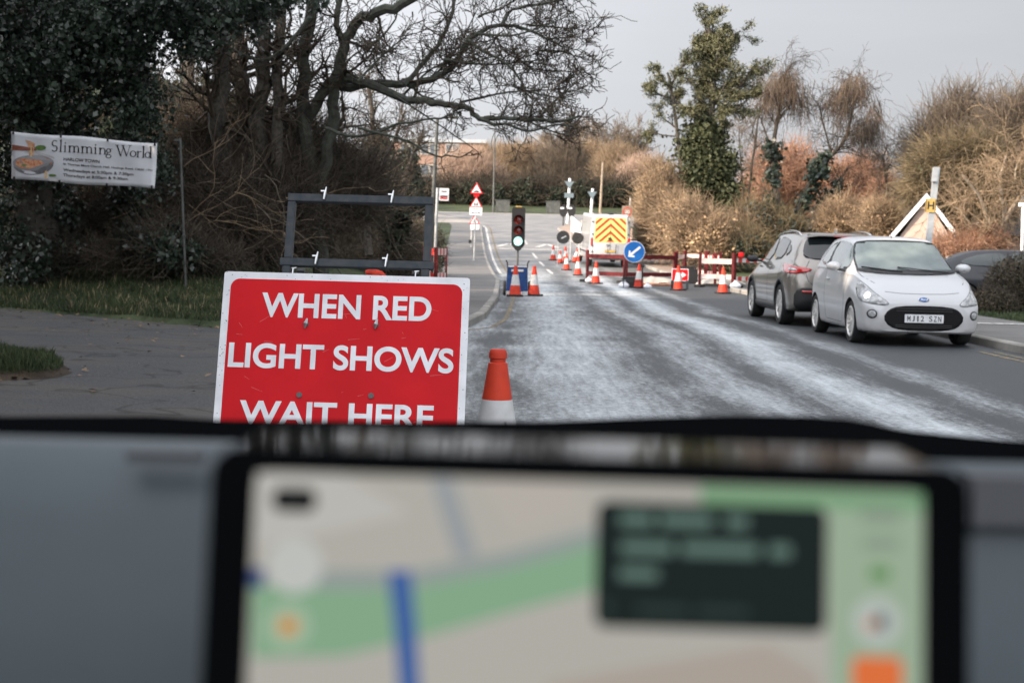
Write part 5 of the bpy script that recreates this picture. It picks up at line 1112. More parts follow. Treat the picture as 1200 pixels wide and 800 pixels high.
# ================================================================== BANNER
Yb = 22.9
bTL, bTR, bBL, bBR = P(13, 154, Yb), P(184, 168, Yb - .1), P(13, 210, Yb), P(181.5, 221, Yb - .1)
bn = empty('banner', (bTL + bBR) / 2, 0, 'white vinyl banner reading Slimming World, hung low against the ivy tree', 'banner')
c0 = bn.location.copy(); nu, nv = 30, 12; vs = []
def bpos(u, v, off=0.0):   # u right 0..1, v down 0..1
    p = bTL.lerp(bTR, u).lerp(bBL.lerp(bBR, u), v); sag = .012 * math.sin(u * 9.4) * (v - .5) * 2
    w_ = .018 * math.sin(u * 7 + v * 3) + .008 * math.sin(u * 23 - v * 5); return p + Vector((0, w_ - off, sag)) - c0
for j in range(nv + 1):
    for i in range(nu + 1): vs.append(bpos(i / nu, j / nv))
mb = MB(); mb.add(vs, [(j * (nu + 1) + i, j * (nu + 1) + i + 1, (j + 1) * (nu + 1) + i + 1, (j + 1) * (nu + 1) + i) for j in range(nv) for i in range(nu)])
M['vinyl'] = mat('vinyl', (.60, .61, .64), .35, var=.04, scale=3)
sh = mb.build('sheet', 'vinyl', bn, smooth=True); so = sh.modifiers.new('thickness', 'SOLIDIFY'); so.thickness = .002; so.offset = 1
# put 2D artwork on the sheet; art coords: x 0..1024(px zoom) -> u ; y down -> v  (zoom image: x 78..1103, y 85..485 at left)
def on_sheet(me_or_pts, off):
    if isinstance(me_or_pts, list): return [bpos(x, y, off) for x, y in me_or_pts]
    for v in me_or_pts.vertices: v.co = bpos(v.co.x, v.co.y, off + 0.0)
    return me_or_pts
def zu(x): return (x - 78) / 1024.
def zv(x, y):  # undo the slant of the banner in the zoomed picture
    top = 85 + (168 - 85) * (x - 78) / 1024.; bot = 412 + (485 - 412) * (x - 78) / 1024.; return (y - top) / (bot - top)
def btext(s, xa, xb, yb, cap, bold=0.02):
    me = text_bm(s, size=1, bold=bold, depth=0); X_ = [v.co.x for v in me.vertices]; k_ = (xb - xa) / (max(X_) - min(X_)); m0 = min(X_)
    slope = .078
    for v in me.vertices:
        x = xa + (v.co.x - m0) * k_; y = yb + slope * (x - xa) - v.co.y * cap / .729; v.co.x = zu(x); v.co.y = zv(x, y); v.co.z = 0
    return on_sheet(me, .006)
# serif title drawn from strokes
def serif_word():
    mb = MB()
    def poly(pts): 
        mb.add(on_sheet([(zu(x), zv(x, y)) for x, y in pts], .006), [tuple(range(len(pts)))])
    def box_(x, y0, y1, w_): poly([(x, y0), (x + w_, y0), (x + w_, y1), (x, y1)])
    def ser(x, y, w_): poly([(x - w_ / 2, y - 1.6), (x + w_ / 2, y - 1.6), (x + w_ / 2, y + 1.6), (x - w_ / 2, y + 1.6)])
    def arc(cx, cy, rx, ry, a0, a1, wmin, wmax, n=14):
        for i in range(n):
            q = []
            for t in (i / n, (i + 1) / n):
                a = R(a0 + (a1 - a0) * t); w_ = wmin + (wmax - wmin) * abs(math.cos(a)); q.append((a, w_))
            (a, wa), (b2_, wb) = q
            poly([(cx + (rx + wa / 2) * math.cos(a), cy - (ry + wa / 2) * math.sin(a)), (cx + (rx + wb / 2) * math.cos(b2_), cy - (ry + wb / 2) * math.sin(b2_)), (cx + (rx - wb / 2) * math.cos(b2_), cy - (ry - wb / 2) * math.sin(b2_)), (cx + (rx - wa / 2) * math.cos(a), cy - (ry - wa / 2) * math.sin(a))])
    def base(x): return 222 + (x - 362) * .070
    H_ = 78; X_ = 44
    def S(x):
        b = base(x + 20); arc(x + 23, b - H_ * .74, 17, H_ * .24, 40, 270, 4, 9); arc(x + 23, b - H_ * .26, 18, H_ * .25, 90, -150, 4, 9)
    def stem(x, h, w_=9): b = base(x); box_(x, b - h, b, w_); ser(x + w_ / 2, b, 22); poly([(x - 7, b - h + 3), (x + 2, b - h - 2), (x + w_, b - h - 2), (x + w_, b - h + 6), (x, b - h + 8)])
    def l(x): stem(x, H_ + 4)
    def i(x): stem(x, X_); b = base(x); arc(x + 4.5, b - X_ - 17, 2.6, 2.6, 0, 360, 5, 5, 8)
    def hump(x, wd): b = base(x); arc(x + wd / 2, b - X_ * .62, wd / 2, X_ * .36, 180, 0, 3.5, 8); box_(x + wd - 4, b - X_ * .62, b, 9); ser(x + wd, b, 22)
    def m(x): stem(x, X_); hump(x + 6, 31); hump(x + 37, 31)
    def n(x): stem(x, X_); hump(x + 6, 31)
    def g(x): b = base(x); arc(x + 18, b - X_ * .66, 14, X_ * .30, 0, 360, 4, 8, 18); arc(x + 18, b + 9, 17, 12, 0, 360, 4, 7, 18); poly([(x + 8, b - X_ * .36), (x + 14, b - X_ * .36), (x + 12, b - 3), (x + 4, b - 3)]); ser(x + 38, b - X_ + 2, 14)
    def o(x): b = base(x); arc(x + 22, b - X_ * .48, 19, X_ * .46, 0, 360, 3.5, 9, 22)
    def r(x): stem(x, X_); b = base(x); arc(x + 20, b - X_ * .60, 14, X_ * .34, 170, 55, 3.5, 7)
    def d(x): b = base(x); arc(x + 20, b - X_ * .46, 17, X_ * .44, 0, 360, 3.5, 8, 20); stem(x + 36, H_ + 4)
    def W(x):
        b = base(x + 40)
        for (a_, c_, w_) in ((x + 2, x + 28, 9), (x + 48, x + 28, 4), (x + 42, x + 70, 9), (x + 92, x + 70, 4)): poly([(a_ - w_ / 2, b - H_), (a_ + w_ / 2, b - H_), (c_ + w_ / 2, b), (c_ - w_ / 2, b)])
        for xx in (x + 2, x + 45, x + 92): ser(xx, b - H_, 26)
    S(362); l(424); i(455); m(487); m(580); i(672); n(704); g(748)
    W(824); o(916); r(966); l(1004) ; d(1018)
    return mb
serif_word().build('title_lettering', 'black', sh)
its = [btext('HARLOW TOWN', 452, 706, 286, 22), btext('St Thomas More Church Hall, Hodings Road, CM20 1TN', 452, 1076, 316, 14), btext('Wednesdays at 5:30pm & 7:30pm', 452, 945, 358, 20), btext('Thursdays at 8:00am & 9:30am', 452, 905, 393, 20)]
M['ink'] = mat('banner_ink', (.025, .025, .03), .6); join_text(its, 'lettering', 'ink', sh)
# photo of a bowl of food printed on the left of the sheet
def art(name, matc, polys, off, rough=.5):
    mb = MB()
    for pts in polys: mb.add(on_sheet([(zu(x), zv(x, y)) for x, y in pts], off), [tuple(range(len(pts)))])
    return mb.build(name, mat('print_' + name, matc[0], rough, c2=matc[1], scale=matc[2], detail=6) if len(matc) > 1 else mat('print_' + name, matc[0], rough), sh)
def el(cx, cy, rx, ry, n=24, a0=0, a1=360): return [(cx + rx * math.cos(R(a0 + (a1 - a0) * i / n)), cy + ry * math.sin(R(a0 + (a1 - a0) * i / n))) for i in range(n + (a1 - a0 < 360))]
art('print_background', ((.55, .54, .55), (.40, .38, .38), 4), [[(80, 250), (230, 210), (380, 260), (470, 430), (300, 425), (80, 405)]], .003)
art('print_bowl', ((.10, .10, .105), (.20, .20, .21), 9), [el(235, 305, 148, 82, 24, 0, 180)], .0045)
art('print_rim', ((.26, .26, .27),), [el(235, 303, 150, 56)], .0055)
art('print_food', ((.50, .12, .05), (.62, .42, .26), 26), [el(238, 302, 132, 45), [(195, 290), (205, 235), (190, 170), (175, 140), (215, 150), (245, 165), (232, 235), (240, 290)]], .0075)
art('print_leaves', ((.07, .15, .03), (.15, .24, .07), 20), [el(285, 195, 40, 18), el(200, 262, 26, 7), el(285, 290, 22, 6), el(170, 318, 20, 6), el(375, 390, 28, 9)], .009)
art('print_board', ((.18, .06, .04), (.28, .10, .06), 14), [[(84, 175), (190, 190), (255, 190), (255, 215), (84, 215)]], .0045)
art('print_pasta', ((.62, .38, .16), (.66, .50, .30), 30), [[(318, 345), (332, 345), (340, 415), (322, 415)], [(212, 185), (222, 185), (226, 290), (214, 290)]], .0105)
mb = MB()
for u, v in ((.015, .03), (.34, .02), (.665, .02), (.985, .03), (.02, .97), (.34, .98), (.665, .98), (.98, .97)):
    q = bpos(u, v, .01); mb.box(q, (.03, .01, .04)); mb.tube([q, q + Vector((0, .12, .10 if v < .5 else -.10))], .006, 4)
mb.build('cable_tie', 'black', bn)
# ================================================================== VEHICLES
def paint(name, c, metal=0.0, rough=.35, coat=1.0, dirt=0.25, dc=(.12, .10, .085)):
    """car paint with road film rising from the sills"""
    m, n, l, b = newmat(name); tc = n.new('ShaderNodeTexCoord'); sp = n.new('ShaderNodeSeparateXYZ'); l.new(tc.outputs['Object'], sp.inputs[0])
    nz = n.new('ShaderNodeTexNoise'); nz.inputs['Scale'].default_value = 5; nz.inputs['Detail'].default_value = 8; l.new(tc.outputs['Object'], nz.inputs[0])
    mr = n.new('ShaderNodeMapRange'); mr.inputs[1].default_value = .15; mr.inputs[2].default_value = .75; mr.inputs[3].default_value = dirt; mr.inputs[4].default_value = 0; l.new(sp.outputs['Z'], mr.inputs[0])
    mu = n.new('ShaderNodeMath'); mu.operation = 'MULTIPLY_ADD'; l.new(nz.outputs['Fac'], mu.inputs[0]); l.new(mr.outputs[0], mu.inputs[1]); mu.inputs[2].default_value = .02
    mu2 = n.new('ShaderNodeMath'); mu2.operation = 'MULTIPLY'; mu2.inputs[1].default_value = 1.6; l.new(mu.outputs[0], mu2.inputs[0])
    mx_ = n.new('ShaderNodeMix'); mx_.data_type = 'RGBA'; mx_.inputs[6].default_value = col4(c); mx_.inputs[7].default_value = col4(dc); l.new(mu2.outputs[0], mx_.inputs[0]); l.new(mx_.outputs[2], b.inputs['Base Color'])
    b.inputs['Metallic'].default_value = metal; b.inputs['Roughness'].default_value = rough; b.inputs['Coat Weight'].default_value = coat; b.inputs['Coat Roughness'].default_value = .05
    return m
M['paint_white'] = paint('white_car_paint', (.50, .51, .525), dirt=.35, coat=.7)
M['paint_grey'] = paint('bronze_grey_car_paint', (.26, .24, .215), metal=.5, rough=.3, dirt=.3)
M['paint_dark'] = paint('dark_car_paint', (.012, .015, .021), rough=.3, coat=.0, dirt=.08)
M['glass_side'] = mat('dark_side_glass', (.035, .045, .05), .08, spec=.5)
M['grille'] = mat('grille_black', (.007, .007, .008), .6, spec=.15)
M['paint_van'] = paint('white_van_paint', (.50, .51, .52), dirt=.9)
M['trim'] = mat('dark_trim', (.022, .022, .024), .55)

def crv(keys, t):       # smooth interpolation of a table (monotone-ish cubic)
    x = [k[0] for k in keys]; y = [k[1] for k in keys]
    if t <= x[0]: return y[0]
    if t >= x[-1]: return y[-1]
    i = max(j for j in range(len(x) - 1) if x[j] <= t); h = x[i + 1] - x[i]; u = (t - x[i]) / h
    def sl(j):
        if j <= 0 or j >= len(x) - 1: return (y[min(j + 1, len(x) - 1)] - y[max(j - 1, 0)]) / max(1e-6, x[min(j + 1, len(x) - 1)] - x[max(j - 1, 0)])
        a = (y[j] - y[j - 1]) / (x[j] - x[j - 1]); b_ = (y[j + 1] - y[j]) / (x[j + 1] - x[j]); return 0 if a * b_ <= 0 else 2 * a * b_ / (a + b_)
    m0, m1 = sl(i) * h, sl(i + 1) * h
    return (2 * u ** 3 - 3 * u ** 2 + 1) * y[i] + (u ** 3 - 2 * u ** 2 + u) * m0 + (-2 * u ** 3 + 3 * u ** 2) * y[i + 1] + (u ** 3 - u ** 2) * m1
def body_mesh(T_, ns=110, nr=10):
    """T_: rows (x, w, zb, zbelt, wbelt, zroof, wroof); rings lofted from rear (x small) to front"""
    col = lambda i: [(r[0], r[i]) for r in T_]
    xs_ = []; x0, x1 = T_[0][0], T_[-1][0]
    for i in range(ns): u = i / (ns - 1); xs_.append(x0 + (x1 - x0) * (u - .12 * math.sin(2 * math.pi * u) / 1.0 * .9))
    V_ = []; F_ = []; per = None
    for x in xs_:
        w, zb, zl, wl_, zr_, wr = [crv(col(i), x) for i in range(1, 7)]
        zm = zb + (zl - zb) * .50; zrr = max(zr_, zl + .01)
        cp = [(0, zb), (w * .80, zb), (w * .95, zb + .025), (w * .985, zb + (zl - zb) * .2), (w, zm), (w * .99, zb + (zl - zb) * .75), (wl_ + (w - wl_) * .15, zl - .02), (wl_, zl + .02), ((wl_ + wr) / 2 + .012, (zl + zrr) / 2 + .01), (wr, zrr - .045 * min(1, (zrr - zl) * 4)), (wr * .82, zrr - .016 * min(1, (zrr - zl) * 4)), (wr * .4, zrr), (0, zrr)]
        cp = [(a, max(b_, zb)) for a, b_ in cp]
        half = []
        for i in range(len(cp) - 1):
            a = cp[max(i - 1, 0)]; b_ = cp[i]; c_ = cp[i + 1]; d = cp[min(i + 2, len(cp) - 1)]; kn = 4
            for j in range(kn):
                t = j / kn; tt = .35   # low tension keeps creases
                m0 = ((c_[0] - a[0]) * tt, (c_[1] - a[1]) * tt); m1 = ((d[0] - b_[0]) * tt, (d[1] - b_[1]) * tt)
                h00, h10, h01, h11 = 2 * t ** 3 - 3 * t * t + 1, t ** 3 - 2 * t * t + t, -2 * t ** 3 + 3 * t * t, t ** 3 - t * t
                half.append(tuple(h00 * b_[q] + h10 * m0[q] + h01 * c_[q] + h11 * m1[q] for q in (0, 1)))
        half.append(cp[-1]); ring = half + [(-a, b_) for a, b_ in half[-2:0:-1]]; per = len(ring)
        V_ += [(x, a, b_) for a, b_ in ring]
    for i in range(ns - 1):
        for k in range(per): a = i * per + k; b_ = i * per + (k + 1) % per; F_.append((a, b_, b_ + per, a + per))
    F_.append(tuple(range(per))); F_.append(tuple((ns - 1) * per + k for k in range(per))[::-1])
    return V_, F_
def make_body(root, T_, wheels, wr, matn, half_w, depth=.32, arch_r=None):
    V_, F_ = body_mesh(T_); me = bpy.data.meshes.new('body'); me.from_pydata(V_, [], F_)
    bm = bmesh.new(); bm.from_mesh(me); bmesh.ops.recalc_face_normals(bm, faces=bm.faces); bm.to_mesh(me); bm.free()
    me.materials.append(M[matn]); me.materials.append(M['trim'])
    o = bpy.data.objects.new('body', me); COL.objects.link(o); bvh = BVHTree.FromPolygons(V_, F_)
    mb = MB()
    for x in wheels:
        for s in (-1, 1):
            y0 = s * (half_w - depth); n = 30; r = arch_r
            vs = [(x + r * math.cos(2 * math.pi * k / n), y0, wr + r * math.sin(2 * math.pi * k / n)) for k in range(n)] + [(x + r * math.cos(2 * math.pi * k / n), s * (half_w + .3), wr + r * math.sin(2 * math.pi * k / n)) for k in range(n)]
            mb.add(vs, [tuple(range(n)), tuple(range(n, 2 * n))] + [(k, (k + 1) % n, (k + 1) % n + n, k + n) for k in range(n)])
    c_ = mb.build('arch_cutter', 'trim'); c_.data.materials.clear(); c_.data.materials.append(M[matn]); c_.data.materials.append(M['trim'])
    c_.data.polygons.foreach_set('material_index', [1] * len(c_.data.polygons))
    md = o.modifiers.new('arches', 'BOOLEAN'); md.operation = 'DIFFERENCE'; md.solver = 'EXACT'; md.object = c_
    dg = bpy.context.evaluated_depsgraph_get(); dg.update(); me2 = bpy.data.meshes.new_from_object(o.evaluated_get(dg)); me2.name = 'body'
    bpy.data.objects.remove(o); cm = c_.data; bpy.data.objects.remove(c_); bpy.data.meshes.remove(cm)
    me2.polygons.foreach_set('use_smooth', [True] * len(me2.polygons)); me2.set_sharp_from_angle(angle=R(42))
    o = bpy.data.objects.new('body', me2); COL.objects.link(o); o.parent = root; return o, bvh
def patch(bvh, outline, frame, off, name, matn, parent, res=.035, thick=.004, smooth=True, dens=.022):
    """outline (u,v) in the plane of frame=(origin,u,v,dir), thrown along dir onto the body and lifted by off"""
    O, U, V_, D = [Vector(q) for q in frame]; U.normalize(); V_.normalize(); D.normalize()
    out = []
    for i in range(len(outline)):
        a = Vector(outline[i]); b_ = Vector(outline[(i + 1) % len(outline)]); n = max(1, int((b_ - a).length / dens))
        for k in range(n): out.append(a.lerp(b_, k / n))
    xs_ = [p.x for p in out]; ys_ = [p.y for p in out]; pts = list(out); 
    def inside(x, y):
        c = False; j = len(out) - 1
        for i in range(len(out)):
            if (out[i].y > y) != (out[j].y > y) and x < (out[j].x - out[i].x) * (y - out[i].y) / (out[j].y - out[i].y) + out[i].x: c = not c
            j = i
        return c
    x = min(xs_) + res / 2
    while x < max(xs_):
        y = min(ys_) + res / 2
        while y < max(ys_):
            if inside(x, y) and min((Vector((x, y)) - q).length for q in out) > res * .4: pts.append(Vector((x, y)))
            y += res
        x += res
    ed = [(i, (i + 1) % len(out)) for i in range(len(out))]
    vv, _, ff, _, _, _ = delaunay_2d_cdt(pts, ed, [], 1, 1e-5)
    vs = []; okv = []
    for p in vv:
        s = O + U * p.x + V_ * p.y; h = bvh.ray_cast(s, D)
        if h[0] is None: vs.append((0, 0, 0)); okv.append(False); continue
        nrm = h[1]; nrm = nrm if nrm.dot(D) < 0 else -nrm
        vs.append(tuple(h[0] + nrm * off)); okv.append(True)
    fs = [f for f in ff if all(okv[i] for i in f)]
    # fix winding toward -D
    F2 = []
    for f in fs:
        a, b_, c = [Vector(vs[i]) for i in f[:3]]
        F2.append(tuple(f) if (b_ - a).cross(c - a).dot(D) < 0 else tuple(reversed(f)))
    me = bpy.data.meshes.new(name); me.from_pydata(vs, [], F2); me.materials.append(M[matn] if isinstance(matn, str) else matn)
    bm = bmesh.new(); bm.from_mesh(me); bmesh.ops.delete(bm, geom=[v for v in bm.verts if not v.link_faces], context='VERTS'); bm.to_mesh(me); bm.free()
    if smooth: me.polygons.foreach_set('use_smooth', [True] * len(me.polygons))
    o = bpy.data.objects.new(name, me); COL.objects.link(o); o.parent = parent
    sd = o.modifiers.new('thickness', 'SOLIDIFY'); sd.thickness = thick; sd.offset = -1
    return o
def ribbon(bvh, pts, frame, off, w, name, matn, parent, closed=False, n=8):
    """thin strip following the surface"""
    O, U, V_, D = [Vector(q) for q in frame]; U.normalize(); V_.normalize(); D.normalize(); q = [Vector((a, b_, 0)) for a, b_ in pts]
    if closed: q.append(q[0])
    path = []
    for i in range(len(q) - 1):
        m = max(1, int((q[i + 1] - q[i]).length / .04)); path += [q[i].lerp(q[i + 1], k / m) for k in range(m)]
    path.append(q[-1]); hp = []
    for p in path:
        h = bvh.ray_cast(O + U * p.x + V_ * p.y, D)
        if h[0] is not None: nn = h[1] if h[1].dot(D) < 0 else -h[1]; hp.append((h[0] + nn * off, nn))
    mb = MB(); vs = []
    for i, (p, nn) in enumerate(hp):
        t = (hp[min(i + 1, len(hp) - 1)][0] - hp[max(i - 1, 0)][0]).normalized(); s = t.cross(nn).normalized() * w / 2
        vs += [p - s - nn * .004, p - s, p + s, p + s - nn * .004]
    fs = []
    for i in range(len(hp) - 1):
        for k in range(3): a = i * 4 + k; fs.append((a, a + 1, a + 5, a + 4))
    mb.add(vs, fs); return mb.build(name, matn, parent, smooth=True)
def chaikin(p, n=2):
    p = [Vector(q) for q in p]
    for _ in range(n):
        o = []
        for i in range(len(p)): a = p[i]; b_ = p[(i + 1) % len(p)]; o += [a.lerp(b_, .25), a.lerp(b_, .75)]
        p = o
    return [tuple(q) for q in p]
def wheel(parent, x, y, r, side, w=.19, spokes=5, rim='alloy', rr=.70, twin=True, dark=False):
    """built about the axle, axis along y; side=+1 faces +y"""
    Mx = T(x, y, r) @ Matrix.Rotation(-side * R(90), 4, 'X')      # local z -> outward
    mb = MB(); ri = r * rr
    mb.lathe([(ri, -w / 2), (r * .93, -w / 2), (r * .985, -w * .40), (r, -w * .22), (r, w * .22), (r * .985, w * .40), (r * .93, w / 2), (ri + .012, w / 2 - .004), (ri, w / 2 - .012), (ri, -w / 2)], 40, Mx)
    ty = mb.build('wheel', 'rubber', parent, smooth=True)
    mb = MB(); mb.lathe([(ri * .96, -w * .3), (0, -w * .3)], 30, Mx); mb.build('brake_disc', 'trim', ty)
    mb = MB(); mb.lathe([(ri + .004, w / 2 - .008), (ri - .012, w / 2 - .002), (ri - .022, w / 2 - .02), (ri - .03, -w * .2)], 36, Mx)
    zf = w / 2 - .012
    for k in range(spokes):
        a = 2 * math.pi * k / spokes + .3
        for s in ((-1, 1) if twin else (0,)):
            a1 = a + s * .10; a2 = a + s * .24
            h1, h2 = (.016, .014) if twin else (.03, .024)
            pts = []
            for rad, hh, aa, z in ((ri * .22, h1, a1, zf - .012), (ri * .985, h2, a2, zf)):
                d = Vector((math.cos(aa), math.sin(aa), 0)); t = Vector((-d.y, d.x, 0)); c = d * rad; pts += [c - t * hh + Vector((0, 0, z)), c + t * hh + Vector((0, 0, z)), c + t * hh + Vector((0, 0, z - .03)), c - t * hh + Vector((0, 0, z - .03))]
            mb.add([Mx @ p for p in pts], [(0, 1, 5, 4), (1, 2, 6, 5), (2, 3, 7, 6), (3, 0, 4, 7), (0, 3, 2, 1), (4, 5, 6, 7)])
    mb.lathe([(ri * .26, zf - .035), (ri * .26, zf - .012), (ri * .2, zf - .002), (0, zf)], 20, Mx); mb.build('rim', rim, ty, smooth=True)
    return ty
SIDE_L = lambda: ((0, 3, 0), (1, 0, 0), (0, 0, 1), (0, -1, 0)); SIDE_R = lambda: ((0, -3, 0), (1, 0, 0), (0, 0, 1), (0, 1, 0))
FRONT = lambda: ((8, 0, 0), (0, 1, 0), (0, 0, 1), (-1, 0, 0)); REAR = lambda: ((-4, 0, 0), (0, 1, 0), (0, 0, 1), (1, 0, 0))

# ---------------------------------------------------------------- white hatchback (faces the camera)
ka = empty('hatchback', (0, 0, 0), 0, 'white small hatchback parked nose toward the camera, plate MJ12 SZN', 'car')
TK = [(0.00, .46, .42, .70, .42, .78, .25), (0.05, .68, .30, .84, .58, 1.00, .40), (.16, .78, .24, .95, .70, 1.25, .50), (.36, .82, .20, 1.02, .755, 1.42, .545), (.8, .83, .18, 1.02, .775, 1.485, .575), (1.35, .83, .175, 1.00, .785, 1.505, .585), (1.75, .83, .175, .98, .785, 1.48, .58),
      (2.0, .83, .175, .965, .78, 1.42, .575), (2.35, .83, .175, .95, .775, 1.22, .60), (2.72, .83, .175, .93, .765, 1.005, .64), (2.9, .83, .175, .90, .75, .965, .60), (3.15, .82, .175, .84, .73, .915, .58), (3.36, .80, .175, .76, .69, .83, .54), (3.49, .765, .18, .68, .64, .73, .50), (3.57, .69, .185, .61, .58, .65, .44), (3.615, .60, .21, .55, .50, .58, .34)]
kb, kbv = make_body(ka, TK, (.55, 2.87), .295, 'paint_white', .83, arch_r=.335)
F_ = FRONT()
ws_ = chaikin([(-.66, 1.015), (-.69, 1.03), (-.60, 1.36), (-.53, 1.415), (0, 1.435), (.53, 1.415), (.60, 1.36), (.69, 1.03), (.66, 1.015), (0, .995)], 1)
wsk = patch(kbv, ws_, F_, .009, 'windscreen', 'glass_pale', ka)
ribbon(kbv, [(q[0] * .99, q[1]) for q in ws_], F_, .013, .022, 'windscreen_seal', 'black', wsk, closed=True)
patch(kbv, chaikin([(-.70, .985), (-.69, 1.025), (-.3, 1.012), (.3, 1.012), (.69, 1.025), (.70, .985), (.3, .955), (-.3, .955)], 1), F_, .013, 'cowl', 'black', wsk)
for a, b_ in (((.55, .985), (-.12, 1.05)), ((-.10, .985), (-.62, 1.045))):      # wipers
    h0 = kbv.ray_cast(Vector((8, a[0], a[1])), Vector((-1, 0, 0)))[0]; h1 = kbv.ray_cast(Vector((8, b_[0], b_[1])), Vector((-1, 0, 0)))[0]
    mb = MB(); mb.beam(h0 + Vector((.04, 0, .015)), h1 + Vector((.02, 0, .012)), .018, .014); mb.build('wiper', 'black', wsk)
mb = MB(); mb.box((2.10, 0, 1.36), (.05, .18, .05)); 
for s in (-1, 1):
    SD = SIDE_L() if s > 0 else SIDE_R()
    w1 = chaikin([(2.42, 1.02), (2.20, 1.22), (1.98, 1.375), (1.60, 1.415), (1.28, 1.415), (1.30, 1.04), (1.9, .995)], 1)
    w2 = chaikin([(1.20, 1.05), (1.20, 1.405), (.95, 1.385), (.74, 1.28), (.62, 1.14), (.72, 1.08)], 1)
    patch(kbv, w1, SD, .008, 'side_window', 'glass_pale', ka); patch(kbv, w2, SD, .008, 'side_window', 'glass_pale', ka)
    patch(kbv, [(1.285, 1.045), (1.215, 1.05), (1.215, 1.41), (1.27, 1.415)], SD, .007, 'pillar_trim', 'black', ka)
    dr = [(1.21, 1.00), (1.20, .9), (1.22, .55), (1.34, .27), (2.35, .26), (2.47, .5), (2.50, .94)]
    ribbon(kbv, dr, SD, .001, .009, 'door_gap', 'trim', ka)
    patch(kbv, chaikin([(1.30, .845), (1.32, .875), (1.50, .87), (1.50, .845)], 1), SD, .022, 'door_handle', 'paint_white', ka, thick=.02)
    # headlamp: wraps round the corner, thrown from a diagonal
    dg_ = Vector((-1, -s * .62, 0)).normalized(); U_ = Vector((-dg_.y, dg_.x, 0)); O_ = Vector((3.25, s * .60, 0)) - dg_ * 3
    hl = chaikin([(-.29, .82), (-.25, .875), (-.09, .825), (.10, .71), (.30, .585), (.28, .555), (.14, .562), (-.05, .585), (-.20, .65)], 1)
    if s < 0: U_ = U_; hl = [(-a, b_) for a, b_ in hl]
    # U_ points so that +u is toward the centre on the left lamp
    fr = (O_, U_, (0, 0, 1), dg_)
    test = O_ + U_ * (.25 if s > 0 else -.25)
    if abs(test.y) > abs((O_ - U_ * (.25 if s > 0 else -.25)).y): hl = [(-a, b_) for a, b_ in hl]
    h_ = patch(kbv, hl, fr, .006, 'headlight', 'lens', ka, res=.03, thick=.012); ribbon(kbv, hl, fr, .005, .010, 'lamp_edge', 'trim', h_, closed=True)
    sg = 1 if (hl[0][0] < 0) else -1
    patch(kbv, [(-.02 * sg + q[0], .675 + q[1]) for q in disc(.058, 20)], fr, .010, 'reflector', 'chrome', h_, res=.02, thick=.003)
    fg = patch(kbv, [(s * .685 + q[0], .435 + q[1]) for q in disc(.062, 24)], F_, .004, 'fog_light', 'trim', ka, res=.03); patch(kbv, [(s * .685 + q[0], .435 + q[1]) for q in disc(.045, 20)], F_, .010, 'fog_lens', 'lens', fg, res=.03)
    # mirror
    mb = MB(); c_ = Vector((2.26, s * .93, 1.055)); n_ = 14; rings = [(-.085, .3), (-.08, .75), (-.04, 1.0), (.02, .98), (.07, .7), (.10, .2)]
    vs = []
    for dx, k_ in rings: vs += [(c_.x + dx, c_.y + math.cos(2 * math.pi * j / n_) * .105 * k_, c_.z + math.sin(2 * math.pi * j / n_) * .068 * k_) for j in range(n_)]
    mb.add(vs, [(i * n_ + j, i * n_ + (j + 1) % n_, (i + 1) * n_ + (j + 1) % n_, (i + 1) * n_ + j) for i in range(5) for j in range(n_)] + [tuple(range(n_)), tuple(5 * n_ + j for j in range(n_))]); mi_ = mb.build('mirror', 'paint_white', ka, smooth=True)
    mb = MB(); mb.beam((2.28, s * .76, .985), (2.26, s * .88, 1.01), .06, .035); mb.build('mirror_arm', 'trim', mi_)
    for x in (.55, 2.87): wheel(ka, x, s * .725, .295, s, w=.185, spokes=7, rr=.72)
gr_ = chaikin([(-.34, .55), (-.48, .50), (-.55, .385), (-.46, .265), (-.30, .225), (0, .215), (.30, .225), (.46, .265), (.55, .385), (.48, .50), (.34, .55), (0, .56)], 1)
gl = patch(kbv, gr_, F_, .004, 'grille', 'grille', ka)
for z in (.262, .288, .48, .51): patch(kbv, [(-.38, z), (-.38, z + .010), (.38, z + .010), (.38, z)], F_, .012, 'slat', 'trim', gl, res=.1)
pl = patch(kbv, rrect(.525, .115, .008, 2, 0, .385), F_, .022, 'number_plate', 'signwhite', ka, thick=.012, smooth=False)
hx = kbv.ray_cast(Vector((8, 0, .385)), Vector((-1, 0, 0)))[0].x
PF = Matrix(((0, 0, 1, hx + .016), (1, 0, 0, 0), (0, 1, 0, .385), (0, 0, 0, 1)))
bpy.data.objects.remove(pl)
mb = MB(); mb.prism(rrect(.52, .111, .008, 2), .010, PF); pl = mb.build('number_plate', 'signwhite', ka)
its_ = []
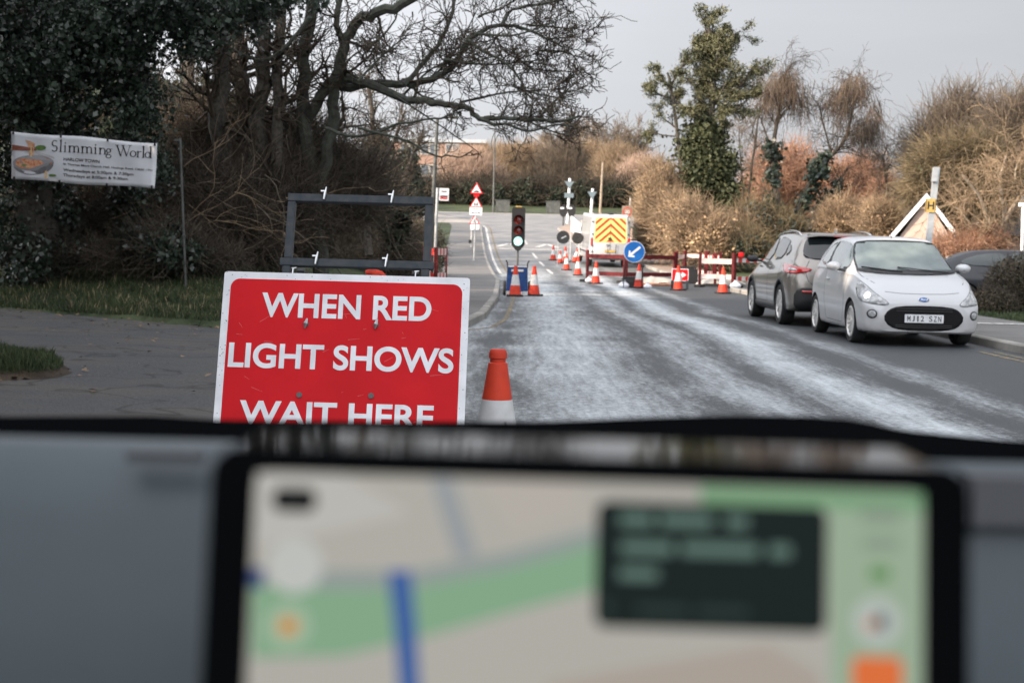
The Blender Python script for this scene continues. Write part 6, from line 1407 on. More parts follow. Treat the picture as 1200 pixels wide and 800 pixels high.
for i_c, ch_ in enumerate('MJ12 SZN'):
    if ch_ == ' ': continue
    if ch_ == 'M':
        mm2 = MB()
        for pg_ in ([(0, 0), (.2, 0), (.2, 1), (0, 1)], [(.8, 0), (1, 0), (1, 1), (.8, 1)], [(.2, 1), (.2, .66), (.5, .22), (.5, .56)], [(.8, 1), (.5, .56), (.5, .22), (.8, .66)]): mm2.prism(pg_, .002)
        tm = bpy.data.meshes.new('m_'); tm.from_pydata(mm2.v, [], mm2.f)
    else: tm = text_bm(ch_, size=1, bold=.010, depth=.002)
    X_ = [v.co.x for v in tm.vertices]; Y_ = [v.co.y for v in tm.vertices]; m0, m1, y0_, y1_ = min(X_), max(X_), min(Y_), max(Y_)
    wch = .018 if ch_ == '1' else (.043 if ch_ != 'J' else .034); cxp = -.2275 + .0605 * i_c + .02 - (.008 if i_c > 4 else 0)
    for v in tm.vertices: v.co.x = ((v.co.x - m0) / (m1 - m0) - .5) * wch + cxp; v.co.y = ((v.co.y - y0_) / (y1_ - y0_) - .5) * .076
    tm.transform(PF @ T(0, 0, .0125)); its_.append(tm)
join_text(its_, 'lettering', 'black', pl)
hb_ = kbv.ray_cast(Vector((8, 0, .635)), Vector((-1, 0, 0)))
em = patch(kbv, [(q[0], .635 + q[1]) for q in disc(.073, 26, .42)], F_, .007, 'emblem', 'chrome', ka, res=.03); patch(kbv, [(q[0], .635 + q[1]) for q in disc(.065, 26, .40)], F_, .009, 'emblem_face', 'blue', em, res=.03)
nn = hb_[1] if hb_[1].x > 0 else -hb_[1]; up_ = (Vector((0, 0, 1)) - nn * nn.z).normalized(); yy_ = up_.cross(nn)
tm = text_bm('Ford', size=.05, bold=.001, depth=.001, shear=.35); ct = Matrix((Vector((0, 1, 0)), up_, nn)).transposed().to_4x4()
tm.transform(Matrix.Translation(hb_[0] + nn * .0115) @ ct @ T(0, -.017, 0)); join_text([tm], 'lettering', 'signwhite', em)
ribbon(kbv, [(-.50, .735), (-.30, .715), (0, .71), (.30, .715), (.50, .735)], F_, .001, .008, 'bonnet_gap', 'trim', ka)
for s in (-1, 1): ribbon(kbv, [(s * .60, .84), (s * .69, .92), (s * .70, .99)], F_, .001, .008, 'bonnet_gap', 'trim', ka)
mb = MB(); mb.tube([(1.80, 0, 1.48), (1.74, 0, 1.56), (1.66, 0, 1.60)], [.007, .005, .002], 5); mb.build('aerial', 'black', ka)
patch(kbv, chaikin([(-.60, .30), (-.60, .26), (.60, .26), (.60, .30)], 1), REAR(), .003, 'rear_valance', 'trim', ka, res=.08)
patch(kbv, chaikin([(-.5, 1.06), (.5, 1.06), (.44, 1.34), (-.44, 1.34)], 1), REAR(), .003, 'rear_window', 'glass', ka, res=.08)
ka.rotation_euler = (0, 0, R(-90)); ka.location = (5.535, 22.75, 0.0)

# ---------------------------------------------------------------- grey SUV (tail toward the camera)
sv_ = empty('suv', (0, 0, 0), 0, 'bronze grey SUV seen from behind with red tail lamp and roof rails', 'car')
TS = [(0.00, .60, .44, .74, .55, .84, .35), (.04, .78, .36, .90, .66, 1.02, .50), (.10, .855, .30, 1.00, .74, 1.16, .58), (.22, .89, .26, 1.07, .785, 1.36, .60), (.40, .90, .24, 1.10, .80, 1.52, .61), (.75, .905, .22, 1.10, .81, 1.57, .62), (1.4, .905, .215, 1.07, .815, 1.59, .63), (2.1, .905, .215, 1.05, .815, 1.575, .63),
      (2.45, .905, .215, 1.04, .81, 1.52, .62), (2.9, .905, .215, 1.03, .80, 1.25, .66), (3.15, .905, .215, 1.02, .79, 1.10, .68), (3.5, .90, .22, .99, .77, 1.05, .62), (3.9, .89, .23, .90, .74, .97, .58), (4.15, .85, .25, .78, .68, .86, .50), (4.3, .74, .28, .66, .58, .72, .40), (4.37, .55, .34, .55, .42, .60, .28)]
sb, sbv = make_body(sv_, TS, (.80, 3.45), .345, 'paint_grey', .905, arch_r=.40)
RE = REAR()
def rx(p): return p
rwn = chaikin([(-.60, 1.13), (-.66, 1.20), (-.585, 1.44), (-.50, 1.485), (0, 1.50), (.50, 1.485), (.585, 1.44), (.66, 1.20), (.60, 1.13), (0, 1.09)], 1)
rw = patch(sbv, rwn, RE, .009, 'rear_window', 'glass', sv_)
for s in (-1, 1):
    SD = SIDE_L() if s > 0 else SIDE_R()
    patch(sbv, chaikin([(2.98, 1.09), (2.62, 1.34), (2.35, 1.465), (1.95, 1.495), (1.92, 1.08)], 1), SD, .008, 'side_window', 'glass', sv_)
    patch(sbv, chaikin([(1.86, 1.085), (1.88, 1.495), (1.40, 1.49), (1.0, 1.44), (.92, 1.40), (.98, 1.13)], 1), SD, .008, 'side_window', 'glass', sv_)
    patch(sbv, chaikin([(.90, 1.15), (.90, 1.38), (.72, 1.34), (.58, 1.24)], 1), SD, .008, 'quarter_window', 'glass', sv_)
    for dr in ([(1.90, 1.05), (1.90, .8), (1.90, .33), (1.35, .33), (1.22, .62), (.98, .78), (.94, 1.07)], [(1.90, .36), (2.92, .36), (3.02, .7), (3.0, 1.04)]): ribbon(sbv, dr, SD, .001, .009, 'door_gap', 'trim', sv_)
    patch(sbv, [(.0, .20), (4.3, .20), (4.3, .30), (3.95, .30), (3.92, .33), (2.95, .33), (1.3, .33), (.3, .33), (.0, .36)], SD, .012, 'sill_cladding', 'trim', sv_, res=.12, thick=.01) if False else None
    patch(sbv, [(1.24, .222), (3.0, .222), (3.0, .345), (1.24, .345)], SD, .010, 'sill_cladding', 'trim', sv_, res=.1, thick=.01)
    for x in (.80, 3.45):
        a_ = [(x + .46 * math.cos(R(t)), .345 + .455 * math.sin(R(t))) for t in range(-12, 193, 12)] + [(x + .402 * math.cos(R(t)), .345 + .402 * math.sin(R(t))) for t in range(192, -13, -12)]
        patch(sbv, a_, SD, .008, 'arch_trim', 'trim', sv_, res=.06, thick=.008)
        wheel(sv_, x, s * .79, .345, s, w=.225, spokes=5, rr=.70, rim='alloy')
    for x in (1.72, 2.75): patch(sbv, chaikin([(x, .95), (x + .02, .98), (x + .20, .985), (x + .20, .955)], 1), SD, .03, 'door_handle', 'paint_grey', sv_, thick=.02)
    # tail lamp wraps the corner
    dg_ = Vector((1, -s * .75, 0)).normalized(); O_ = Vector((.28, s * .72, 0)) - dg_ * 3; U_ = Vector((0, -s, 0)) - dg_ * (Vector((0, -s, 0)).dot(dg_)); U_.normalize()      # +u toward the centre line
    fr = (O_, U_, (0, 0, 1), dg_)
    tl = chaikin([(-.36, 1.045), (-.37, 1.01), (-.26, .90), (-.16, .88), (.20, .885), (.33, .95), (.26, .975), (.0, 1.0), (-.18, 1.04)], 1)
    t_ = patch(sbv, tl, fr, .020, 'tail_light', 'tail', sv_, res=.03, thick=.02)
    patch(sbv, chaikin([(-.10, .925), (-.06, .985), (.08, .955), (.10, .925)], 1), fr, .026, 'reverse_lens', 'lens', t_, res=.03, thick=.003)
    rf_ = patch(sbv, [(s * .44, .565), (s * .44, .60), (s * .68, .605), (s * .68, .57)], RE, .022, 'reflector', 'tail', sv_, res=.08, thick=.01)
    # mirror
    mb = MB(); mb.lathe([(.02, -.08), (.055, -.06), (.065, 0), (.055, .06), (.02, .08)], 12, T(2.98, s * .98, 1.10) @ Matrix.Rotation(R(90), 4, 'X') @ Matrix.Scale(1.25, 4, (0, 0, 1))); mi_ = mb.build('mirror', 'trim', sv_, smooth=True)
    mb = MB(); mb.beam((2.98, s * .80, 1.06), (2.98, s * .98, 1.08), .07, .04); mb.build('mirror_arm', 'trim', mi_)
    pr = []
    for t in range(13):
        x = .55 + 2.0 * t / 12; h = sbv.ray_cast(Vector((x, s * .60, 3)), Vector((0, 0, -1)))[0]; pr.append(h + Vector((0, 0, .045 * math.sin(math.pi * min(1, max(0, t / 12))) ** .3)))
    mb = MB(); mb.tube(pr, .018, 7); mb.build('roof_rail', 'chrome', sv_, smooth=True)
patch(sbv, chaikin([(-.80, .30), (-.80, .62), (-.62, .66), (-.36, .635), (.36, .635), (.62, .66), (.80, .62), (.80, .30), (.6, .262), (-.6, .262)], 1), RE, .010, 'bumper_cladding', 'trim', sv_, thick=.012)
patch(sbv, chaikin([(-.42, .30), (-.46, .40), (.46, .40), (.42, .30)], 1), RE, .020, 'skid_plate', 'galv', sv_, thick=.01)
ribbon(sbv, [(-.56, 1.10), (-.64, .94), (-.58, .76), (-.50, .70), (.50, .70), (.58, .76), (.64, .94), (.56, 1.10)], RE, .001, .010, 'tailgate_gap', 'trim', sv_)
ribbon(sbv, [(-.30, .86), (.30, .86)], RE, .012, .03, 'chrome_strip', 'chrome', sv_)
patch(sbv, rrect(.52, .11, .01, 2, 0, .79), RE, .01, 'number_plate', 'yellow', sv_, res=.1)
mb = MB(); mb.beam((.30, -.55, 1.53), (.30, .55, 1.53), .22, .03); mb.build('spoiler', 'paint_grey', sv_, bevel=.01)
mb = MB(); mb.box((.185, 0, 1.515), (.012, .30, .02)); mb.build('brake_light', 'tail', sv_)
mb = MB(); mb.prism([(-.09, 0), (.09, 0), (.0, .02), (-.05, .075), (-.085, .075)], .03, Matrix(((1, 0, 0, .72), (0, 0, 1, -.015), (0, 1, 0, 1.565), (0, 0, 0, 1)))); mb.build('aerial', 'paint_grey', sv_)
patch(sbv, chaikin([(-.70, 1.09), (-.60, 1.46), (0, 1.50), (.60, 1.46), (.70, 1.09), (0, 1.06)], 1), FRONT(), .003, 'windscreen', 'glass', sv_, res=.08)
sv_.rotation_euler = (0, 0, R(90.8)); sv_.location = (5.47, 23.60, 0.0)

# ---------------------------------------------------------------- dark car crossing behind
dk = empty('saloon_car', (0, 0, 0), 0, 'dark navy car side on behind the white hatchback, partly behind the clipped bush', 'car')
TD = [(0.00, .50, .40, .72, .46, .80, .30), (.05, .72, .32, .86, .62, .96, .42), (.25, .84, .24, .98, .74, 1.10, .50), (.6, .88, .20, .99, .78, 1.28, .55), (1.1, .89, .18, .98, .79, 1.42, .58), (1.8, .89, .18, .96, .79, 1.45, .59), (2.4, .89, .18, .94, .79, 1.42, .58), (2.9, .89, .18, .93, .78, 1.15, .62), (3.3, .88, .18, .90, .76, .97, .62), (3.9, .86, .2, .80, .70, .86, .52), (4.2, .74, .24, .66, .56, .70, .40), (4.28, .5, .32, .54, .40, .58, .25)]
db, dbv = make_body(dk, TD, (.80, 3.42), .315, 'paint_dark', .89, arch_r=.36)
for s in (-1, 1):
    SD = SIDE_L() if s > 0 else SIDE_R()
    patch(dbv, chaikin([(2.95, 1.0), (2.5, 1.26), (2.2, 1.365), (1.85, 1.375), (1.82, 1.0)], 1), SD, .008, 'side_window', 'glass_side', dk); patch(dbv, chaikin([(1.75, 1.01), (1.77, 1.375), (1.2, 1.34), (.75, 1.20), (.70, 1.08)], 1), SD, .008, 'side_window', 'glass_side', dk)
    ribbon(dbv, [(1.79, .96), (1.80, .3), (2.85, .28), (2.95, .7), (2.92, 1.0)], SD, .001, .008, 'door_gap', 'trim', dk)
    patch(dbv, chaikin([(4.16, .62), (4.16, .72), (3.85, .79), (3.72, .74), (3.95, .65)], 1), SD, .006, 'headlight', 'lens', dk)
    patch(dbv, chaikin([(.06, .74), (.06, .88), (.32, .92), (.40, .86), (.25, .76)], 1), SD, .006, 'tail_light', 'tail', dk)
    for x in (.80, 3.42): wheel(dk, x, s * .79, .315, s, w=.2, spokes=6, twin=False)
    patch(dbv, chaikin([(1.55, .85), (1.57, .88), (1.74, .88), (1.74, .855)], 1), SD, .02, 'door_handle', 'paint_dark', dk, thick=.02)
patch(dbv, chaikin([(-.62, .99), (-.56, 1.30), (0, 1.37), (.56, 1.30), (.62, .99), (0, .97)], 1), FRONT(), .003, 'windscreen', 'glass', dk, res=.08)
patch(dbv, chaikin([(-.55, 1.02), (-.5, 1.28), (.5, 1.28), (.55, 1.02)], 1), REAR(), .003, 'rear_window', 'glass', dk, res=.08)
q = P(1112, 300, 33.5); dk.rotation_euler = (0, 0, R(-8)); dk.location = (q.x - .35, 34.2, -.05)

# ---------------------------------------------------------------- works van
vn = empty('works_van', (0, 0, 0), 0, 'white works van with yellow and red chevrons on its back doors', 'van')
TV = [(0.00, .93, .42, 1.20, .93, 2.44, .80), (.04, .99, .36, 1.20, .985, 2.52, .84), (.12, 1.0, .34, 1.20, .99, 2.56, .86), (1.5, 1.0, .34, 1.20, .99, 2.57, .86), (3.6, 1.0, .34, 1.20, .985, 2.56, .85), (3.95, 1.0, .34, 1.18, .98, 2.48, .82), (4.5, 1.0, .34, 1.15, .95, 1.85, .78), (4.8, 1.0, .34, 1.12, .92, 1.42, .78), (5.1, .98, .34, 1.05, .86, 1.22, .72), (5.4, .88, .36, .85, .70, .95, .5), (5.48, .7, .42, .72, .55, .8, .4)]
vb, vbv = make_body(vn, TV, (1.0, 4.55), .35, 'paint_van', 1.0, arch_r=.40)
RE = REAR()
def clip(poly, x0, x1, y0, y1):
    def c(p, ins, inter):
        o = []
        for i in range(len(p)):
            a, b_ = p[i - 1], p[i]
            if ins(b_):
                if not ins(a): o.append(inter(a, b_))
                o.append(b_)
            elif ins(a): o.append(inter(a, b_))
        return o
    for ax, lim, sg in ((0, x0, 1), (0, x1, -1), (1, y0, 1), (1, y1, -1)):
        if not poly: return poly
        poly = c(poly, lambda q: sg * (q[ax] - lim) >= 0, lambda a, b_: tuple(a[q] + (b_[q] - a[q]) * (lim - a[ax]) / (b_[ax] - a[ax]) for q in (0, 1)))
    return poly
zc0, zc1 = 1.18, 2.40
cv = patch(vbv, [(-.80, zc0 + .1), (-.80, 1.5), (-.74, zc1 - .02), (-.6, zc1), (.6, zc1), (.74, zc1 - .02), (.80, 1.5), (.80, zc0 + .1), (.70, zc0), (.2, zc0 + .02), (-.2, zc0 + .02), (-.70, zc0)], RE, .003, 'chevron_panel', 'chev_y', vn, res=.1, smooth=False)
sb_ = []
for k in range(-1, 6):
    zt_ = 1.42 + k * .36
    for s in (-1, 1):
        pg = [(0, zt_), (0, zt_ - .155), (s * .95, zt_ - .155 - .86), (s * .95, zt_ - .86)]
        for (xa_, xb_) in (((-.735, -.008) if s < 0 else (.008, .735)),):
            c_ = clip(pg, xa_, xb_, zc0 + .05, zc1 - .02)
            if len(c_) > 2: patch(vbv, c_, RE, .006, 'chevron_stripe', 'chev_r', cv, res=.15, smooth=False)
ribbon(vbv, [(0, .62), (0, 2.44)], RE, .009, .016, 'door_gap', 'trim', vn)
for s in (-1, 1):
    ribbon(vbv, [(s * .84, .62), (s * .85, 2.0), (s * .78, 2.44), (0, 2.45)], RE, .002, .012, 'door_gap', 'trim', vn)
    patch(vbv, rrect(.10, .42, .02, 2, s * .90, 1.22), RE, .012, 'tail_light', 'tail', vn, res=.06, thick=.02)
    mb = MB()
    for z in (.75, 1.05, 1.6, 2.2): mb.box((-.02, s * .88, z), (.03, .05, .09))
    mb.build('hinge', 'trim', vn)
    wheel(vn, 1.0, s * .86, .35, s, w=.22, spokes=6, twin=False, rim='galv'); wheel(vn, 4.55, s * .86, .35, s, w=.22, spokes=6, twin=False, rim='galv')
    SD = SIDE_L() if s > 0 else SIDE_R()
    patch(vbv, chaikin([(4.42, 1.30), (4.08, 1.95), (3.45, 2.0), (3.42, 1.28)], 1), SD, .008, 'side_window', 'glass', vn)
    patch(vbv, [(.3, .66), (4.0, .66), (4.0, .74), (.3, .74)], SD, .012, 'rubbing_strip', 'trim', vn, res=.2)
    ribbon(vbv, [(3.35, .45), (3.35, 2.1), (2.1, 2.1), (2.1, .45)], SD, .001, .012, 'door_gap', 'trim', vn)
    mb = MB(); mb.box((4.2, s * 1.14, 1.35), (.12, .2, .36)); mb.build('mirror', 'black', vn, bevel=.02)
mb = MB(); mb.box((-.03, 0, .50), (.16, 1.8, .14)); mb.build('bumper', 'galv', vn, bevel=.02)
mb = MB(); mb.box((-.12, .0, .42), (.14, .9, .04)); mb.box((-.20, 0, .44), (.05, .12, .12)); mb.build('tow_bar', 'trim', vn)
for y in (-.28, .12): mb = MB(); mb.tube([(-.05, y, .66), (-.06, y, 1.10)], .013, 5); mb.box((-.05, y, 1.08), (.04, .16 if y > 0 else .03, .03)); mb.build('door_bar', 'trim', vn)
mb = MB(); mb.box((-.03, 0, .78), (.02, .50, .11)); mb.build('number_plate', 'yellow', vn)
mb = MB(); mb.box((-.03, .03, 1.40), (.05, .14, .09)); mb.build('door_handle', 'black', vn, bevel=.01)
mb = MB(); mb.box((.10, 0, 2.585), (.10, .22, .05)); mb.build('brake_light', 'trim', vn)
patch(vbv, chaikin([(-.80, 1.32), (-.72, 2.25), (.72, 2.25), (.80, 1.32)], 1), FRONT(), .003, 'windscreen', 'glass', vn, res=.12)
q = P(714.5, 300, 64); vn.rotation_euler = (math.atan(-.06) * 0, R(-3.6), R(90)); vn.rotation_euler = (0, R(-2.5), R(95)); vn.scale = (.93, .93, .92); vn.location = (q.x, 64, float(zr(64)) + .01)
# white board leaning out beside the van
Y = 67; a, b_, c_, d_ = P(669, 253, Y + 4), P(683, 265, Y), P(679, 281, Y), P(669, 270, Y + 4)
z0 = float(zr(Y)); bo = empty('site_board', (b_.x, Y, z0), 0, 'white slanting panel on a wheeled frame at the left side of the van', 'board'); O_ = Vector(bo.location)
mb = MB(); vs = [p - O_ for p in (a, b_, c_, d_)]; vs2 = [v + Vector((.05, .03, 0)) for v in vs]; mb.add(vs + vs2, [(0, 1, 2, 3), (7, 6, 5, 4), (0, 4, 5, 1), (1, 5, 6, 2), (2, 6, 7, 3), (3, 7, 4, 0)]); mb.build('panel', 'white', bo)
mb = MB(); 
for p in (c_, d_): q_ = p - O_; mb.tube([(q_.x, q_.y, q_.z + .1), (q_.x, q_.y, float(zr(p.y)) - z0)], .025, 6)
mb.build('leg', 'galv', bo); mb = MB(); w_c = P(677, 279, Y - 1) - O_; mb.lathe([(.08, -.07), (.24, -.07), (.27, 0), (.24, .07), (.08, .07), (.0, .05)], 18, Matrix.Translation(w_c) @ Matrix.Rotation(R(90), 4, 'X')); mb.build('wheel', 'rubber', bo)
# heaped spoil, tools and plates round the dug hole
rng_ = random.Random(3)
mb = MB(); mb.box((0, 0, .03), (1.4, .9, .05)); o = mb.build('road_plate', mat('rust_plate', (.34, .14, .07), .8, var=.3), bevel=.005); x, y, z = ground_at(772, 47.5); o.location = (x, y, z); o.rotation_euler = (0, 0, .15); tag(o, 'rusty orange plate lying flat behind the blue arrow sign', 'plate')
for px, Y, s, lab in ((768, 49, .45, 'small pile of grey rubble beyond the rusty plate'), (845, 48.5, .5, 'low heap of spoil behind the tall pale barrier'), (808, 52, .4, 'small heap of spoil between the back barriers')):
    V_, F_2 = [], []; x, y, z = ground_at(px, Y); bm = bmesh.new(); bmesh.ops.create_icosphere(bm, subdivisions=3, radius=1)
    for v in bm.verts: v.co = Vector((v.co.x * s * 1.6, v.co.y * s, max(0, v.co.z) * s * .55)) * (1 + rng_.uniform(-.13, .13))
    me = bpy.data.meshes.new('spoil_heap'); bm.to_mesh(me); bm.free(); me.materials.append(M['concrete']); o = bpy.data.objects.new('spoil_heap', me); COL.objects.link(o); o.location = (x, y, z); tag(o, lab, 'rubble')
mb = MB(); mb.box((0, 0, .25), (.7, .5, .5)); mb.box((0, 0, .54), (.5, .3, .1)); mb.tube([(-.3, 0, .5), (-.3, 0, .8), (.3, 0, .8), (.3, 0, .5)], .025, 6); o = mb.build('generator', 'black', bevel=.02); x, y, z = ground_at(805, 50.5); o.location = (x, y, z); tag(o, 'black generator box inside the barriers', 'generator')
mb = MB(); mb.lathe([(.05, 0), (.09, .02), (.09, .12), (.06, .16), (0, .17)], 12); lm = mb.build('warning_lamp', 'red'); x, y, z = ground_at(868, 46.6); lm.location = (x, 46.65, z + 1.0); tag(lm, 'red warning lamp on the barrier beside the grey car', 'lamp')
# ================================================================== INSIDE OUR CAR
M['dash_grey'] = mat('dash_soft_grey', (.045, .061, .071), .5, var=.03, scale=40)
M['dash_dark'] = mat('dash_dark', (.035, .038, .045), .5)
M['dash_black'] = mat('dash_black', (.003, .0035, .004), .9, spec=.0)
M['gloss_black'] = mat('gloss_black', (.004, .004, .004), .07, spec=.6)
db_ = empty('dashboard', (0, .9, .70), 0, 'grey car dashboard with a black far edge across the bottom of the view', 'dashboard')
def along(prof, x0, x1, n=40, f=None):
    """extrude a (y,z) profile along x; f(x) -> (dy,dz)"""
    mb = MB(); vs = []
    for i in range(n + 1):
        x = x0 + (x1 - x0) * i / n; dy, dz = f(x) if f else (0, 0); vs += [(x, y + dy, z + dz) for y, z in prof]
    k = len(prof); mb.add(vs, [(i * k + j, i * k + (j + 1) % k, (i + 1) * k + (j + 1) % k, (i + 1) * k + j) for i in range(n) for j in range(k)] + [tuple(range(k)), tuple(n * k + j for j in range(k))]); return mb
O_ = Vector(db_.location)
# far black ridge at ~1.25 m with a low hump
Yr = 1.05
def ridge(x):
    px = 600 + x / Yr * FPX; top = np.interp(px, [-100, 0, 180, 260, 500, 640, 760, 860, 950, 1010, 1060, 1200, 1400], [488, 488, 487, 492, 494, 494, 489, 486.5, 487.5, 492, 504, 517, 524])
    return 0, P(px, float(top), Yr).z
mb = along([(Yr - .02 - O_.y, -.003), (Yr - O_.y, 0), (Yr + .10 - O_.y, -.03), (Yr + .12 - O_.y, -.25), (Yr - .10 - O_.y, -.25), (Yr - .06 - O_.y, -.022)], -.75, .75, 90, lambda x: (0, ridge(x)[1] - O_.z))
mb.build('far_edge', 'dash_black', db_, smooth=True)
# middle pad behind the display, black
def lvl(px, py, Y): return P(px, py, Y).z - O_.z
mb = along([(.78 - O_.y, -.004), (.80 - O_.y, 0), (.90 - O_.y, -.045), (.92 - O_.y, -.2), (.76 - O_.y, -.2)], -.7, .7, 60, lambda x: (0, float(np.interp(600 + x / FPX ** 0 * FPX, [0, 1200], [P(0, 505, .8).z, P(1200, 530, .8).z])) - O_.z))
mb.build('pad', 'dash_black', db_, smooth=True)
# left and right grey panels
zl = P(100, 517, .80).z - O_.z; zL = P(0, 515, .62).z
def side_panel(x0, x1, py0, name, dark_to=None):
    f = lambda x: (0, P(600 + x / .62 * FPX, py0 + (600 + x / .62 * FPX) * .0225, .62).z - O_.z)
    m_ = along([(.632 - O_.y, 0), (.68 - O_.y, -.02), (.69 - O_.y, -.4), (.575 - O_.y, -.4), (.59 - O_.y, -.12), (.60 - O_.y, -.03), (.612 - O_.y, -.009), (.622 - O_.y, -.002)], x0, x1, 30, f); return m_.build(name, 'dash_grey', db_, smooth=True)
side_panel(-.48, -.105, 515, 'panel'); rp = side_panel(.182, .54, 519.5, 'panel')
m_ = MB(); a = P(1135, 560, .594); b_ = P(1300, 563, .594); c_ = P(1300, 622, .591); d_ = P(1135, 619, .591)
vs = [p - O_ for p in (a, b_, c_, d_)]; m_.add(vs + [v + Vector((0, .02, 0)) for v in vs], [(0, 1, 2, 3), (7, 6, 5, 4), (0, 4, 5, 1), (1, 5, 6, 2), (2, 6, 7, 3), (3, 7, 4, 0)]); m_.build('air_vent', 'dash_dark', rp, bevel=.002)
m_ = MB(); a = P(150, 533, .60) - O_; b_ = P(238, 535, .60) - O_; m_.beam(a, b_, .009, .004); m_.build('slot', 'dash_dark', db_)
# ---- display
Yd = .42; KD = .75
tl_, tr_ = P(247, 521, Yd), P(1138, 548, Yd); u_ = (tr_ - tl_).normalized(); W_ = (tr_ - tl_).length
v_ = Vector((0, .16, 1)); v_ = (v_ - u_ * v_.dot(u_)).normalized(); n_ = u_.cross(v_) * 1.0
if n_.y > 0: n_ = -n_
Hd = .150
nd = empty('navigation_display', tl_ + u_ * W_ / 2 - v_ * Hd, 0, 'wide black framed navigation display showing a pale map, close to the camera', 'screen')
DM = Matrix.Translation(tl_ - Vector(nd.location)) @ Matrix((u_, v_, n_)).transposed().to_4x4()      # x right, y up (negative below the top edge), z to viewer
def dp(px, py):
    d = ray(px, py); t = (tl_ - EYE).dot(n_) / d.dot(n_); q = EYE + d * t - tl_; return q.dot(u_), q.dot(v_)
m_ = MB(); m_.prism(rrect(W_, Hd, .009, 6, W_ / 2, -Hd / 2), .010, DM @ T(0, 0, -.010)); m_.build('bezel', 'dash_black', nd, bevel=.0012)
m_ = MB(); HY = .056; top0 = DM @ Vector((.0045, -.0012, -.0102)); top1 = DM @ Vector((W_ - .0045, -.0012, -.0102))
b0_ = top0 + Vector((0, HY, -.001)); b1_ = top1 + Vector((0, HY, -.001)); dn = Vector((0, 0, -.02))
m_.add([top0, top1, b1_, b0_, top0 + dn, top1 + dn, b1_ + dn, b0_ + dn], [(0, 1, 2, 3), (4, 7, 6, 5), (0, 4, 5, 1), (1, 5, 6, 2), (2, 6, 7, 3), (3, 7, 4, 0)]); m_.build('housing', 'gloss_black', nd)
m_ = MB(); c0_ = DM @ Vector((W_ / 2, -Hd * .6, -.04)); m_.box(c0_, (.09, .04, .07)); m_.build('mount', 'dash_black', nd)
def em(name, c, s=.58):
    m, n, l, b = newmat(name); b.inputs['Base Color'].default_value = (0, 0, 0, 1); b.inputs['Specular IOR Level'].default_value = 0.1; b.inputs['Emission Color'].default_value = col4(c); b.inputs['Emission Strength'].default_value = s; return m
def srgb(r, g, b_): return tuple((x / 255 / 12.92 if x <= 10 else ((x / 255 + .055) / 1.055) ** 2.4) for x in (r, g, b_))
x0_, y0_ = dp(300, 552); x1_, _ = dp(1082, 560)
def sheet(name, pts, c, k, parent, px=True, thick=.0002):
    q = [dp(*p) for p in pts] if px else pts
    q = [(min(max(x, x0_ + .0004), x1_ - .0004), min(y, y0_ - .0004 if True else y)) for x, y in q]
    m_ = MB(); m_.prism(q, .0002, DM @ T(0, 0, .0004 * k)); return m_.build(name, em('screen_' + name, srgb(*c)), parent)
m_ = MB(); sw_, sh_ = x1_ - x0_, .1275; m_.prism(rrect(sw_, sh_, .0045, 6, x0_ + sw_ / 2, y0_ - sh_ / 2), .0003, DM @ T(0, 0, .0001)); scr = m_.build('screen', em('screen_land', srgb(176, 173, 165)), nd)
sheet('map_park', [(296, 684), (420, 690), (560, 672), (700, 634), (800, 600), (800, 660), (700, 690), (600, 716), (500, 745), (400, 768), (296, 770)], (132, 168, 136), 1, scr)
sheet('map_road', [(370, 668), (480, 668), (600, 645), (720, 612), (720, 630), (600, 665), (480, 688), (370, 690)], (146, 156, 152), 2, scr)
sheet('map_road', [(505, 552), (530, 552), (560, 650), (535, 655)], (150, 155, 158), 2, scr)
sheet('map_block', [(640, 800), (900, 755), (960, 790), (960, 830), (640, 850)], (170, 160, 150), 1, scr)
sheet('map_block', [(300, 552), (400, 552), (480, 600), (300, 640)], (186, 184, 178), 1, scr)
sheet('map_block', [(560, 560), (680, 553), (690, 600), (600, 625)], (180, 174, 166), 1, scr)
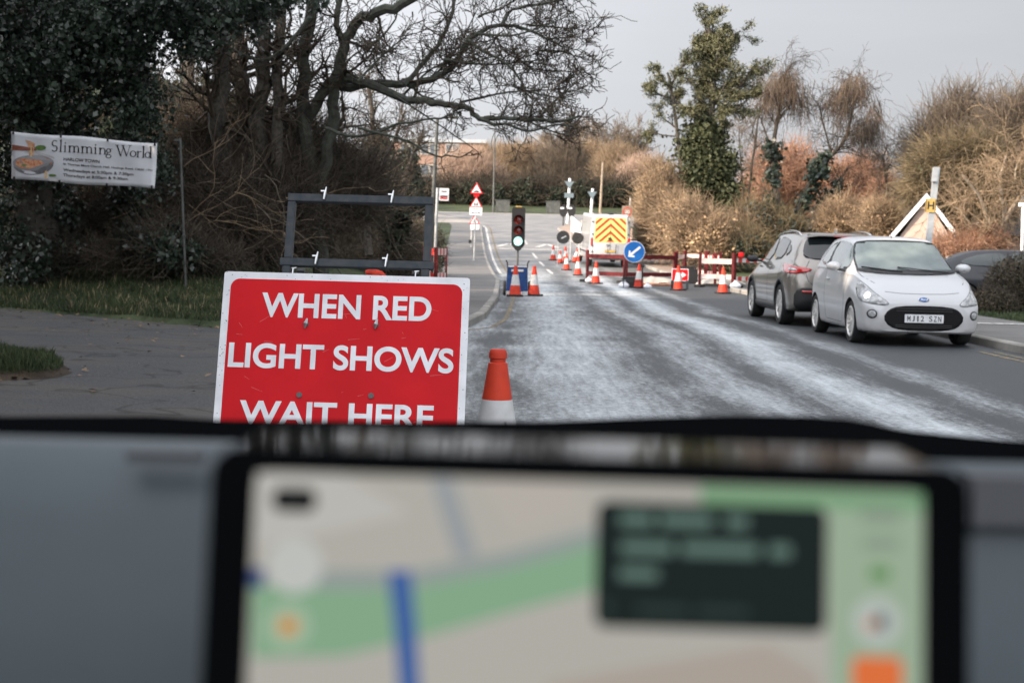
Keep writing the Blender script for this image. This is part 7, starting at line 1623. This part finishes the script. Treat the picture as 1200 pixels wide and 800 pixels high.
sheet('side_column', [(970, 566), (1086, 570), (1086, 900), (975, 900)], (152, 172, 148), 2, scr)
sheet('side_column', [(820, 560), (1086, 566), (1086, 600), (820, 590)], (122, 160, 124), 3, scr)
sheet('route', [(455, 668), (482, 668), (488, 730), (494, 830), (470, 830), (462, 730)], (62, 96, 156), 4, scr)
def dsh(name, cx, cy, w, h, r, c, k):
    a = dp(cx, cy); sx = w / FPX * Yd; sy = h / FPX * Yd; m_ = MB(); m_.prism(rrect(sx, sy, min(r / FPX * Yd, sx / 2.01, sy / 2.01), 6, a[0], a[1]), .0002, DM @ T(0, 0, .0004 * k)); return m_.build(name, em('screen_' + name, srgb(*c)), scr)
dsh('status_pill', 346, 585, 52, 28, 12, (16, 18, 18), 5); dsh('map_button', 347, 662, 64, 64, 32, (190, 192, 188), 5); dsh('map_button', 339, 732, 52, 52, 26, (160, 182, 156), 5); dsh('warning_icon', 339, 732, 20, 18, 4, (205, 140, 60), 6)
dsh('route_icon', 303, 676, 16, 22, 4, (50, 70, 120), 5)
dsh('info_box', 832, 663, 270, 146, 14, (13, 28, 25), 6)
for cx, cy, w, h in ((745, 608, 40, 15), (803, 609, 62, 15), (862, 611, 26, 15), (757, 641, 62, 15), (842, 643, 90, 15), (912, 645, 26, 15), (747, 671, 46, 14)): dsh('text_line', cx, cy, w, h, 5, (92, 116, 108), 7)
for cx, cy, w, h in ((710, 710, 12, 14), (775, 713, 60, 10), (845, 715, 60, 10)): dsh('text_line', cx, cy, w, h, 4, (40, 56, 52), 7)
for cx, cy, w, h in ((1030, 602, 48, 20), (1030, 636, 44, 14)): dsh('text_line', cx, cy, w, h, 6, (134, 152, 132), 5)
dsh('status_icon', 1029, 671, 24, 16, 6, (96, 140, 84), 5); dsh('compass_button', 1026, 727, 58, 58, 29, (178, 186, 180), 5); dsh('compass_icon', 1030, 727, 12, 18, 3, (70, 78, 86), 6); dsh('compass_icon', 1018, 730, 10, 14, 3, (196, 140, 110), 6)
dsh('orange_button', 1026, 790, 58, 42, 8, (222, 112, 58), 5)
